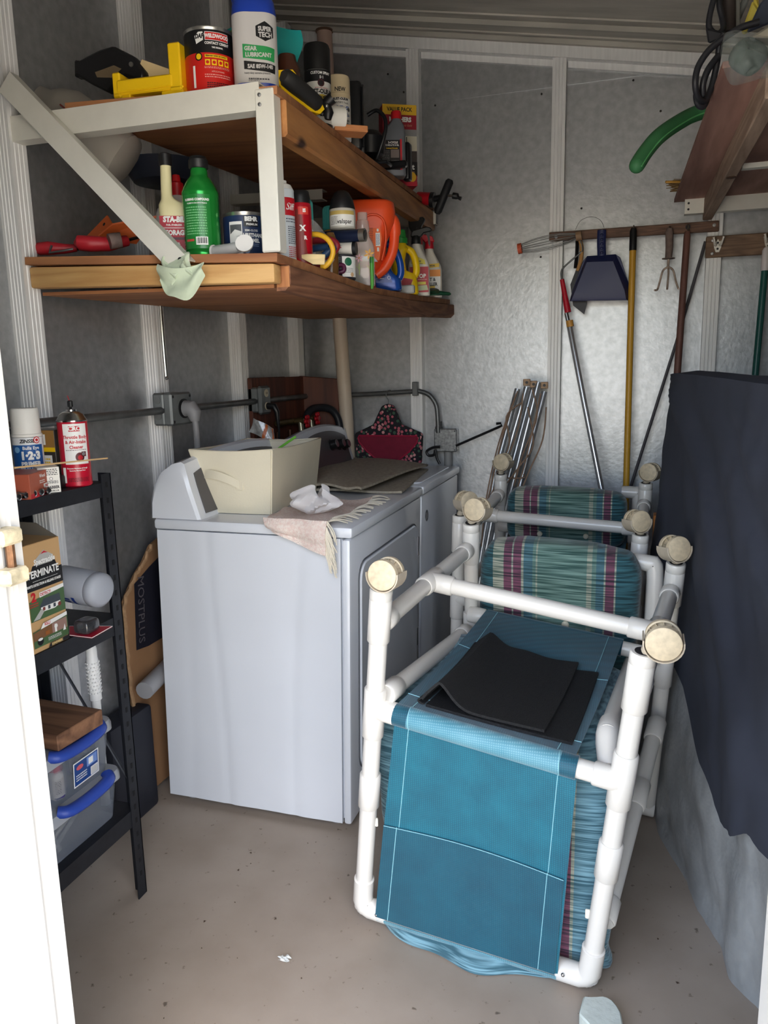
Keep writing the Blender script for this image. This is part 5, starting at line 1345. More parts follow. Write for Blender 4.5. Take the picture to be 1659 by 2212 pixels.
# ---- sling of the nearest chair
def bar(a, b):
    a, b = V(a), V(b)
    return lambda u: a.lerp(b, u)
midb, botb, rearb = bar((-.486, 1.5148, .5959), (-.090, 1.4746, .5482)), bar((-.5566, 1.5697, .0486), (-.122, 1.5265, .0342)), bar((-.402, 2.145, .622), (-.018, 2.110, .578))
mid1 = bar((-.474, 1.5136, .5945), (-.102, 1.4758, .5497))
def sling_lower(u, v):
    a = mid1(u) + V((-.012 * (1 - 2 * u), -.006, -.014)); b = botb(u) + V((0, -.0225, .004))
    p = a.lerp(b, v)
    return p + V((0, .018 * math.sin(PI * v) * math.sin(PI * u) - .004 * math.sin(PI * v), 0))
def sling_low2(u, v):
    q = V(sling_lower(u * .985 + .0, .50 + .5 * v)); return q + V((.0, -.004, 0))
def sling_wrap(u, v):
    t = -PI / 2 + .12 + v * 1.7
    return botb(u) + V((0, -.0232 * math.cos(t + PI / 2), -.0232 * math.sin(t + PI / 2)))
def sling_upper(u, v):
    a = midb(u * .98 + .01) + V((0, .008, .0235)); b = rearb(u) + V((0, -.004, .0235))
    p = a.lerp(b, v); return p + V((0, 0, -.035 * math.sin(PI * v) * (.4 + .6 * math.sin(PI * u))))
sl_ = obj('sling', MB().grid(sling_lower, 20, 24, thick=.0015), M_sling, chair1, 50, S1)
obj('sling_pocket', MB().grid(sling_low2, 20, 14, thick=.0015), M_hem, sl_, 50, S1)
obj('sling_fold', MB().grid(sling_wrap, 16, 8, thick=.0015), M_sling_lit, sl_, 50, S1)
up_ = obj('sling_seat', MB().grid(sling_upper, 16, 24, thick=.0015), M_hem, chair1, 50, S1)
def sleeve_bar(fn, u0, u1, r): return MB().tube([fn(u0 + (u1 - u0) * k / 10) for k in range(11)], r, 20)
obj('sling_sleeve', sleeve_bar(midb, .085, .915, .0245), M_sling_lit, chair1, 60, S1)
for u0, u1 in ((0, .085), (.915, 1.0)): obj('sling_hem', sleeve_bar(midb, u0, u1, .0248), M_hem, chair1, 60, S1)
obj('sling_sleeve', sleeve_bar(rearb, 0, 1, .0245), M_hem, chair1, 60, S1)
def seam(fn, us, vs, r=.0009, off_=(0, -.0012, .0006)):
    pts = [V(fn(u, v)) + V(off_) for u, v in zip(us, vs)]
    return MB().tube(pts, r, 5)
K = 24
for u in (.085, .905): obj('seam', seam(sling_lower, [u] * (K + 1), [k / K for k in range(K + 1)]), M_thread, sl_, 60, S1)
for u in (.075, .915): obj('seam', seam(sling_low2, [u] * (K + 1), [k / K for k in range(K + 1)]), M_thread, sl_, 60, S1)
obj('seam', seam(sling_low2, [k / K for k in range(K + 1)], [.01] * (K + 1)), M_thread, sl_, 60, S1)
for u in (.09, .905): obj('seam', seam(sling_upper, [u] * (K + 1), [k / K for k in range(K + 1)], off_=(0, 0, .0016)), M_thread, up_, 60, S1)
for v in (.09, .62): obj('seam', seam(sling_upper, [k / K for k in range(K + 1)], [v] * (K + 1), off_=(0, 0, .0016)), M_thread, up_, 60, S1)
for u in (.09, .91): obj('seam', MB().tube([midb(u) + V((0, .0252 * math.cos(t), .0252 * math.sin(t))) for t in [PI * .3 + PI * 1.0 * k / 10 for k in range(11)]], .0009, 5), M_thread, chair1, 60, S1)
# sling of the far chair
rear2 = bar((-.44, 3.003, .718), (-.02, 2.978, .702)); mid2 = bar((-.50, 2.417, .587), (-.05, 2.385, .563))
def sling2(u, v):
    return (mid2(u) + V((0, 0, .0235))).lerp(rear2(u) + V((0, 0, .0235)), v) + V((0, 0, -.03 * math.sin(PI * v)))
obj('sling_seat', MB().grid(sling2, 10, 14, thick=.0015), M_hem, chair2, 50, S2)
obj('sling_sleeve', sleeve_bar(rear2, 0, 1, .0245), M_hem, chair2, 60, S2)
obj('sling', MB().grid(lambda u, v: (mid2(u) + V((0, -.01, -.02))).lerp(V((-.52 + .47 * u, 2.46, .04)), v), 10, 14, thick=.0015), M_hem, chair2, 50, S2)
# ------------------------------------------------------------------ striped cushions
def stripes(name, bands, base, line, x0=0.0):
    """bands: (x, colour) constant steps across object X; fine lines run along X"""
    m = bpy.data.materials.new(name); m.use_nodes = True; MATS[name] = m
    n = m.node_tree.nodes; l = m.node_tree.links; b = n['Principled BSDF']
    tc = n.new('ShaderNodeTexCoord'); sx = n.new('ShaderNodeSeparateXYZ'); l.new(tc.outputs['Object'], sx.inputs[0])
    mr = n.new('ShaderNodeMapRange'); mr.inputs[1].default_value = -.30; mr.inputs[2].default_value = .30
    l.new(sx.outputs['X'], mr.inputs[0])
    rp = n.new('ShaderNodeValToRGB'); rp.color_ramp.interpolation = 'CONSTANT'
    es = rp.color_ramp.elements
    es[0].position = 0; es[0].color = lin(base); es[1].position = .9999; es[1].color = lin(base)
    for x, c in bands:
        e_ = es.new((x + .30) / .60); e_.color = lin(c)
    l.new(mr.outputs[0], rp.inputs[0])
    mp = n.new('ShaderNodeMapping'); mp.inputs['Scale'].default_value = (7, 40, 230)
    l.new(tc.outputs['Object'], mp.inputs[0])
    nz = n.new('ShaderNodeTexNoise'); nz.inputs['Scale'].default_value = 1.0; nz.inputs['Detail'].default_value = 1.5
    l.new(mp.outputs[0], nz.inputs['Vector'])
    r2 = n.new('ShaderNodeValToRGB'); r2.color_ramp.elements[0].position = .38; r2.color_ramp.elements[1].position = .64
    r2.color_ramp.elements[0].color = lin(line[0]); r2.color_ramp.elements[1].color = lin(line[1])
    l.new(nz.outputs[0], r2.inputs[0])
    mx = n.new('ShaderNodeMix'); mx.data_type = 'RGBA'; mx.blend_type = 'MULTIPLY'; mx.inputs[0].default_value = 1.0
    l.new(rp.outputs[0], mx.inputs[6]); l.new(r2.outputs[0], mx.inputs[7]); l.new(mx.outputs[2], b.inputs['Base Color'])
    b.inputs['Roughness'].default_value = .9; b.inputs['Sheen Weight'].default_value = .3
    bp = n.new('ShaderNodeBump'); bp.inputs['Strength'].default_value = .4; bp.inputs['Distance'].default_value = .002
    l.new(nz.outputs[0], bp.inputs['Height']); l.new(bp.outputs[0], b.inputs['Normal'])
    return m
TEAL, GRN, CRM, MAG, BLU = (58, 108, 118), (124, 156, 146), (182, 184, 166), (132, 80, 102), (90, 130, 142)
bands1 = [(-.225, TEAL), (-.185, CRM), (-.150, MAG), (-.128, CRM), (-.122, MAG), (-.100, CRM), (-.092, BLU), (-.066, GRN), (-.058, CRM), (-.052, GRN), (.086, CRM), (.100, GRN), (.112, BLU), (.133, CRM), (.138, MAG), (.160, CRM), (.166, TEAL)]
M_str = stripes('striped_canvas', bands1, TEAL, ((110, 140, 140), (255, 255, 255)))
bands2 = [(-.20, (118, 160, 174)), (.115, (118, 160, 174)), (.168, CRM), (.174, MAG), (.196, CRM), (.202, (118, 160, 174))]
M_strF = stripes('striped_canvas_front', bands2, (122, 164, 176), ((112, 144, 152), (255, 255, 255)))
def pillow(c, ux, uy, uz, hx, hy, hz, mat_, par, shift, p=4.0, nm='cushion_body', sag=0.0, n=28):
    """superellipsoid pad with a puckered face"""
    mb = MB(); c = V(c); ux, uy, uz = V(ux).normalized(), V(uy).normalized(), V(uz).normalized()
    def sg(v, e): return math.copysign(abs(v) ** e, v)
    def f(u, v):
        a = 2 * PI * u; b = PI * (v - .5)
        e1, e2 = .35, .36
        cx = sg(math.cos(b), .36) * sg(math.cos(a), e2); cz = sg(math.cos(b), .36) * sg(math.sin(a), e2); cy = sg(math.sin(b), .62)
        puff = 1.0 + .05 * math.sin(9 * a) * math.cos(b) * .3
        return c + ux * (hx * cx) + uz * (hz * cz * puff + sag * cx * cx) + uy * (hy * cy)
    mb.grid(f, 64, n)
    return obj(nm, mb, mat_, par, 70, shift)
# upright cushion behind the nearest chair's sling
K1 = (-.208, 2.245, .64)
cu1 = thing('striped_cushion', 'teal striped cushion standing upright between both pipe chairs', 'cushion', K1)
pillow((0, 0, 0), (1, -.06, -.04), (.06, 1, .12), (.04, -.12, 1), .232, .065, .205, M_str, cu1, None)
for x, z in ((.045, .018), (-.06, .03)):
    pass
obj('button', MB().sphere((.030, -.066, -.032), .011, 8, sc=(1, .5, 1)), mat('cream_button', (220, 214, 190), .6), cu1, 60)
K2 = (-.243, 2.885, .79)
cu2 = thing('striped_cushion', 'dark teal striped cushion on the chair nearest the back wall', 'cushion', K2)
pillow((0, 0, 0), (1, -.05, -.02), (.05, 1, .12), (.02, -.12, 1), .218, .06, .108, M_str, cu2, None)
for x, z in ((-.088, -.058), (.078, -.060)):
    obj('button', MB().sphere((x, -.060, z), .010, 8, sc=(1, .5, 1)), mat('cream_button', (220, 214, 190), .6), cu2, 60)
# long cushion hanging under the nearest sling down to the floor
K3 = (-.30, 1.60, .28)
cu3 = thing('striped_cushion', 'long blue-green striped cushion under the teal sling reaching the floor', 'cushion', K3)
def longpad(u, v):
    # v: 0 floor front .. 1 rear under the seat; u round the section
    path = [(-.275, 1.622, .030), (-.278, 1.616, .10), (-.288, 1.612, .25), (-.298, 1.606, .42), (-.30, 1.635, .505), (-.285, 1.72, .530), (-.262, 1.90, .535), (-.25, 2.07, .545)]
    k = min(v, .9999) * (len(path) - 1); i = int(k); fr_ = k - i
    P = [V(q) for q in path]
    p = P[i].lerp(P[i + 1], fr_); tg = (P[min(i + 1, len(P) - 1)] - P[max(i, 0)])
    t0 = (P[i] - P[max(i - 1, 0)]) if i else tg
    tg = (t0.normalized().lerp(tg.normalized(), fr_)).normalized() if i else tg.normalized()
    ux = V((1, -.09, -.10)).normalized(); nr = ux.cross(tg).normalized()
    a = 2 * PI * u
    sg = lambda q, e: math.copysign(abs(q) ** e, q)
    w = .266 + .012 * math.sin(5 * v) - .01 * math.sin(9 * v); h = .045
    e = min(1, (v + .012) / .05, (1 - v + .01) / .04) ** .5
    puck = 1 + .03 * math.sin(46 * v) * abs(math.cos(a)) ** 6
    return p + ux * (w * sg(math.cos(a), .45) * (1 - .04 * (1 - e)) + (.004 * math.sin(40 * v) * abs(math.cos(a)) ** 8)) + nr * (h * sg(math.sin(a), .7) * e * puck)
obj('cushion_body', MB().grid(longpad, 44, 60), M_strF, cu3, 70, K3)
def toe(u, v):
    # the soft lower end lying on the floor in front of the bottom bar
    L, R = V((-.562, 1.600, 0)), V((-.045, 1.615, 0))
    c = L.lerp(R, u); d = (.115 + .035 * u) * math.sin(PI * u) ** .45 + .012 * math.sin(5 * PI * u) * math.sin(PI * u)
    a = PI * v
    fwd = d * (.5 - .5 * math.cos(a)) if v < .5 else d * (.5 - .5 * math.cos(a))
    z = .004 + (.030 * math.sin(a) ** .7 + .008 * (1 - v)) * math.sin(PI * min(.97, max(.03, u))) ** .3
    return V((c.x, c.y - fwd * .95 + .02, max(.003, z * (1 if v < .98 else .2))))
obj('cushion_end', MB().grid(toe, 40, 18), M_strF, cu3, 70, K3)
for q in ((-.556, 1.55, .30), (-.060, 1.505, .20)):
    obj('tie_tab', MB().box(V(q) + V((-.008, -.003, -.012)), V(q) + V((.010, .003, .010)), .002, M=None), mat('cream_tape', (226, 222, 206), .85), cu3, 30, K3)
# black ribbed mat folded in two on the sling
M_rubber = mat('black_rubber', (30, 30, 31), .85, 0, (180, .3, 3), (320, .8))
M_rubber2 = mat('black_ribbed', (26, 27, 30), .7, 0, (260, .5, 1), (420, 1.0))
MTS = (-.29, 1.68, .60)
fm_ = thing('rubber_mat', 'black ribbed rubber mat folded in half on the teal sling', 'mat', MTS)
def onseat(u, v, h=0.0):
    return V(sling_upper(u, v)) + V((0, 0, .002 + h))
cB = [(.15, .03), (.965, .05), (.93, .66), (.13, .66)]
def bil(c, s, t):
    a = (c[0][0] + (c[1][0] - c[0][0]) * s, c[0][1] + (c[1][1] - c[0][1]) * s); b = (c[3][0] + (c[2][0] - c[3][0]) * s, c[3][1] + (c[2][1] - c[3][1]) * s)
    return a[0] + (b[0] - a[0]) * t, a[1] + (b[1] - a[1]) * t
def bottomlayer(s, t):
    u, v = bil(cB, s, t); return onseat(u, v, .006)
def toplayer(s, t):
    u, v = bil([(.15, .03), (.81, .065), (.79, .70), (.13, .66)], s, t)
    h = .014 + .054 * math.exp(-((s - .10) / .15) ** 2) * (1 - .3 * t) + .012 * math.exp(-((s - .45) / .2) ** 2) * (t)
    if s < .12: h -= (.12 - s) / .12 * .030
    return onseat(u, v, h) + V((-.012 * math.exp(-(s / .05) ** 2), 0, 0))
obj('lower_layer', MB().grid(bottomlayer, 24, 14, thick=.006), M_rubber2, fm_, 40, MTS)
obj('upper_layer', MB().grid(toplayer, 36, 14, thick=.006), M_rubber, fm_, 40, MTS)
def foldf(s, t):
    u, v = bil([(.15, .03), (.15, .03), (.13, .66), (.13, .66)], 0, t)
    a0, a1 = V(bottomlayer(0, t)), V(toplayer(0, t)); m_ = (a0 + a1) / 2; h = (a1 - a0).length / 2
    ang = -PI / 2 - PI * s
    return m_ + V((h * 1.6 * math.cos(ang), 0, h * math.sin(ang)))
obj('fold_edge', MB().grid(foldf, 10, 14, thick=.004), M_rubber, fm_, 60, MTS)
# ------------------------------------------------------------------ covered shape on the right: grey tarp under dark cloth
M_tarp = mat('grey_tarp', (164, 166, 166), .38, .05, (14, .25, 6, (1, 1, .6)), (16, 1.6))
M_cloth = mat('black_cloth', (54, 58, 70), .9, 0, (6, .2, 4))
CV = (.60, 1.8, 0)
T_ = [(1.05, 2.80, 1.24), (.60, 2.78, 1.25), (.25, 2.74, 1.285), (.135, 2.66, 1.296), (.115, 2.50, 1.308), (.165, 2.22, 1.306), (.215, 1.92, 1.300), (.245, 1.70, 1.296), (.275, 1.50, 1.298), (.36, 1.15, 1.298), (.46, .92, 1.28), (.80, .90, 1.26), (1.1, .90, 1.25)]
B_ = [(1.05, 2.86, 0), (.60, 2.84, 0), (.22, 2.82, 0), (.08, 2.72, 0), (.035, 2.52, 0), (.085, 2.28, 0), (.178, 1.89, 0), (.231, 1.715, 0), (.290, 1.555, 0), (.40, 1.18, 0), (.50, .90, 0), (.80, .87, 0), (1.1, .87, 0)]
Ts, Bs = smoothpath(T_, 8), smoothpath(B_, 8)
def pick(L, u):
    k = min(u, .99999) * (len(L) - 1); i = int(k); return L[i].lerp(L[i + 1], k - i)
def coverp(u, v, out=0.0):
    a, b = pick(Ts, u), pick(Bs, u); p = a.lerp(b, v)
    cen = V((.75, 1.85, p.z)); d = (p - cen); d.z = 0; d.normalize()
    w_ = .010 * math.sin(38 * u + 3 * v) * v + .007 * math.sin(71 * u - 5 * v) * v + .006 * math.sin(14 * v + 20 * u)
    w_ += .014 * noise.noise(V((p.x, p.y, p.z)) * 9) * v + .007 * (abs(noise.noise(V((p.x, p.y, p.z * .7)) * 24)) - .2) * v
    return p + d * (out + w_ * .8)
cv = thing('covered_equipment', 'tall shape at right wrapped in crinkled grey plastic tarp', 'tarp', CV)
tm = MB().grid(lambda u, v: coverp(u, v), 170, 70)
obj('tarp', tm, M_tarp, cv, 70, CV)
obj('tarp_top', MB().grid(lambda u, v: pick(Ts, u).lerp(V((.85, 1.85, 1.27)), v) + V((0, 0, .0)), 60, 6), M_tarp, cv, 60, CV)
cl = thing('cover_cloth', 'large black cloth thrown over the grey tarp at right', 'cloth', CV)
hemk = [(0, .55), (.28, .62), (.36, .58), (.44, .49), (.515, .378), (.565, .305), (.605, .335), (.66, .40), (.75, .46), (1, .5)]
def hemz(u):
    for (a, za), (b, zb) in zip(hemk[:-1], hemk[1:]):
        if u <= b:
            t = (u - a) / (b - a); return za + (zb - za) * (t * t * (3 - 2 * t))
    return .5
def clothp(u, v):
    a = pick(Ts, u)
    zt = a.z; zz = zt - (zt - hemz(u)) * v
    vv = (zt - zz) / zt
    q = u - .26
    fold = (.030 * math.sin(26 * q / (.25 + v)) + .012 * math.sin(58 * q / (.3 + v) + 1.3)) * min(1, v * 2.2) + .028 * math.exp(-((v - 1.9 * (u - .30)) / .035) ** 2) + .010 * noise.noise(V((u * 30, v * 9, 2)))
    return coverp(u, vv, .014 + max(min(fold * .7, .022), -.003)) + V((0, 0, .006))
obj('drape', MB().grid(clothp, 130, 44, thick=.002), M_cloth, cl, 70, CV)
def ctop(u, v):
    p = pick(Ts, u); cen = V((.75, 1.85, p.z)); d = p - cen; d.z = 0
    e = V(clothp(u, 0))
    return e.lerp(V((.85, 1.85, 1.285)), v) + V((0, 0, .010 * math.sin(PI * min(1, v * 6)) if v < .167 else .006 * math.sin(9 * u)))
obj('top_fold', MB().grid(ctop, 90, 14, thick=.002), M_cloth, cl, 70, CV)
# orange-brown plank edge between chairs and cover
tag(obj('amber_board', MB().box((.062, 2.70, 0), (.075, 2.76, .84), .002), mat('amber_board', (176, 110, 50), .6)), 'thin orange-brown board standing between far chair and black cloth', 'board')
# ------------------------------------------------------------------ high shelf on the right
RS = (.6, 3.3, 1.95)
rs = thing('wall_shelf', 'high brown plywood shelf in the top right corner', 'shelf', RS)
W_dark = wood('dark_plywood', (182, 142, 128), (140, 104, 94), 1, 6, .75, 2.4)
W_joist = wood('grey_joist', (184, 160, 140), (142, 120, 104), 1, 14, .75, 2.4)
bd = MB().hexa([(.101, 3.34, 1.953), (1.22, 3.34, 1.953), (1.22, 1.86, 1.953), (.141, 1.90, 1.953), (.101, 3.34, 1.966), (1.22, 3.34, 1.966), (1.22, 1.86, 1.966), (.141, 1.90, 1.966)])
obj('board', bd, W_dark, rs, 20, RS)
jo = MB().hexa([(.206, 3.335, 1.878), (.240, 3.335, 1.878), (.262, 1.90, 1.884), (.226, 1.90, 1.884), (.206, 3.335, 1.952), (.240, 3.335, 1.952), (.262, 1.90, 1.952), (.226, 1.90, 1.952)], .003)
jj = obj('joist', jo, W_joist, rs, 20, RS)
obj('bolt', MB().lathe([(.001, 0), (.014, 0), (.014, .003), (.001, .005)], 12, M=Matrix.Translation((.235, 2.62, 1.8815)) @ Matrix.Rotation(PI, 4, 'X')), mat('rusty_bolt', (84, 62, 50), .6, .6), jj, 40, RS)
obj('joist', MB().box((.80, 1.90, 1.88), (.838, 3.335, 1.952), .003), W_joist, rs, 20, RS)
obj('ledger', chan(.139, 1.900, 1.22, 1.900, 3.296, .055, .04), M_alu, rs, 25, RS)
for z in (1.938, 1.916): obj('bolt_hole', MB().lathe([(.0005, 0), (.0042, 0), (.0042, .001), (.0005, .001)], 10, M=Matrix.Translation((.152, 3.2955, z)) @ Matrix.Rotation(PI / 2, 4, 'X')), BLACK, rs, 0, RS)
obj('crossmember', chan(.262, 1.898, 1.22, 1.898, 2.60, .014, .03), M_alu, rs, 25, RS)
# things on the high shelf
zt = 1.967
GH = (0.0591,2.45,1.962)
gh = thing('green_hose', 'short bent green hose pipe sticking out over the high shelf', 'hose', GH)
gp = [(-0.0286,2.35,1.879), (-0.0072,2.38,1.919), (0.0277,2.42,1.966), (0.083,2.5,2.019), (0.1336,2.55,2.05)]
gp = [V(p) for p in gp]; gp += [gp[-1] + V((.10, .02, .02)), gp[-1] + V((.22, .03, .02))]
obj('hose_body', MB().tube(smoothpath(gp, 6), .0215, 16), mat('green_rubber', (58, 118, 74), .6), gh, 60, GH)
gq = smoothpath([p + V((.012, -.0195, -.008)) for p in gp], 6)
obj('mould_seam', MB().tube(gq, .0022, 6), mat('light_green', (96, 178, 110), .4), gh, 60, GH)
gd = (gp[0] - gp[1]).normalized()
obj('hose_end', MB().sphere(gp[0], .0212, 8, sc=(1, 1, 1)), mat('green_rubber', (58, 118, 74), .6), gh, 60, GH)
M_blk = mat('black_cable', (34, 35, 40), .45)
CB1 = (0.1285,2.15,2.034)
cb = thing('black_cable', 'looped black cable hanging over the edge of the high shelf', 'cable', CB1)
yy = 2.02
c1 = [(0.2174,2,2.068), (0.181,2,2.062), (0.1448,2,2.044), (0.1176,2,2.024), (0.0981,2,1.994), (0.094,2,1.961), (0.1022,2.02,1.937), (0.1175,2.04,1.934), (0.1305,2.05,1.962), (0.1382,2.05,2), (0.1416,2.04,2.03), (0.1434,2.03,2.05), (0.1512,2.02,2.064)]
obj('cable', MB().tube(smoothpath(c1, 7), .0072, 10), M_blk, cb, 60, CB1)
c2 = [(0.1411,2.03,2.022), (0.1207,2.02,1.993), (0.1115,2.02,1.965), (0.1123,2.03,1.944), (0.1062,2.03,1.95), (0.0985,2.03,1.946), (0.1039,2.04,1.929), (0.1167,2.05,1.925), (0.1259,2.06,1.951)]
obj('cable', MB().tube(smoothpath(c2, 7), .0072, 10), M_blk, cb, 60, CB1)
CB2 = (0.1343,2.1,2.135)
cb2 = thing('black_cable', 'second loop of black cable high against the ceiling at right', 'cable', CB2)
c3 = [(0.1348,2.08,2.184), (0.1268,2.08,2.152), (0.1207,2.08,2.119), (0.1228,2.08,2.098), (0.1382,2.08,2.084), (0.1521,2.09,2.097), (0.1497,2.1,2.123), (0.1421,2.1,2.153), (0.142,2.1,2.191)]
obj('cable', MB().tube(smoothpath(c3, 7), .0068, 10), M_blk, cb2, 60, CB2)
obj('plug_block', MB().hexa([(0.1127,2.06,2.094), (0.1483,2.06,2.081), (0.151,2.06,2.067), (0.1203,2.06,2.059), (0.1154,2.11,2.112), (0.1519,2.11,2.099), (0.1546,2.11,2.085), (0.1232,2.11,2.076)], .004), M_blk, cb2, 30, CB2)
tag(obj('upright_post', MB().tube([(0.168,2.15,2.109), (0.1619,2.15,2.218)], .0165, 12), mat('dark_brown_post', (62, 54, 52), .6)), 'dark brown upright post behind the hanging black cables', 'post')
tag(obj('white_pole', MB().tube([(0.1851,2.18,2.128), (0.1784,2.18,2.228)], .011, 12), mat('dull_white_pole', (158, 160, 154), .5)), 'dull white upright pole right of the brown post', 'pole')
tag(obj('grey_rod', MB().tube([(0.1915,2.22,2.162), (0.2201,2.22,2.228)], .009, 10), mat('grey_rod', (126, 130, 128), .5)), 'grey slanted rod beside the yellow tool up high', 'rod')
YT = (0.2079,2.1,2.124)
yt = thing('yellow_tool', 'yellow and dark blue garden tool on the high shelf', 'garden tool', YT)
def slab(pix_a, pix_b): return MB().hexa(list(pix_a) + list(pix_b), .004)
obj('yellow_arm', slab([(0.189,2.08,2.079), (0.2008,2.08,2.074), (0.2244,2.08,2.123), (0.2099,2.08,2.144)], [(0.1926,2.12,2.093), (0.2046,2.12,2.088), (0.2287,2.12,2.138), (0.2139,2.12,2.159)]), mat('dull_yellow', (186, 172, 74), .5), yt, 30, YT)
obj('yellow_head', slab([(0.2099,2.08,2.144), (0.2244,2.08,2.123), (0.2171,2.08,2.181), (0.2057,2.08,2.182)], [(0.2139,2.12,2.159), (0.2287,2.12,2.138), (0.2213,2.12,2.196), (0.2096,2.12,2.198)]), mat('dull_yellow', (186, 172, 74), .5), yt, 30, YT)
obj('dark_body', slab([(0.1987,2.06,2.07), (0.2449,2.06,2.083), (0.2561,2.06,2.166), (0.2217,2.06,2.125)], [(0.2064,2.14,2.098), (0.2544,2.14,2.111), (0.2661,2.14,2.198), (0.2303,2.14,2.155)]), mat('dark_blue_plastic', (50, 58, 74), .45), yt, 30, YT)
tag(obj('cream_panel', slab([(0.2127,2.1,2.075), (0.2785,2.1,2.062), (0.2756,2.1,2.104), (0.2498,2.1,2.095)], [(0.2148,2.12,2.082), (0.2811,2.12,2.069), (0.2783,2.12,2.111), (0.2522,2.12,2.102)]), mat('cream_panel', (214, 208, 190), .6)), 'cream panel behind the clear plastic bag up high', 'panel')
# clear plastic bag hanging over the shelf edge
BGp = (0.1743,1.8,1.939)
bgt = thing('plastic_bag', 'shiny clear plastic bag drooping over the high shelf edge', 'bag', BGp)
outl = [(1566,72), (1585,68), (1610,74), (1650,80), (1700,84), (1710,150), (1670,166), (1640,170), (1610,180), (1582,184), (1568,165), (1558,130), (1556,110), (1562,85)]
ring0 = [(0.1348,1.8,1.985), (0.1507,1.8,1.986), (0.172,1.8,1.978), (0.2056,1.8,1.968), (0.2468,1.8,1.959), (0.2587,1.8,1.903), (0.2267,1.8,1.894), (0.202,1.8,1.894), (0.1773,1.8,1.889), (0.1538,1.8,1.888), (0.1409,1.8,1.906), (0.1307,1.8,1.937), (0.1281,1.8,1.954), (0.132,1.8,1.974)]
ring0 = smoothpath(ring0, 4, True); cen = sum(ring0, V()) / len(ring0)
def bagsurf(s):
    def f(u, v):
        p = ring0[int(u * len(ring0)) % len(ring0)]
        r = 1 - v
        q = cen.lerp(p, r)
        dome = math.sqrt(max(0, 1 - r * r))
        w_ = .010 * math.sin(5 * u * 2 * PI + 4 * r) * r * (1 - r) * 4 + .006 * math.sin(9 * u * 2 * PI - 8 * r) * (1 - r)
        return q + V((0, s * (.045 * dome + w_), 0))
    return f
M_clear = mat('clear_wrap', (150, 160, 158), .08, 0, alpha=.20, coat=1.0)
for s in (-1, 1): obj('bag_film', MB().grid(bagsurf(s), len(ring0), 10), M_clear, bgt, 70, BGp)
tag(obj('bag_contents', MB().grid(lambda u, v: cen + V((.036 * math.sin(PI * v) * math.cos(2 * PI * u) + .004, .022 * math.sin(PI * v) * math.sin(2 * PI * u), .030 * math.cos(PI * v) * (1 + .2 * math.sin(4 * PI * u)))), 18, 10), mat('grey_green_stuff', (86, 98, 92), .7, 0, (40, .4, 4))), 'grey-green bundle inside the clear plastic bag up high', 'bundle')
tag(obj('dark_case', MB().box((.145, 2.60, zt), (.30, 2.78, zt + .06), .008), mat('black_plastic', (24, 24, 26), .4)), 'dark case lying behind the green hose on high shelf', 'case')
# straw broom end and yellow stick peeping past the back of the shelf
br_t = thing('straw_broom', 'straw broom head with thin yellow stick peeping under high shelf', 'broom', (.13, 3.2, 1.968))
bs = MB(); rn = random.Random(5)
for k in range(60):
    a = V((.15 + .02 * rn.random(), 3.18 + .06 * rn.random(), 1.968 + .004 + .03 * rn.random())); b = a + V((-.055 - .03 * rn.random(), -.02 * rn.random(), .015 * (rn.random() - .3)))
    bs.tube([a, b], .0012, 4)
obj('straw', bs, mat('straw', (140, 112, 74), .9), br_t, 0, (.13, 3.2, 1.968))['kind'] = 'stuff'
obj('stick', MB().tube([(0.062,3.08,1.978), V((0.062,3.08,1.978)) + V((.045, .02, .001)), V((.15, 3.16, 1.985))], .0042, 8), mat('yellow_stick', (214, 162, 76), .6), br_t, 40, (.13, 3.2, 1.968))
# ------------------------------------------------------------------ on the floor
fb_ = thing('torn_foam', 'torn pale foam block with blue printed side on floor', 'foam', (-.03, 1.43, 0))
fo_ = [(-.034, .030), (-.020, .033), (-.008, .037), (.004, .042), (.014, .041), (.024, .036), (.034, .024), (.042, .008), (.048, -.03), (-.010, -.05), (-.040, -.02)]
obj('foam_body', MB().prism(fo_, 0, .038, bev=.003), mat('pale_foam', (206, 214, 206), .9, 0, (30, .1, 4), (60, .4)), fb_, 30)
pm = MB(); patch(pm, plane((-.0402, -.016, 0), (.006, .048, 0), (0, 0, 1)), .004, .042, .004, .034, 0)
disc(pm, plane((-.0405, -.016, 0), (.006, .048, 0), (0, 0, 1)), .016, .018, .006, 1); disc(pm, plane((-.0405, -.016, 0), (.006, .048, 0), (0, 0, 1)), .031, .020, .004, 1)
flatobj('print', pm, [ink((140, 180, 210)), ink((60, 70, 66))], fb_)
rn = random.Random(11); ch = MB()
for k in range(46):
    x, y = rn.uniform(-1.1, .25), rn.uniform(1.15, 2.1)
    r = rn.uniform(.0015, .005); a = rn.uniform(0, 6.28)
    if -.62 < x < 0 and 1.5 < y: continue
    if x < -.72 and y > 1.9: continue
    ch.add([(x + r * math.cos(a), y + r * math.sin(a), .0006), (x + r * math.cos(a + 2), y + r * math.sin(a + 2), .0022), (x + r * math.cos(a + 4), y + r * math.sin(a + 4), .0006), (x, y, .0035)], [(0, 1, 3), (1, 2, 3), (2, 0, 3), (0, 2, 1)])
o = obj('paint_flakes', ch, mat('flake_brown', (70, 54, 42), .9), None, 0); o['kind'] = 'stuff'; tag(o, 'tiny dark flakes and grit scattered over the floor', 'debris')
tag(obj('paper_scrap', MB().grid(lambda u, v: V((-.735, 1.405, .004)) + V((.022 * (u - .5) + .006 * math.sin(9 * v), .018 * (v - .5), .004 * math.sin(7 * u) * math.sin(5 * v) + .004)), 6, 6, thick=.0008), mat('scrap_white', (214, 218, 216), .8)), 'small white paper scrap lying on the open floor', 'scrap')
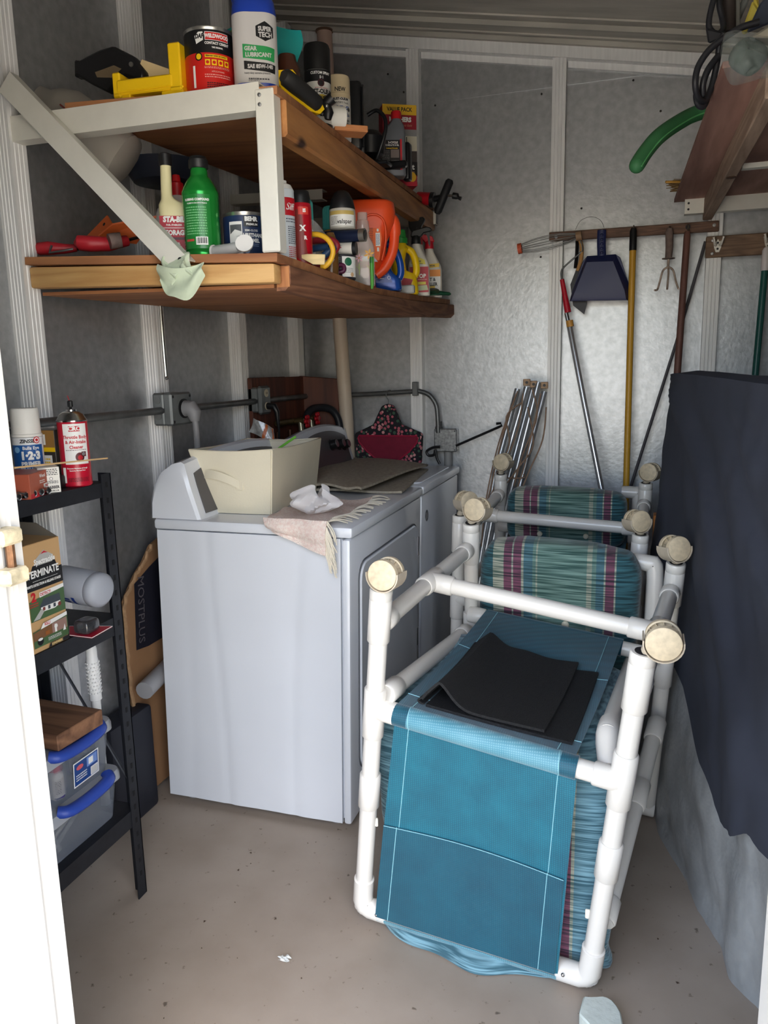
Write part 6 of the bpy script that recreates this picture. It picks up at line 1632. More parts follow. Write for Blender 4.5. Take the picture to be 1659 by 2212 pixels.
# ------------------------------------------------------------------ things on the two decks
def up(x, y, h=0.0): return (x, y, z_up(x, y) + h)
def lo(x, y, h=0.0): return (x, y, z_lo(x, y) + h)
def lathed(t, name, prof, m, n=28, sx=1, sy=1, sm=40): return obj(name, MB().lathe(prof, n, sx=sx, sy=sy), m, t, sm)
def rings_body(t, name, secs, m, k=5, sm=45):
    """secs: (cx, halfwidth, halfdepth, z, corner radius)"""
    mb = MB(); mb.loft([[(cx + x, y, z) for x, y in rrect(-hw, hw, -hd, hd, min(r, hw * .98, hd * .98), k)] for cx, hw, hd, z, r in secs])
    return obj(name, mb, m, t, sm)
M_tin = mat('tin', (176, 174, 168), .3, .9)
# contact cement can
t = thing('cement_can', 'black and red contact cement can at front of upper shelf', 'can', up(-.953, 1.692), math.radians(28))
lathed(t, 'can_body', [(.05, 0), (.056, .001), (.0565, .004), (.055, .006), (.055, .135), (.0565, .137), (.0565, .140), (.054, .141), (.053, .137), (.045, .136)], M_tin)
label_on(t, 'label', .0552, [('band', -.085, .085, .008, .086, 1), ('band', -.085, .085, .086, .133, 0), ('poly', [(-.028, .104), (-.012, .111), (-.012, .128), (-.022, .128), (-.032, .120)], 2), ('text', 'DAP', .0125, -.021, .119, 0, .0007, .8, .2),
      ('band', -.008, .046, .111, .128, 2), ('band', -.007, .045, .112, .127, 1), ('text', 'WELDWOOD', .0105, .019, .1195, 2, .0006, .86), ('text', 'CONTACT CEMENT', .0072, .019, .105, 2, .0003, .86), ('text', 'THE ORIGINAL', .0045, .019, .0965, 2, .0002, .85),
      ('disc', -.024, .078, .0085, 0), ('disc', -.024, .078, .006, 3), ('band', -.010, .042, .076, .082, 3), ('text', 'PERMANENT BOND ON CONTACT', .0042, .016, .079, 0, .0002, .72)]
      + [('band', -.010 + .0145 * k, .001 + .0145 * k, .060, .072, 3) for k in range(4)] + [('disc', -.0045 + .0145 * k, .066, .0035, 1) for k in range(4)] + [('lines', -.012, .046, .053, .058, 2, 4), ('text', 'APPLICATIONS:', .0042, .018, .047, 4, .0001), ('lines', -.012, .048, .034, .043, 2, 4), ('lines', -.008, .046, .014, .026, 3, 0), ('band', -.040, -.034, .015, .06, 2)],
      [BLACK, ink((206, 38, 32), .35), WHITE, YEL, ink((240, 170, 160))])
# gear lubricant jug
GL = up(-.845, 1.705)
t = thing('gear_oil_bottle', 'tall blue and silver gear lubricant bottle at upper shelf corner', 'bottle', GL, math.radians(24))
M_blue = mat('royal_blue_plastic', (34, 66, 170), .38)
rings_body(t, 'bottle_body', [(0, .046, .036, 0, .03), (0, .049, .039, .005, .03), (0, .049, .039, .172, .033), (0, .0485, .038, .180, .033), (0, .046, .034, .198, .03), (0, .043, .03, .205, .028)], M_blue)
rings_body(t, 'neck', [(.012, .030, .026, .203, .024), (.014, .028, .024, .25, .022), (.016, .018, .018, .275, .017), (.016, .016, .016, .30, .015)], M_blue)
obj('handle', MB().tube(smoothpath([(-.036, 0, .200), (-.040, 0, .225), (-.036, 0, .252), (-.016, 0, .272), (.006, 0, .280)], 5), .0105, 12), M_blue, t, 60)
lb = MB(); W1 = rrect(-.0494, .0494, -.0394, .0394, .033, 8)
def roundpl(x, y):
    """print wrapped round the bottle's rounded-rectangle front, x measured from the middle of the front"""
    s = x; hw, hd, r = .0497, .0397, .033
    fl = hw - r
    if abs(s) <= fl: return V((s, -hd, y))
    q = abs(s) - fl; a = q / r; sg = 1 if s > 0 else -1
    if a <= PI / 2: return V((sg * (fl + r * math.sin(a)), -hd + r * (1 - math.cos(a)), y))
    return V((sg * hw, -hd + r + (q - r * PI / 2), y))
def roundpl_l(lv): 
    def f(x, y):
        p = roundpl(x, y); d = V((p.x, p.y, 0)).normalized(); return p + d * (.0003 + .00012 * lv)
    return f
its = [('band', -.060, .062, .026, .168, 0), ('poly', [(.004, .120), (.024, .110), (.044, .120), (.044, .140), (.024, .150), (.004, .140)], 1), ('text', 'SUPER', .0125, .024, .1345, 0, .0006, .85), ('text', 'TECH', .0135, .025, .1225, 0, .0006, .9),
       ('poly', [(-.026, .076), (.044, .070), (.046, .098), (-.026, .104)], 2), ('text', 'GEAR', .0118, -.009, .0945, 0, .0005, .9), ('text', 'LUBRICANT', .0118, .008, .082, 0, .0005, .9), ('poly', [(-.024, .053), (.044, .046), (.046, .064), (-.024, .070)], 1), ('text', 'SAE 85W-140', .0112, .011, .0585, 0, .0005, .85), ('text', 'heavy-duty extreme pressure', .0052, .004, .045, 3, .0001, .9), ('lines', -.015, .03, .030, .036, 1, 3), ('lines', -.015, .008, .028, .036, 3, 4)]
for lv, it in enumerate(its):
    if it[0] == 'band':
        patch(lb, roundpl_l(lv), it[1], it[2], it[3], it[4], it[5], nx=40)
    else: paint(lb, roundpl_l(lv), it, .004)
flatobj('label', lb, [ink((200, 198, 196), .4), BLACK, ink((44, 150, 82)), ink((60, 60, 66)), GREY], t)
# teal bag behind
TBG = up(-.93, 1.86)
t = thing('seed_bag', 'teal and green plastic bag with lavender print behind the oil bottle', 'bag', TBG)
def tbag(u, v):
    s = math.sin(PI * u)
    return V((-.075 + .20 * u + .006 * math.sin(9 * v), (.032 * s) * (1 - .75 * v ** 3) * (1 if True else 0) + .010 * math.sin(7 * u + 8 * v), .205 * v + .018 * math.sin(3.2 * u + 1) * v))
obj('front_film', MB().grid(lambda u, v: tbag(u, v) - V((0, 2 * .032 * math.sin(PI * u) * (1 - .75 * v ** 3), 0)), 20, 20), mat('teal_film', (34, 150, 146), .3), t, 60)
obj('back_film', MB().grid(tbag, 20, 20), mat('teal_film', (34, 150, 146), .3), t, 60)
obj('print_patch', MB().grid(lambda u, v: tbag(.04 + .34 * u, .80 + .17 * v) - V((0, 2 * .032 * math.sin(PI * (.04 + .34 * u)) * (1 - .75 * (.80 + .17 * v) ** 3) + .002, 0)), 8, 8), mat('leaf_print', (112, 140, 62), .4, 0, (70, .5, 4)), t, 60)
obj('print_patch', MB().grid(lambda u, v: tbag(.14 + .18 * u, .62 + .16 * v) - V((0, 2 * .032 * math.sin(PI * (.14 + .18 * u)) * (1 - .75 * (.62 + .16 * v) ** 3) + .002, 0)), 6, 6), mat('lavender_print', (176, 150, 186), .4, 0, (90, .3, 4)), t, 60)
# dark brown jar
t = thing('amber_jar', 'dark brown jar half hidden behind the gear oil bottle', 'jar', up(-.812, 1.80))
lathed(t, 'jar_body', [(.028, 0), (.030, .003), (.030, .09), (.024, .105), (.02, .12)], mat('dark_amber', (70, 40, 28), .25))
label_on(t, 'label', .0302, [('band', -.03, .035, .015, .055, 0), ('lines', -.02, .03, .042, .050, 1, 1)], [ink((44, 26, 38)), WHITE])
# white jug at the back left
JU = (-1.388, 1.79, 1.972)
t = thing('white_jug', 'tipped translucent white jug with red label behind the upper bar', 'jug', JU)
ax = V((-.62, -.25, .52)).normalized(); Mq = ax.to_track_quat('Z', 'Y').to_matrix().to_4x4()
mb = MB(); mb.loft([[Mq @ V((x, y, z)) for x, y in rrect(-w_, w_, -d_, d_, min(r_, w_ * .95, d_ * .95), 5)] for w_, d_, z, r_ in ((.05, .05, -.135, .04), (.075, .065, -.125, .05), (.08, .07, -.02, .05), (.078, .068, .04, .05), (.055, .05, .085, .045), (.03, .03, .11, .028), (.022, .022, .135, .02))])
obj('jug_body', mb, mat('cloudy_plastic', (196, 190, 180), .4, 0, trans=.35, alpha=.97), t, 50)
obj('red_label', MB().box((-.05, -.002, -.06), (.03, .002, -.03), M=Matrix.Translation(Mq @ V((0, .0, .03)) + V((.0, -.068, .03))) @ Mq), mat('maroon_label', (130, 60, 60), .5), t, 0)
tag(obj('dark_tub', MB().lathe([(.06, 0), (.085, .006), (.115, .05), (.118, .055), (.11, .055), (.08, .012), (.004, .008)], 28, M=Matrix.Translation((-1.285, 1.99, 1.865))), mat('dark_navy_tub', (30, 36, 50), .5)), 'dark navy tub tucked under the tipped white jug', 'tub')
# yellow mitre box with the black saw in it
MBX = up(-1.085, 1.715)
t = thing('mitre_box', 'yellow plastic mitre box at the front of the upper shelf', 'mitre box', MBX, math.radians(4))
M_yel = mat('yellow_plastic', (244, 200, 24), .4)
for nm, a, b in (('base', (-.092, -.085, .012), (.085, .085, .020)), ('low_wall', (-.092, -.085, .008), (-.072, .085, .062)), ('high_wall', (.052, -.085, .004), (.082, .085, .108)), ('front_lip', (-.08, -.088, .018), (.06, -.078, .044)), ('foot', (-.072, -.085, 0), (-.048, .085, .014)), ('foot', (.03, -.085, 0), (.085, .085, .012))):
    obj(nm, MB().box(a, b, .003), M_yel, t, 25)
tag(obj('timber_scrap', MB().box((-.055, -.02, -.008), (.055, .02, .008), .002, M=Matrix.Translation((-1.125, 1.715, z_up(-1.1, 1.7) + .047)) @ Matrix.Rotation(math.radians(14), 4, 'Y')), mat('raw_timber', (206, 160, 100), .8, 0, (30, .3, 3, (1, 6, 6)))), 'splintered pale timber scrap lying in the yellow mitre box', 'wood scrap')
SW = up(-1.20, 1.72, .10)
t = thing('back_saw', 'saw with black pistol handle resting in the yellow mitre box', 'saw', SW)
hp = [(-.135, .035), (-.125, .028), (-.062, .044), (-.020, .048), (.035, .018), (.060, -.020), (.055, -.042), (.010, -.022), (-.028, -.040), (-.045, -.052), (-.090, -.028), (-.128, -.004), (-.138, -.008)]
obj('handle', MB().prism(hp, -.014, .014, M=Mv, bev=.005), mat('black_handle', (30, 30, 32), .35), t, 40)
obj('grip_slot', MB().prism([(-.075, -.004), (-.02, .004), (.0, -.006), (-.03, -.022), (-.07, -.016)], -.0150, .0150, M=Mv), mat('slot_tan', (120, 104, 80), .6), t, 20)
obj('blade', MB().hexa([(.02, -.002, -.035), (.20, .10, -.085), (.20, .101, -.085), (.02, -.0008, -.035), (.05, -.002, .012), (.22, .10, -.045), (.22, .101, -.045), (.05, -.0008, .012)]), mat('brassy_steel', (150, 132, 96), .4, .6), t, 20)
obj('bolt', MB().lathe([(.0004, 0), (.006, 0), (.005, .003), (.0004, .003)], 12, M=Matrix.Translation((.028, -.014, .0)) @ Matrix.Rotation(PI / 2, 4, 'X')), M_tin, t, 30)
# yellow and black hand saw hanging over the long edge
ST = up(-.775, 1.80, .05)
t = thing('hand_saw', 'yellow and black hand-saw handle lying along the upper shelf edge', 'saw', ST)
def q3(px): return V(px) - V(ST)
g0, g1 = q3((-0.7862,1.72,2)), q3((-0.7566,1.85,1.973))
bow = [q3(p) for p in ((-0.7993,1.715,2.011), (-0.774,1.745,2.019), (-0.7698,1.755,2.012), (-0.7818,1.74,2.001), (-0.7889,1.725,1.993), (-0.7736,1.785,1.971), (-0.7631,1.82,1.97), (-0.7521,1.86,1.98), (-0.7495,1.87,1.968), (-0.7567,1.86,1.956), (-0.7712,1.815,1.952), (-0.7791,1.785,1.953), (-0.8007,1.72,1.986))]
bk_ = V((-.022, .012, 0))
obj('handle_frame', MB().loft([[p for p in bow], [p + bk_ for p in bow]]), M_yel, t, 30)
obj('grip', MB().tube([g0, g0.lerp(g1, .06), g0.lerp(g1, .3), g0.lerp(g1, .7), g0.lerp(g1, .95), g1], [.012, .0185, .020, .0195, .018, .011], 14), mat('black_rubber_grip', (36, 36, 36), .65), t, 50)
m_ = g0.lerp(g1, .5); u_ = (g1 - g0).normalized()
obj('oval_badge', MB().tube([m_ + u_ * (.018 * math.cos(a)) + V((.003, -.0205, .004)) + V((0, 0, 1)).cross(u_).cross(u_) * (.0045 * math.sin(a)) for a in [2 * PI * k / 16 for k in range(16)]], .0009, 5, closed=True), YEL, t, 50)
obj('saw_blade', MB().hexa([q3((-0.798,1.73,1.998)), q3((-0.7989,1.73,1.979)), (-.16, .25, -.03), (-.16, .25, .01), q3((-0.7984,1.731,1.998)), q3((-0.7994,1.731,1.979)), (-.16, .252, -.03), (-.16, .252, .01)]), M_tin, t, 10)
# spray cans
t = aerosol('spray_can', 'tall black and white enamel spray can with black dial cap', up(-.812, 1.985), .0335, .135, ink((214, 212, 206), .35), [(.0335, .136), (.034, .150), (.034, .190), (.031, .198), (.012, .200), (.011, .206), (.002, .207)], math.radians(20), capm=mat('black_cap', (22, 22, 22), .4))
label_on(t, 'label', .0335, [('band', -.055, .055, .106, .134, 0), ('text', 'CUSTOM SPRAY', .0088, .010, .1255, 1, .0003, .85), ('text', '5·1', .0088, .012, .115, 1, .0003), ('disc', .010, .102, .009, 2), ('disc', .010, .102, .006, 0), ('text', 'RUST-OLEUM', .0142, .010, .082, 0, .0007, .82), ('lines', -.006, .03, .089, .092, 1, 3),
      ('band', -.020, .035, .058, .074, 3), ('disc', .012, .065, .015, 0, .0105), ('disc', .012, .065, .014, 4, .0098), ('text', 'STOPS', .0078, .012, .0685, 0, .0004), ('text', 'RUST', .0078, .013, .061, 0, .0004), ('text', 'SEMI-GLOSS', .0082, .010, .051, 0, .0002, .9), ('text', 'PROTECTIVE', .0082, .010, .0425, 0, .0002, .9), ('text', 'ENAMEL', .0082, .012, .034, 0, .0002, .9), ('text', 'BLACK', .006, .014, .025, 0, .0004), ('band', -.05, .05, .0, .008, 0)], [BLACK, WHITE, ink((70, 30, 38)), ink((170, 26, 36)), ink((222, 196, 70))])
t = aerosol('spray_can', 'white and beige 2X paint spray can with beige cap', up(-.812, 2.13), .0325, .118, ink((222, 220, 214), .35), [(.0325, .119), (.0325, .160), (.031, .164), (.004, .165)], math.radians(20), capm=mat('beige_cap', (206, 188, 152), .5))
label_on(t, 'label', .0325, [('band', -.05, .05, .004, .1175, 4), ('band', -.05, .05, .106, .118, 2), ('text', 'NEW', .0145, .006, .126, 0, .0005, .9), ('text', 'RUST-OLEUM', .0082, .008, .102, 0, .0005, .9), ('text', "PAINTER'S Touch", .0064, .008, .0925, 0, .0001, .95), ('text', '2X', .031, .010, .071, 1, .002, 1.05), ('text', 'ULTRA COVER', .0078, .010, .048, 0, .0002, .95), ('disc', .032, .077, .005, 3), ('lines', .024, .036, .060, .066, 2, 0), ('lines', .0, .03, .04, .044, 1, 0), ('lines', .01, .035, .012, .020, 2, 0)], [BLACK, ink((26, 84, 160)), ink((206, 188, 152)), ink((60, 60, 56)), ink((222, 220, 214), .35)])
# white cap cup on a block, small black clamp
t = tag(obj('wood_offcut', MB().box((-.045, -.03, 0), (.045, .03, .016), .0015), mat('orange_offcut', (196, 130, 82), .7, 0, (20, .25, 3, (1, 8, 8)))), 'small wood offcut overhanging the upper shelf edge', 'wood block'); t.location = up(-.757, 2.055, .002); t.rotation_euler = (0, 0, math.radians(35))
t = thing('plastic_cup', 'loose white plastic cup lying on the small wood offcut', 'cup', V(up(-.782, 2.015)) + V((0, 0, .036)))
Mc = Matrix.Rotation(math.radians(62), 4, 'Z') @ Matrix.Rotation(math.radians(-96), 4, 'Y')
obj('cap_shell', MB().lathe([(.026, -.028), (.0275, -.025), (.0275, .022), (.024, .026), (.0235, .020), (.0235, -.018), (.002, -.020)], 24, M=Matrix.Rotation(math.radians(-52), 4, 'Z') @ Matrix.Rotation(PI / 2, 4, 'X')), mat('cap_ivory', (232, 230, 222), .45), t, 40)
cl2 = thing('spring_clamp', 'small black plastic spring clamp between the spray cans', 'clamp', up(-.775, 1.93, .043))
obj('jaw', MB().tube([(-.02, 0, -.012), (.0, 0, .0), (.022, .004, .016)], [.010, .012, .014], 10), BLACK, cl2, 50)
obj('jaw', MB().tube([(.006, 0, .004), (.012, 0, -.02), (.010, 0, -.034)], [.011, .013, .008], 10), BLACK, cl2, 50)
obj('pivot', MB().sphere((.012, -.012, -.006), .005, 6), M_tin, cl2, 50)
# black case and hoop
t = thing('black_case', 'slim upright black plastic case beside the beige spray can', 'case', up(-.830, 2.30), math.radians(16))
obj('shell', MB().box((-.028, -.055, 0), (.028, .055, .19), .012, seg=3), mat('satin_black', (20, 21, 24), .35), t, 50)
obj('side_rib', MB().tube([(.029, -.048, .01), (.029, -.048, .17), (.029, -.02, .185)], .003, 8), mat('satin_black', (20, 21, 24), .35), t, 50)
t = thing('work_lamp', 'black work light with curved wire handle behind the case', 'lamp', up(-.815, 2.47), 0)
obj('wire_handle', MB().tube(smoothpath([(-.03, 0, .155), (.0, 0, .165), (.028, -.01, .140), (.035, -.02, .10), (.020, -.02, .055), (.0, -.01, .02)], 6), .006, 10), mat('satin_black', (20, 21, 24), .35), t, 60)
obj('lamp_head', MB().lathe([(.03, -.03), (.045, -.02), (.05, .03), (.03, .05), (.01, .055)], 20, M=Matrix.Translation((-.03, .02, .06))), mat('satin_black', (20, 21, 24), .35), t, 50)
obj('base_bar', MB().box((-.05, -.03, 0), (.04, .03, .012), .004), mat('satin_black', (20, 21, 24), .35), t, 40)
# two-cycle oil
t = thing('oil_bottle', 'grey two-cycle oil bottle with red cap on the upper shelf', 'bottle', up(-.826, 2.665), math.radians(22))
rings_body(t, 'bottle_body', [(0, .040, .028, 0, .012), (0, .043, .031, .004, .012), (0, .043, .031, .110, .014), (.004, .040, .029, .135, .014), (.012, .028, .022, .162, .014), (.015, .017, .016, .180, .014), (.015, .015, .015, .185, .013)], mat('grey_plastic_oil', (104, 108, 114), .38))
obj('cap', MB().lathe([(.0175, .184), (.0175, .206), (.015, .209)], 20, M=Matrix.Translation((.015, 0, 0))), mat('red_cap', (196, 26, 34), .4), t, 40)
facelabel(t, 'label', (-.040, -.031, .0), (1, 0, 0), (0, 0, 1), (0, -1, 0), [('band', .0, .066, .018, .112, 0), ('band', .064, .070, .018, .115, 1), ('text', '2-CYCLE', .0085, .040, .104, 2, .0004), ('text', 'TC-W3 & TC II OIL', .0072, .036, .0955, 2, .0003, .8), ('text', 'Outboard Formula', .0056, .036, .086, 3, .0002, .9), ('band', .032, .060, .056, .082, 4), ('lines', .004, .028, .025, .080, 11, 5), ('lines', .034, .06, .024, .05, 5, 5)], [BLACK, RED, WHITE, YEL, ink((120, 108, 104)), GREY])
tag(obj('black_bracket', MB().box((-.05, -.012, .0), (.05, .012, .022), .005), mat('satin_black', (20, 21, 24), .35)), 'black plastic bar lying in front of the oil bottle', 'bracket').location = up(-.806, 2.60, .016)
t = thing('power_adapter', 'black oval plastic piece standing right of the oil bottle', 'adapter', up(-.80, 2.74))
obj('shell', MB().box((-.010, -.02, 0), (.018, .02, .125), .009, seg=3), mat('satin_black', (20, 21, 24), .35), t, 50)
# tall red clay-kit box
t = thing('clay_kit_box', 'tall red, yellow and black clay kit box on the upper shelf', 'box', up(-.865, 2.86), math.radians(30))
obj('carton', MB().box((-.062, -.034, 0), (.062, .034, .272), .0012), ink((150, 26, 44)), t, 30)
facelabel(t, 'front_print', (-.062, -.034, 0), (1, 0, 0), (0, 0, 1), (0, -1, 0), [('band', 0, .124, .238, .272, 0), ('text', 'VALUE PACK', .0185, .062, .2555, 1, .0006, .85), ('text', 'MOTHERS', .021, .064, .222, 2, .0012, .85), ('text', 'California Gold', .010, .078, .203, 3, 0, .9, .3), ('band', .02, .124, .118, .190, 4), ('band', .02, .124, .168, .190, 5), ('band', .085, .088, .09, .165, 1), ('band', .02, .124, .082, .118, 6), ('band', 0, .124, .036, .082, 1), ('text', 'Clay Kit', .026, .075, .064, 2, .001, .9), ('lines', .03, .115, .042, .050, 2, 3), ('disc', .102, .030, .018, 0), ('band', 0, .124, 0, .014, 7)], [ink((222, 176, 44)), BLACK, WHITE, ink((206, 150, 120)), ink((206, 200, 180)), ink((140, 140, 140)), ink((70, 62, 60)), ink((176, 30, 50))])
facelabel(t, 'side_print', (.062, -.034, 0), (0, 1, 0), (0, 0, 1), (1, 0, 0), [('band', 0, .068, .238, .272, 0), ('text', 'VALUE PACK', .009, .034, .255, 1, .0003, .85), ('text', 'MOTHERS', .0115, .034, .222, 2, .0006, .85), ('poly', [(.012, .195), (.022, .190), (.026, .160), (.016, .150)], 3), ('poly', [(.016, .115), (.026, .110), (.030, .085), (.022, .078)], 3), ('band', 0, .068, .034, .082, 1), ('text', 'Clay Kit', .016, .034, .064, 2, .0004, .9), ('lines', .01, .06, .042, .052, 2, 4), ('lines', .03, .06, .15, .2, 7, 5), ('lines', .012, .055, .012, .028, 3, 4)], [ink((190, 150, 50)), BLACK, WHITE, ink((222, 186, 90)), GREY, ink((180, 90, 100))])
# bar clamp gripping the far end
CLM = (-0.7605,3.1,2.002)
t = thing('quick_clamp', 'black clamp with red cylinder gripping the far upper shelf end', 'clamp', CLM)
def qc(p): return V(p) - V(CLM)
obj('handle', MB().tube([qc((-0.7268,3.1,2.062)), qc((-0.7306,3.1,2.054)), qc((-0.755,3.1,2.001)), qc((-0.7778,3.1,1.95)), qc((-0.7816,3.1,1.94))], [.010, .016, .0165, .016, .010], 14), mat('black_foam_grip', (22, 23, 26), .6), t, 50)
obj('red_barrel', MB().tube([qc((-0.8637,3.12,2.009)), qc((-0.808,3.11,1.999))], .024, 18), mat('red_barrel', (176, 20, 34), .4), t, 50)
obj('collar_ring', MB().tube([qc((-0.8099,3.11,1.996)), qc((-0.7949,3.11,1.994))], .029, 18), BLACK, t, 50)
obj('arm', MB().tube([qc((-0.7949,3.11,1.998)), qc((-0.7475,3.1,2.001))], .012, 12), BLACK, t, 50)
obj('screw_rod', MB().tube([qc((-0.7401,3.1,2.005)), qc((-0.7069,3.1,2.001))], .005, 10), M_chrome, t, 50)
obj('screw_knob', MB().tube([qc((-0.718,3.1,2.002)), qc((-0.6996,3.1,1.998)), qc((-0.6959,3.1,1.993)), qc((-0.6849,3.1,1.988))], [.012, .012, .006, .008], 10), BLACK, t, 50)
# ------------------------------------------------------------------ lower deck
M_redh = mat('red_tool_handle', (176, 34, 46), .45)
def shears(label, loc, pts, r):
    t = thing('garden_shears', label, 'shears', loc)
    obj('grip', MB().tube([V(p) - V(loc) for p in pts[0]], r, 14), M_redh, t, 50)
    obj('blade_arm', MB().tube([V(p) - V(loc) for p in pts[1]], .008, 10, flat=.5), mat('dark_steel', (60, 60, 62), .45, .7), t, 50)
    return t
t = shears('red-handled garden shears at the far left of lower shelf', lo(-1.37, 1.70, .02), [[(-1.462,1.66,1.661), (-1.453,1.66,1.663), (-1.431,1.67,1.665), (-1.398,1.69,1.664), (-1.379,1.71,1.667)], [(-1.387,1.71,1.665), (-1.345,1.73,1.667), (-1.298,1.78,1.675)]], [.008, .0155, .0165, .012, .009])
obj('wire_catch', MB().tube([V(p) - V(lo(-1.37, 1.70, .02)) for p in ((-1.408,1.655,1.668), (-1.413,1.65,1.65), (-1.377,1.655,1.653), (-1.357,1.67,1.658))], .0028, 8), M_zinc, t, 50)
t = shears('second red-handled shears under the orange bracket, near brace', lo(-1.27, 1.70, .02), [[(-1.338,1.66,1.666), (-1.329,1.66,1.669), (-1.304,1.67,1.667), (-1.273,1.7,1.668), (-1.246,1.74,1.68)], [(-1.253,1.74,1.68), (-1.239,1.78,1.694), (-1.23,1.83,1.709)]], [.009, .0185, .019, .017, .013])
label_pts = [V(p) - V(lo(-1.27, 1.70, .02)) for p in ((-1.256,1.68,1.67), (-1.247,1.69,1.673), (-1.235,1.7,1.675))]
obj('paper_tag', MB().tube(label_pts, .0188, 14), mat('grey_tag', (128, 110, 104), .7, 0, (60, .4, 3)), t, 50)
t = thing('orange_bracket', 'orange steel angle bracket with a hole among the red shears', 'bracket', lo(-1.33, 1.80))
ob = [(-1.403,1.78,1.706), (-1.359,1.76,1.693), (-1.302,1.76,1.725), (-1.332,1.78,1.754)]
obv = [V(p) - V(lo(-1.33, 1.80)) for p in ob]
obj('plate', MB().hexa(obv + [p + V((.001, .004, .001)) for p in obv]), mat('orange_paint', (226, 110, 56), .45), t, 10)
obj('flange', MB().hexa([obv[1], obv[2], obv[2] + V((.10, .05, .02)), obv[1] + V((.09, .05, -.01)), obv[1] + V((0, 0, .004)), obv[2] + V((0, 0, .004)), obv[2] + V((.10, .05, .024)), obv[1] + V((.09, .05, -.006))]), mat('orange_paint', (226, 110, 56), .45), t, 10)
hc = obv[3].lerp(obv[2], .45).lerp(obv[0].lerp(obv[1], .45), .25); nn = (obv[1] - obv[0]).cross(obv[3] - obv[0]).normalized(); nn = nn if nn.y < 0 else -nn
obj('hole', MB().lathe([(.0004, 0), (.0045, 0), (.0045, .0006), (.0004, .0006)], 12, M=Matrix.Translation(hc + nn * .0006) @ nn.to_track_quat('Z', 'Y').to_matrix().to_4x4()), BLACK, t, 0)
# white bottle with red cap, behind
t = thing('white_bottle', 'white plastic bottle with red flip cap behind fuel stabilizer', 'bottle', lo(-1.205, 1.90))
rings_body(t, 'bottle_body', [(0, .048, .03, 0, .02), (0, .052, .034, .005, .02), (0, .052, .034, .14, .025), (0, .045, .03, .162, .025), (.012, .018, .018, .185, .016), (.012, .015, .015, .195, .014)], mat('off_white_plastic', (222, 218, 212), .4))
obj('flip_cap', MB().lathe([(.018, .194), (.018, .225), (.012, .230), (.010, .246), (.004, .248)], 18, M=Matrix.Translation((.012, 0, 0))), mat('red_cap', (196, 26, 34), .4), t, 40)
# fuel stabilizer
t = thing('stabilizer_bottle', 'cream long-neck fuel stabilizer bottle with red label and black cap', 'bottle', lo(-1.092, 1.715), math.radians(26))
M_crm = mat('cream_plastic', (226, 218, 172), .4, sss=.1)
rings_body(t, 'bottle_body', [(.004, .032, .024, 0, .016), (.004, .036, .027, .004, .016), (.004, .036, .027, .118, .018), (.002, .034, .024, .130, .018), (-.008, .018, .017, .143, .014), (-.012, .0135, .0135, .152, .0125), (-.010, .0125, .0125, .222, .012)], M_crm)
obj('cap', MB().lathe([(.0155, .220), (.0155, .246), (.013, .248)], 16, M=Matrix.Translation((-.010, 0, 0))), BLACK, t, 40)
facelabel(t, 'label', (-.030, -.0272, 0), (1, 0, 0), (0, 0, 1), (0, -1, 0), [('band', 0, .068, .008, .102, 0), ('text', 'STA-BIL', .0172, .034, .0935, 1, .0011, .88, .1), ('text', 'FUEL STABILIZER', .0055, .034, .081, 1, .0002, .9), ('band', 0, .068, .073, .076, 2), ('text', 'STORAGE', .0158, .034, .063, 1, .0008, .84), ('band', .008, .058, .047, .053, 3), ('text', 'KEEPS FUEL', .006, .03, .038, 1, .0004), ('text', 'FRESH FOR 24', .006, .03, .030, 1, .0004), ('lines', .006, .05, .014, .022, 2, 1)], [ink((176, 22, 44)), WHITE, ink((206, 160, 160)), ink((90, 40, 52))])
# green compound bottle
t = thing('compound_bottle', 'shiny green rubbing compound bottle with black cap on lower shelf', 'bottle', lo(-.998, 1.688), math.radians(20))
M_gr = mat('green_metallic', (36, 146, 58), .22, .45)
pr = [(.040, 0), (.0425, .004), (.0425, .010)]
for k in range(4): pr += [(.0425, .014 + .005 * k), (.0412, .0165 + .005 * k)]
pr += [(.0425, .036), (.0415, .09), (.0425, .146)]
for k in range(5): pr += [(.0425 - .0028 * k - .0005 * k * k, .150 + .0085 * k), (.0405 - .0030 * k - .0005 * k * k, .154 + .0085 * k)]
pr += [(.020, .196), (.018, .204)]
lathed(t, 'bottle_body', pr, M_gr, 32)
lathed(t, 'cap', [(.021, .203), (.0225, .205), (.0225, .222), (.020, .224), (.019, .229), (.002, .230)], BLACK)
label_on(t, 'label', .0425, [('band', -.040, .030, .020, .140, 0), ('text', 'RUBBING COMPOUND', .0072, -.002, .128, 1, .0003, .8), ('text', 'PULIMENTO DE CORTE PESADO', .0042, -.002, .120, 1, .0001, .8), ('lines', -.032, .02, .050, .114, 11, 2), ('band', -.008, .020, .028, .046, 3)] + [('band', -.006 + .002 * k, -.0052 + .002 * k + .0004 * (k % 3), .031, .044, 4) for k in range(12)] + [('band', -.034, -.012, .036, .041, 5)], [ink((34, 120, 52), .3), WHITE, ink((120, 190, 130)), WHITE, BLACK, ink((180, 70, 60))])
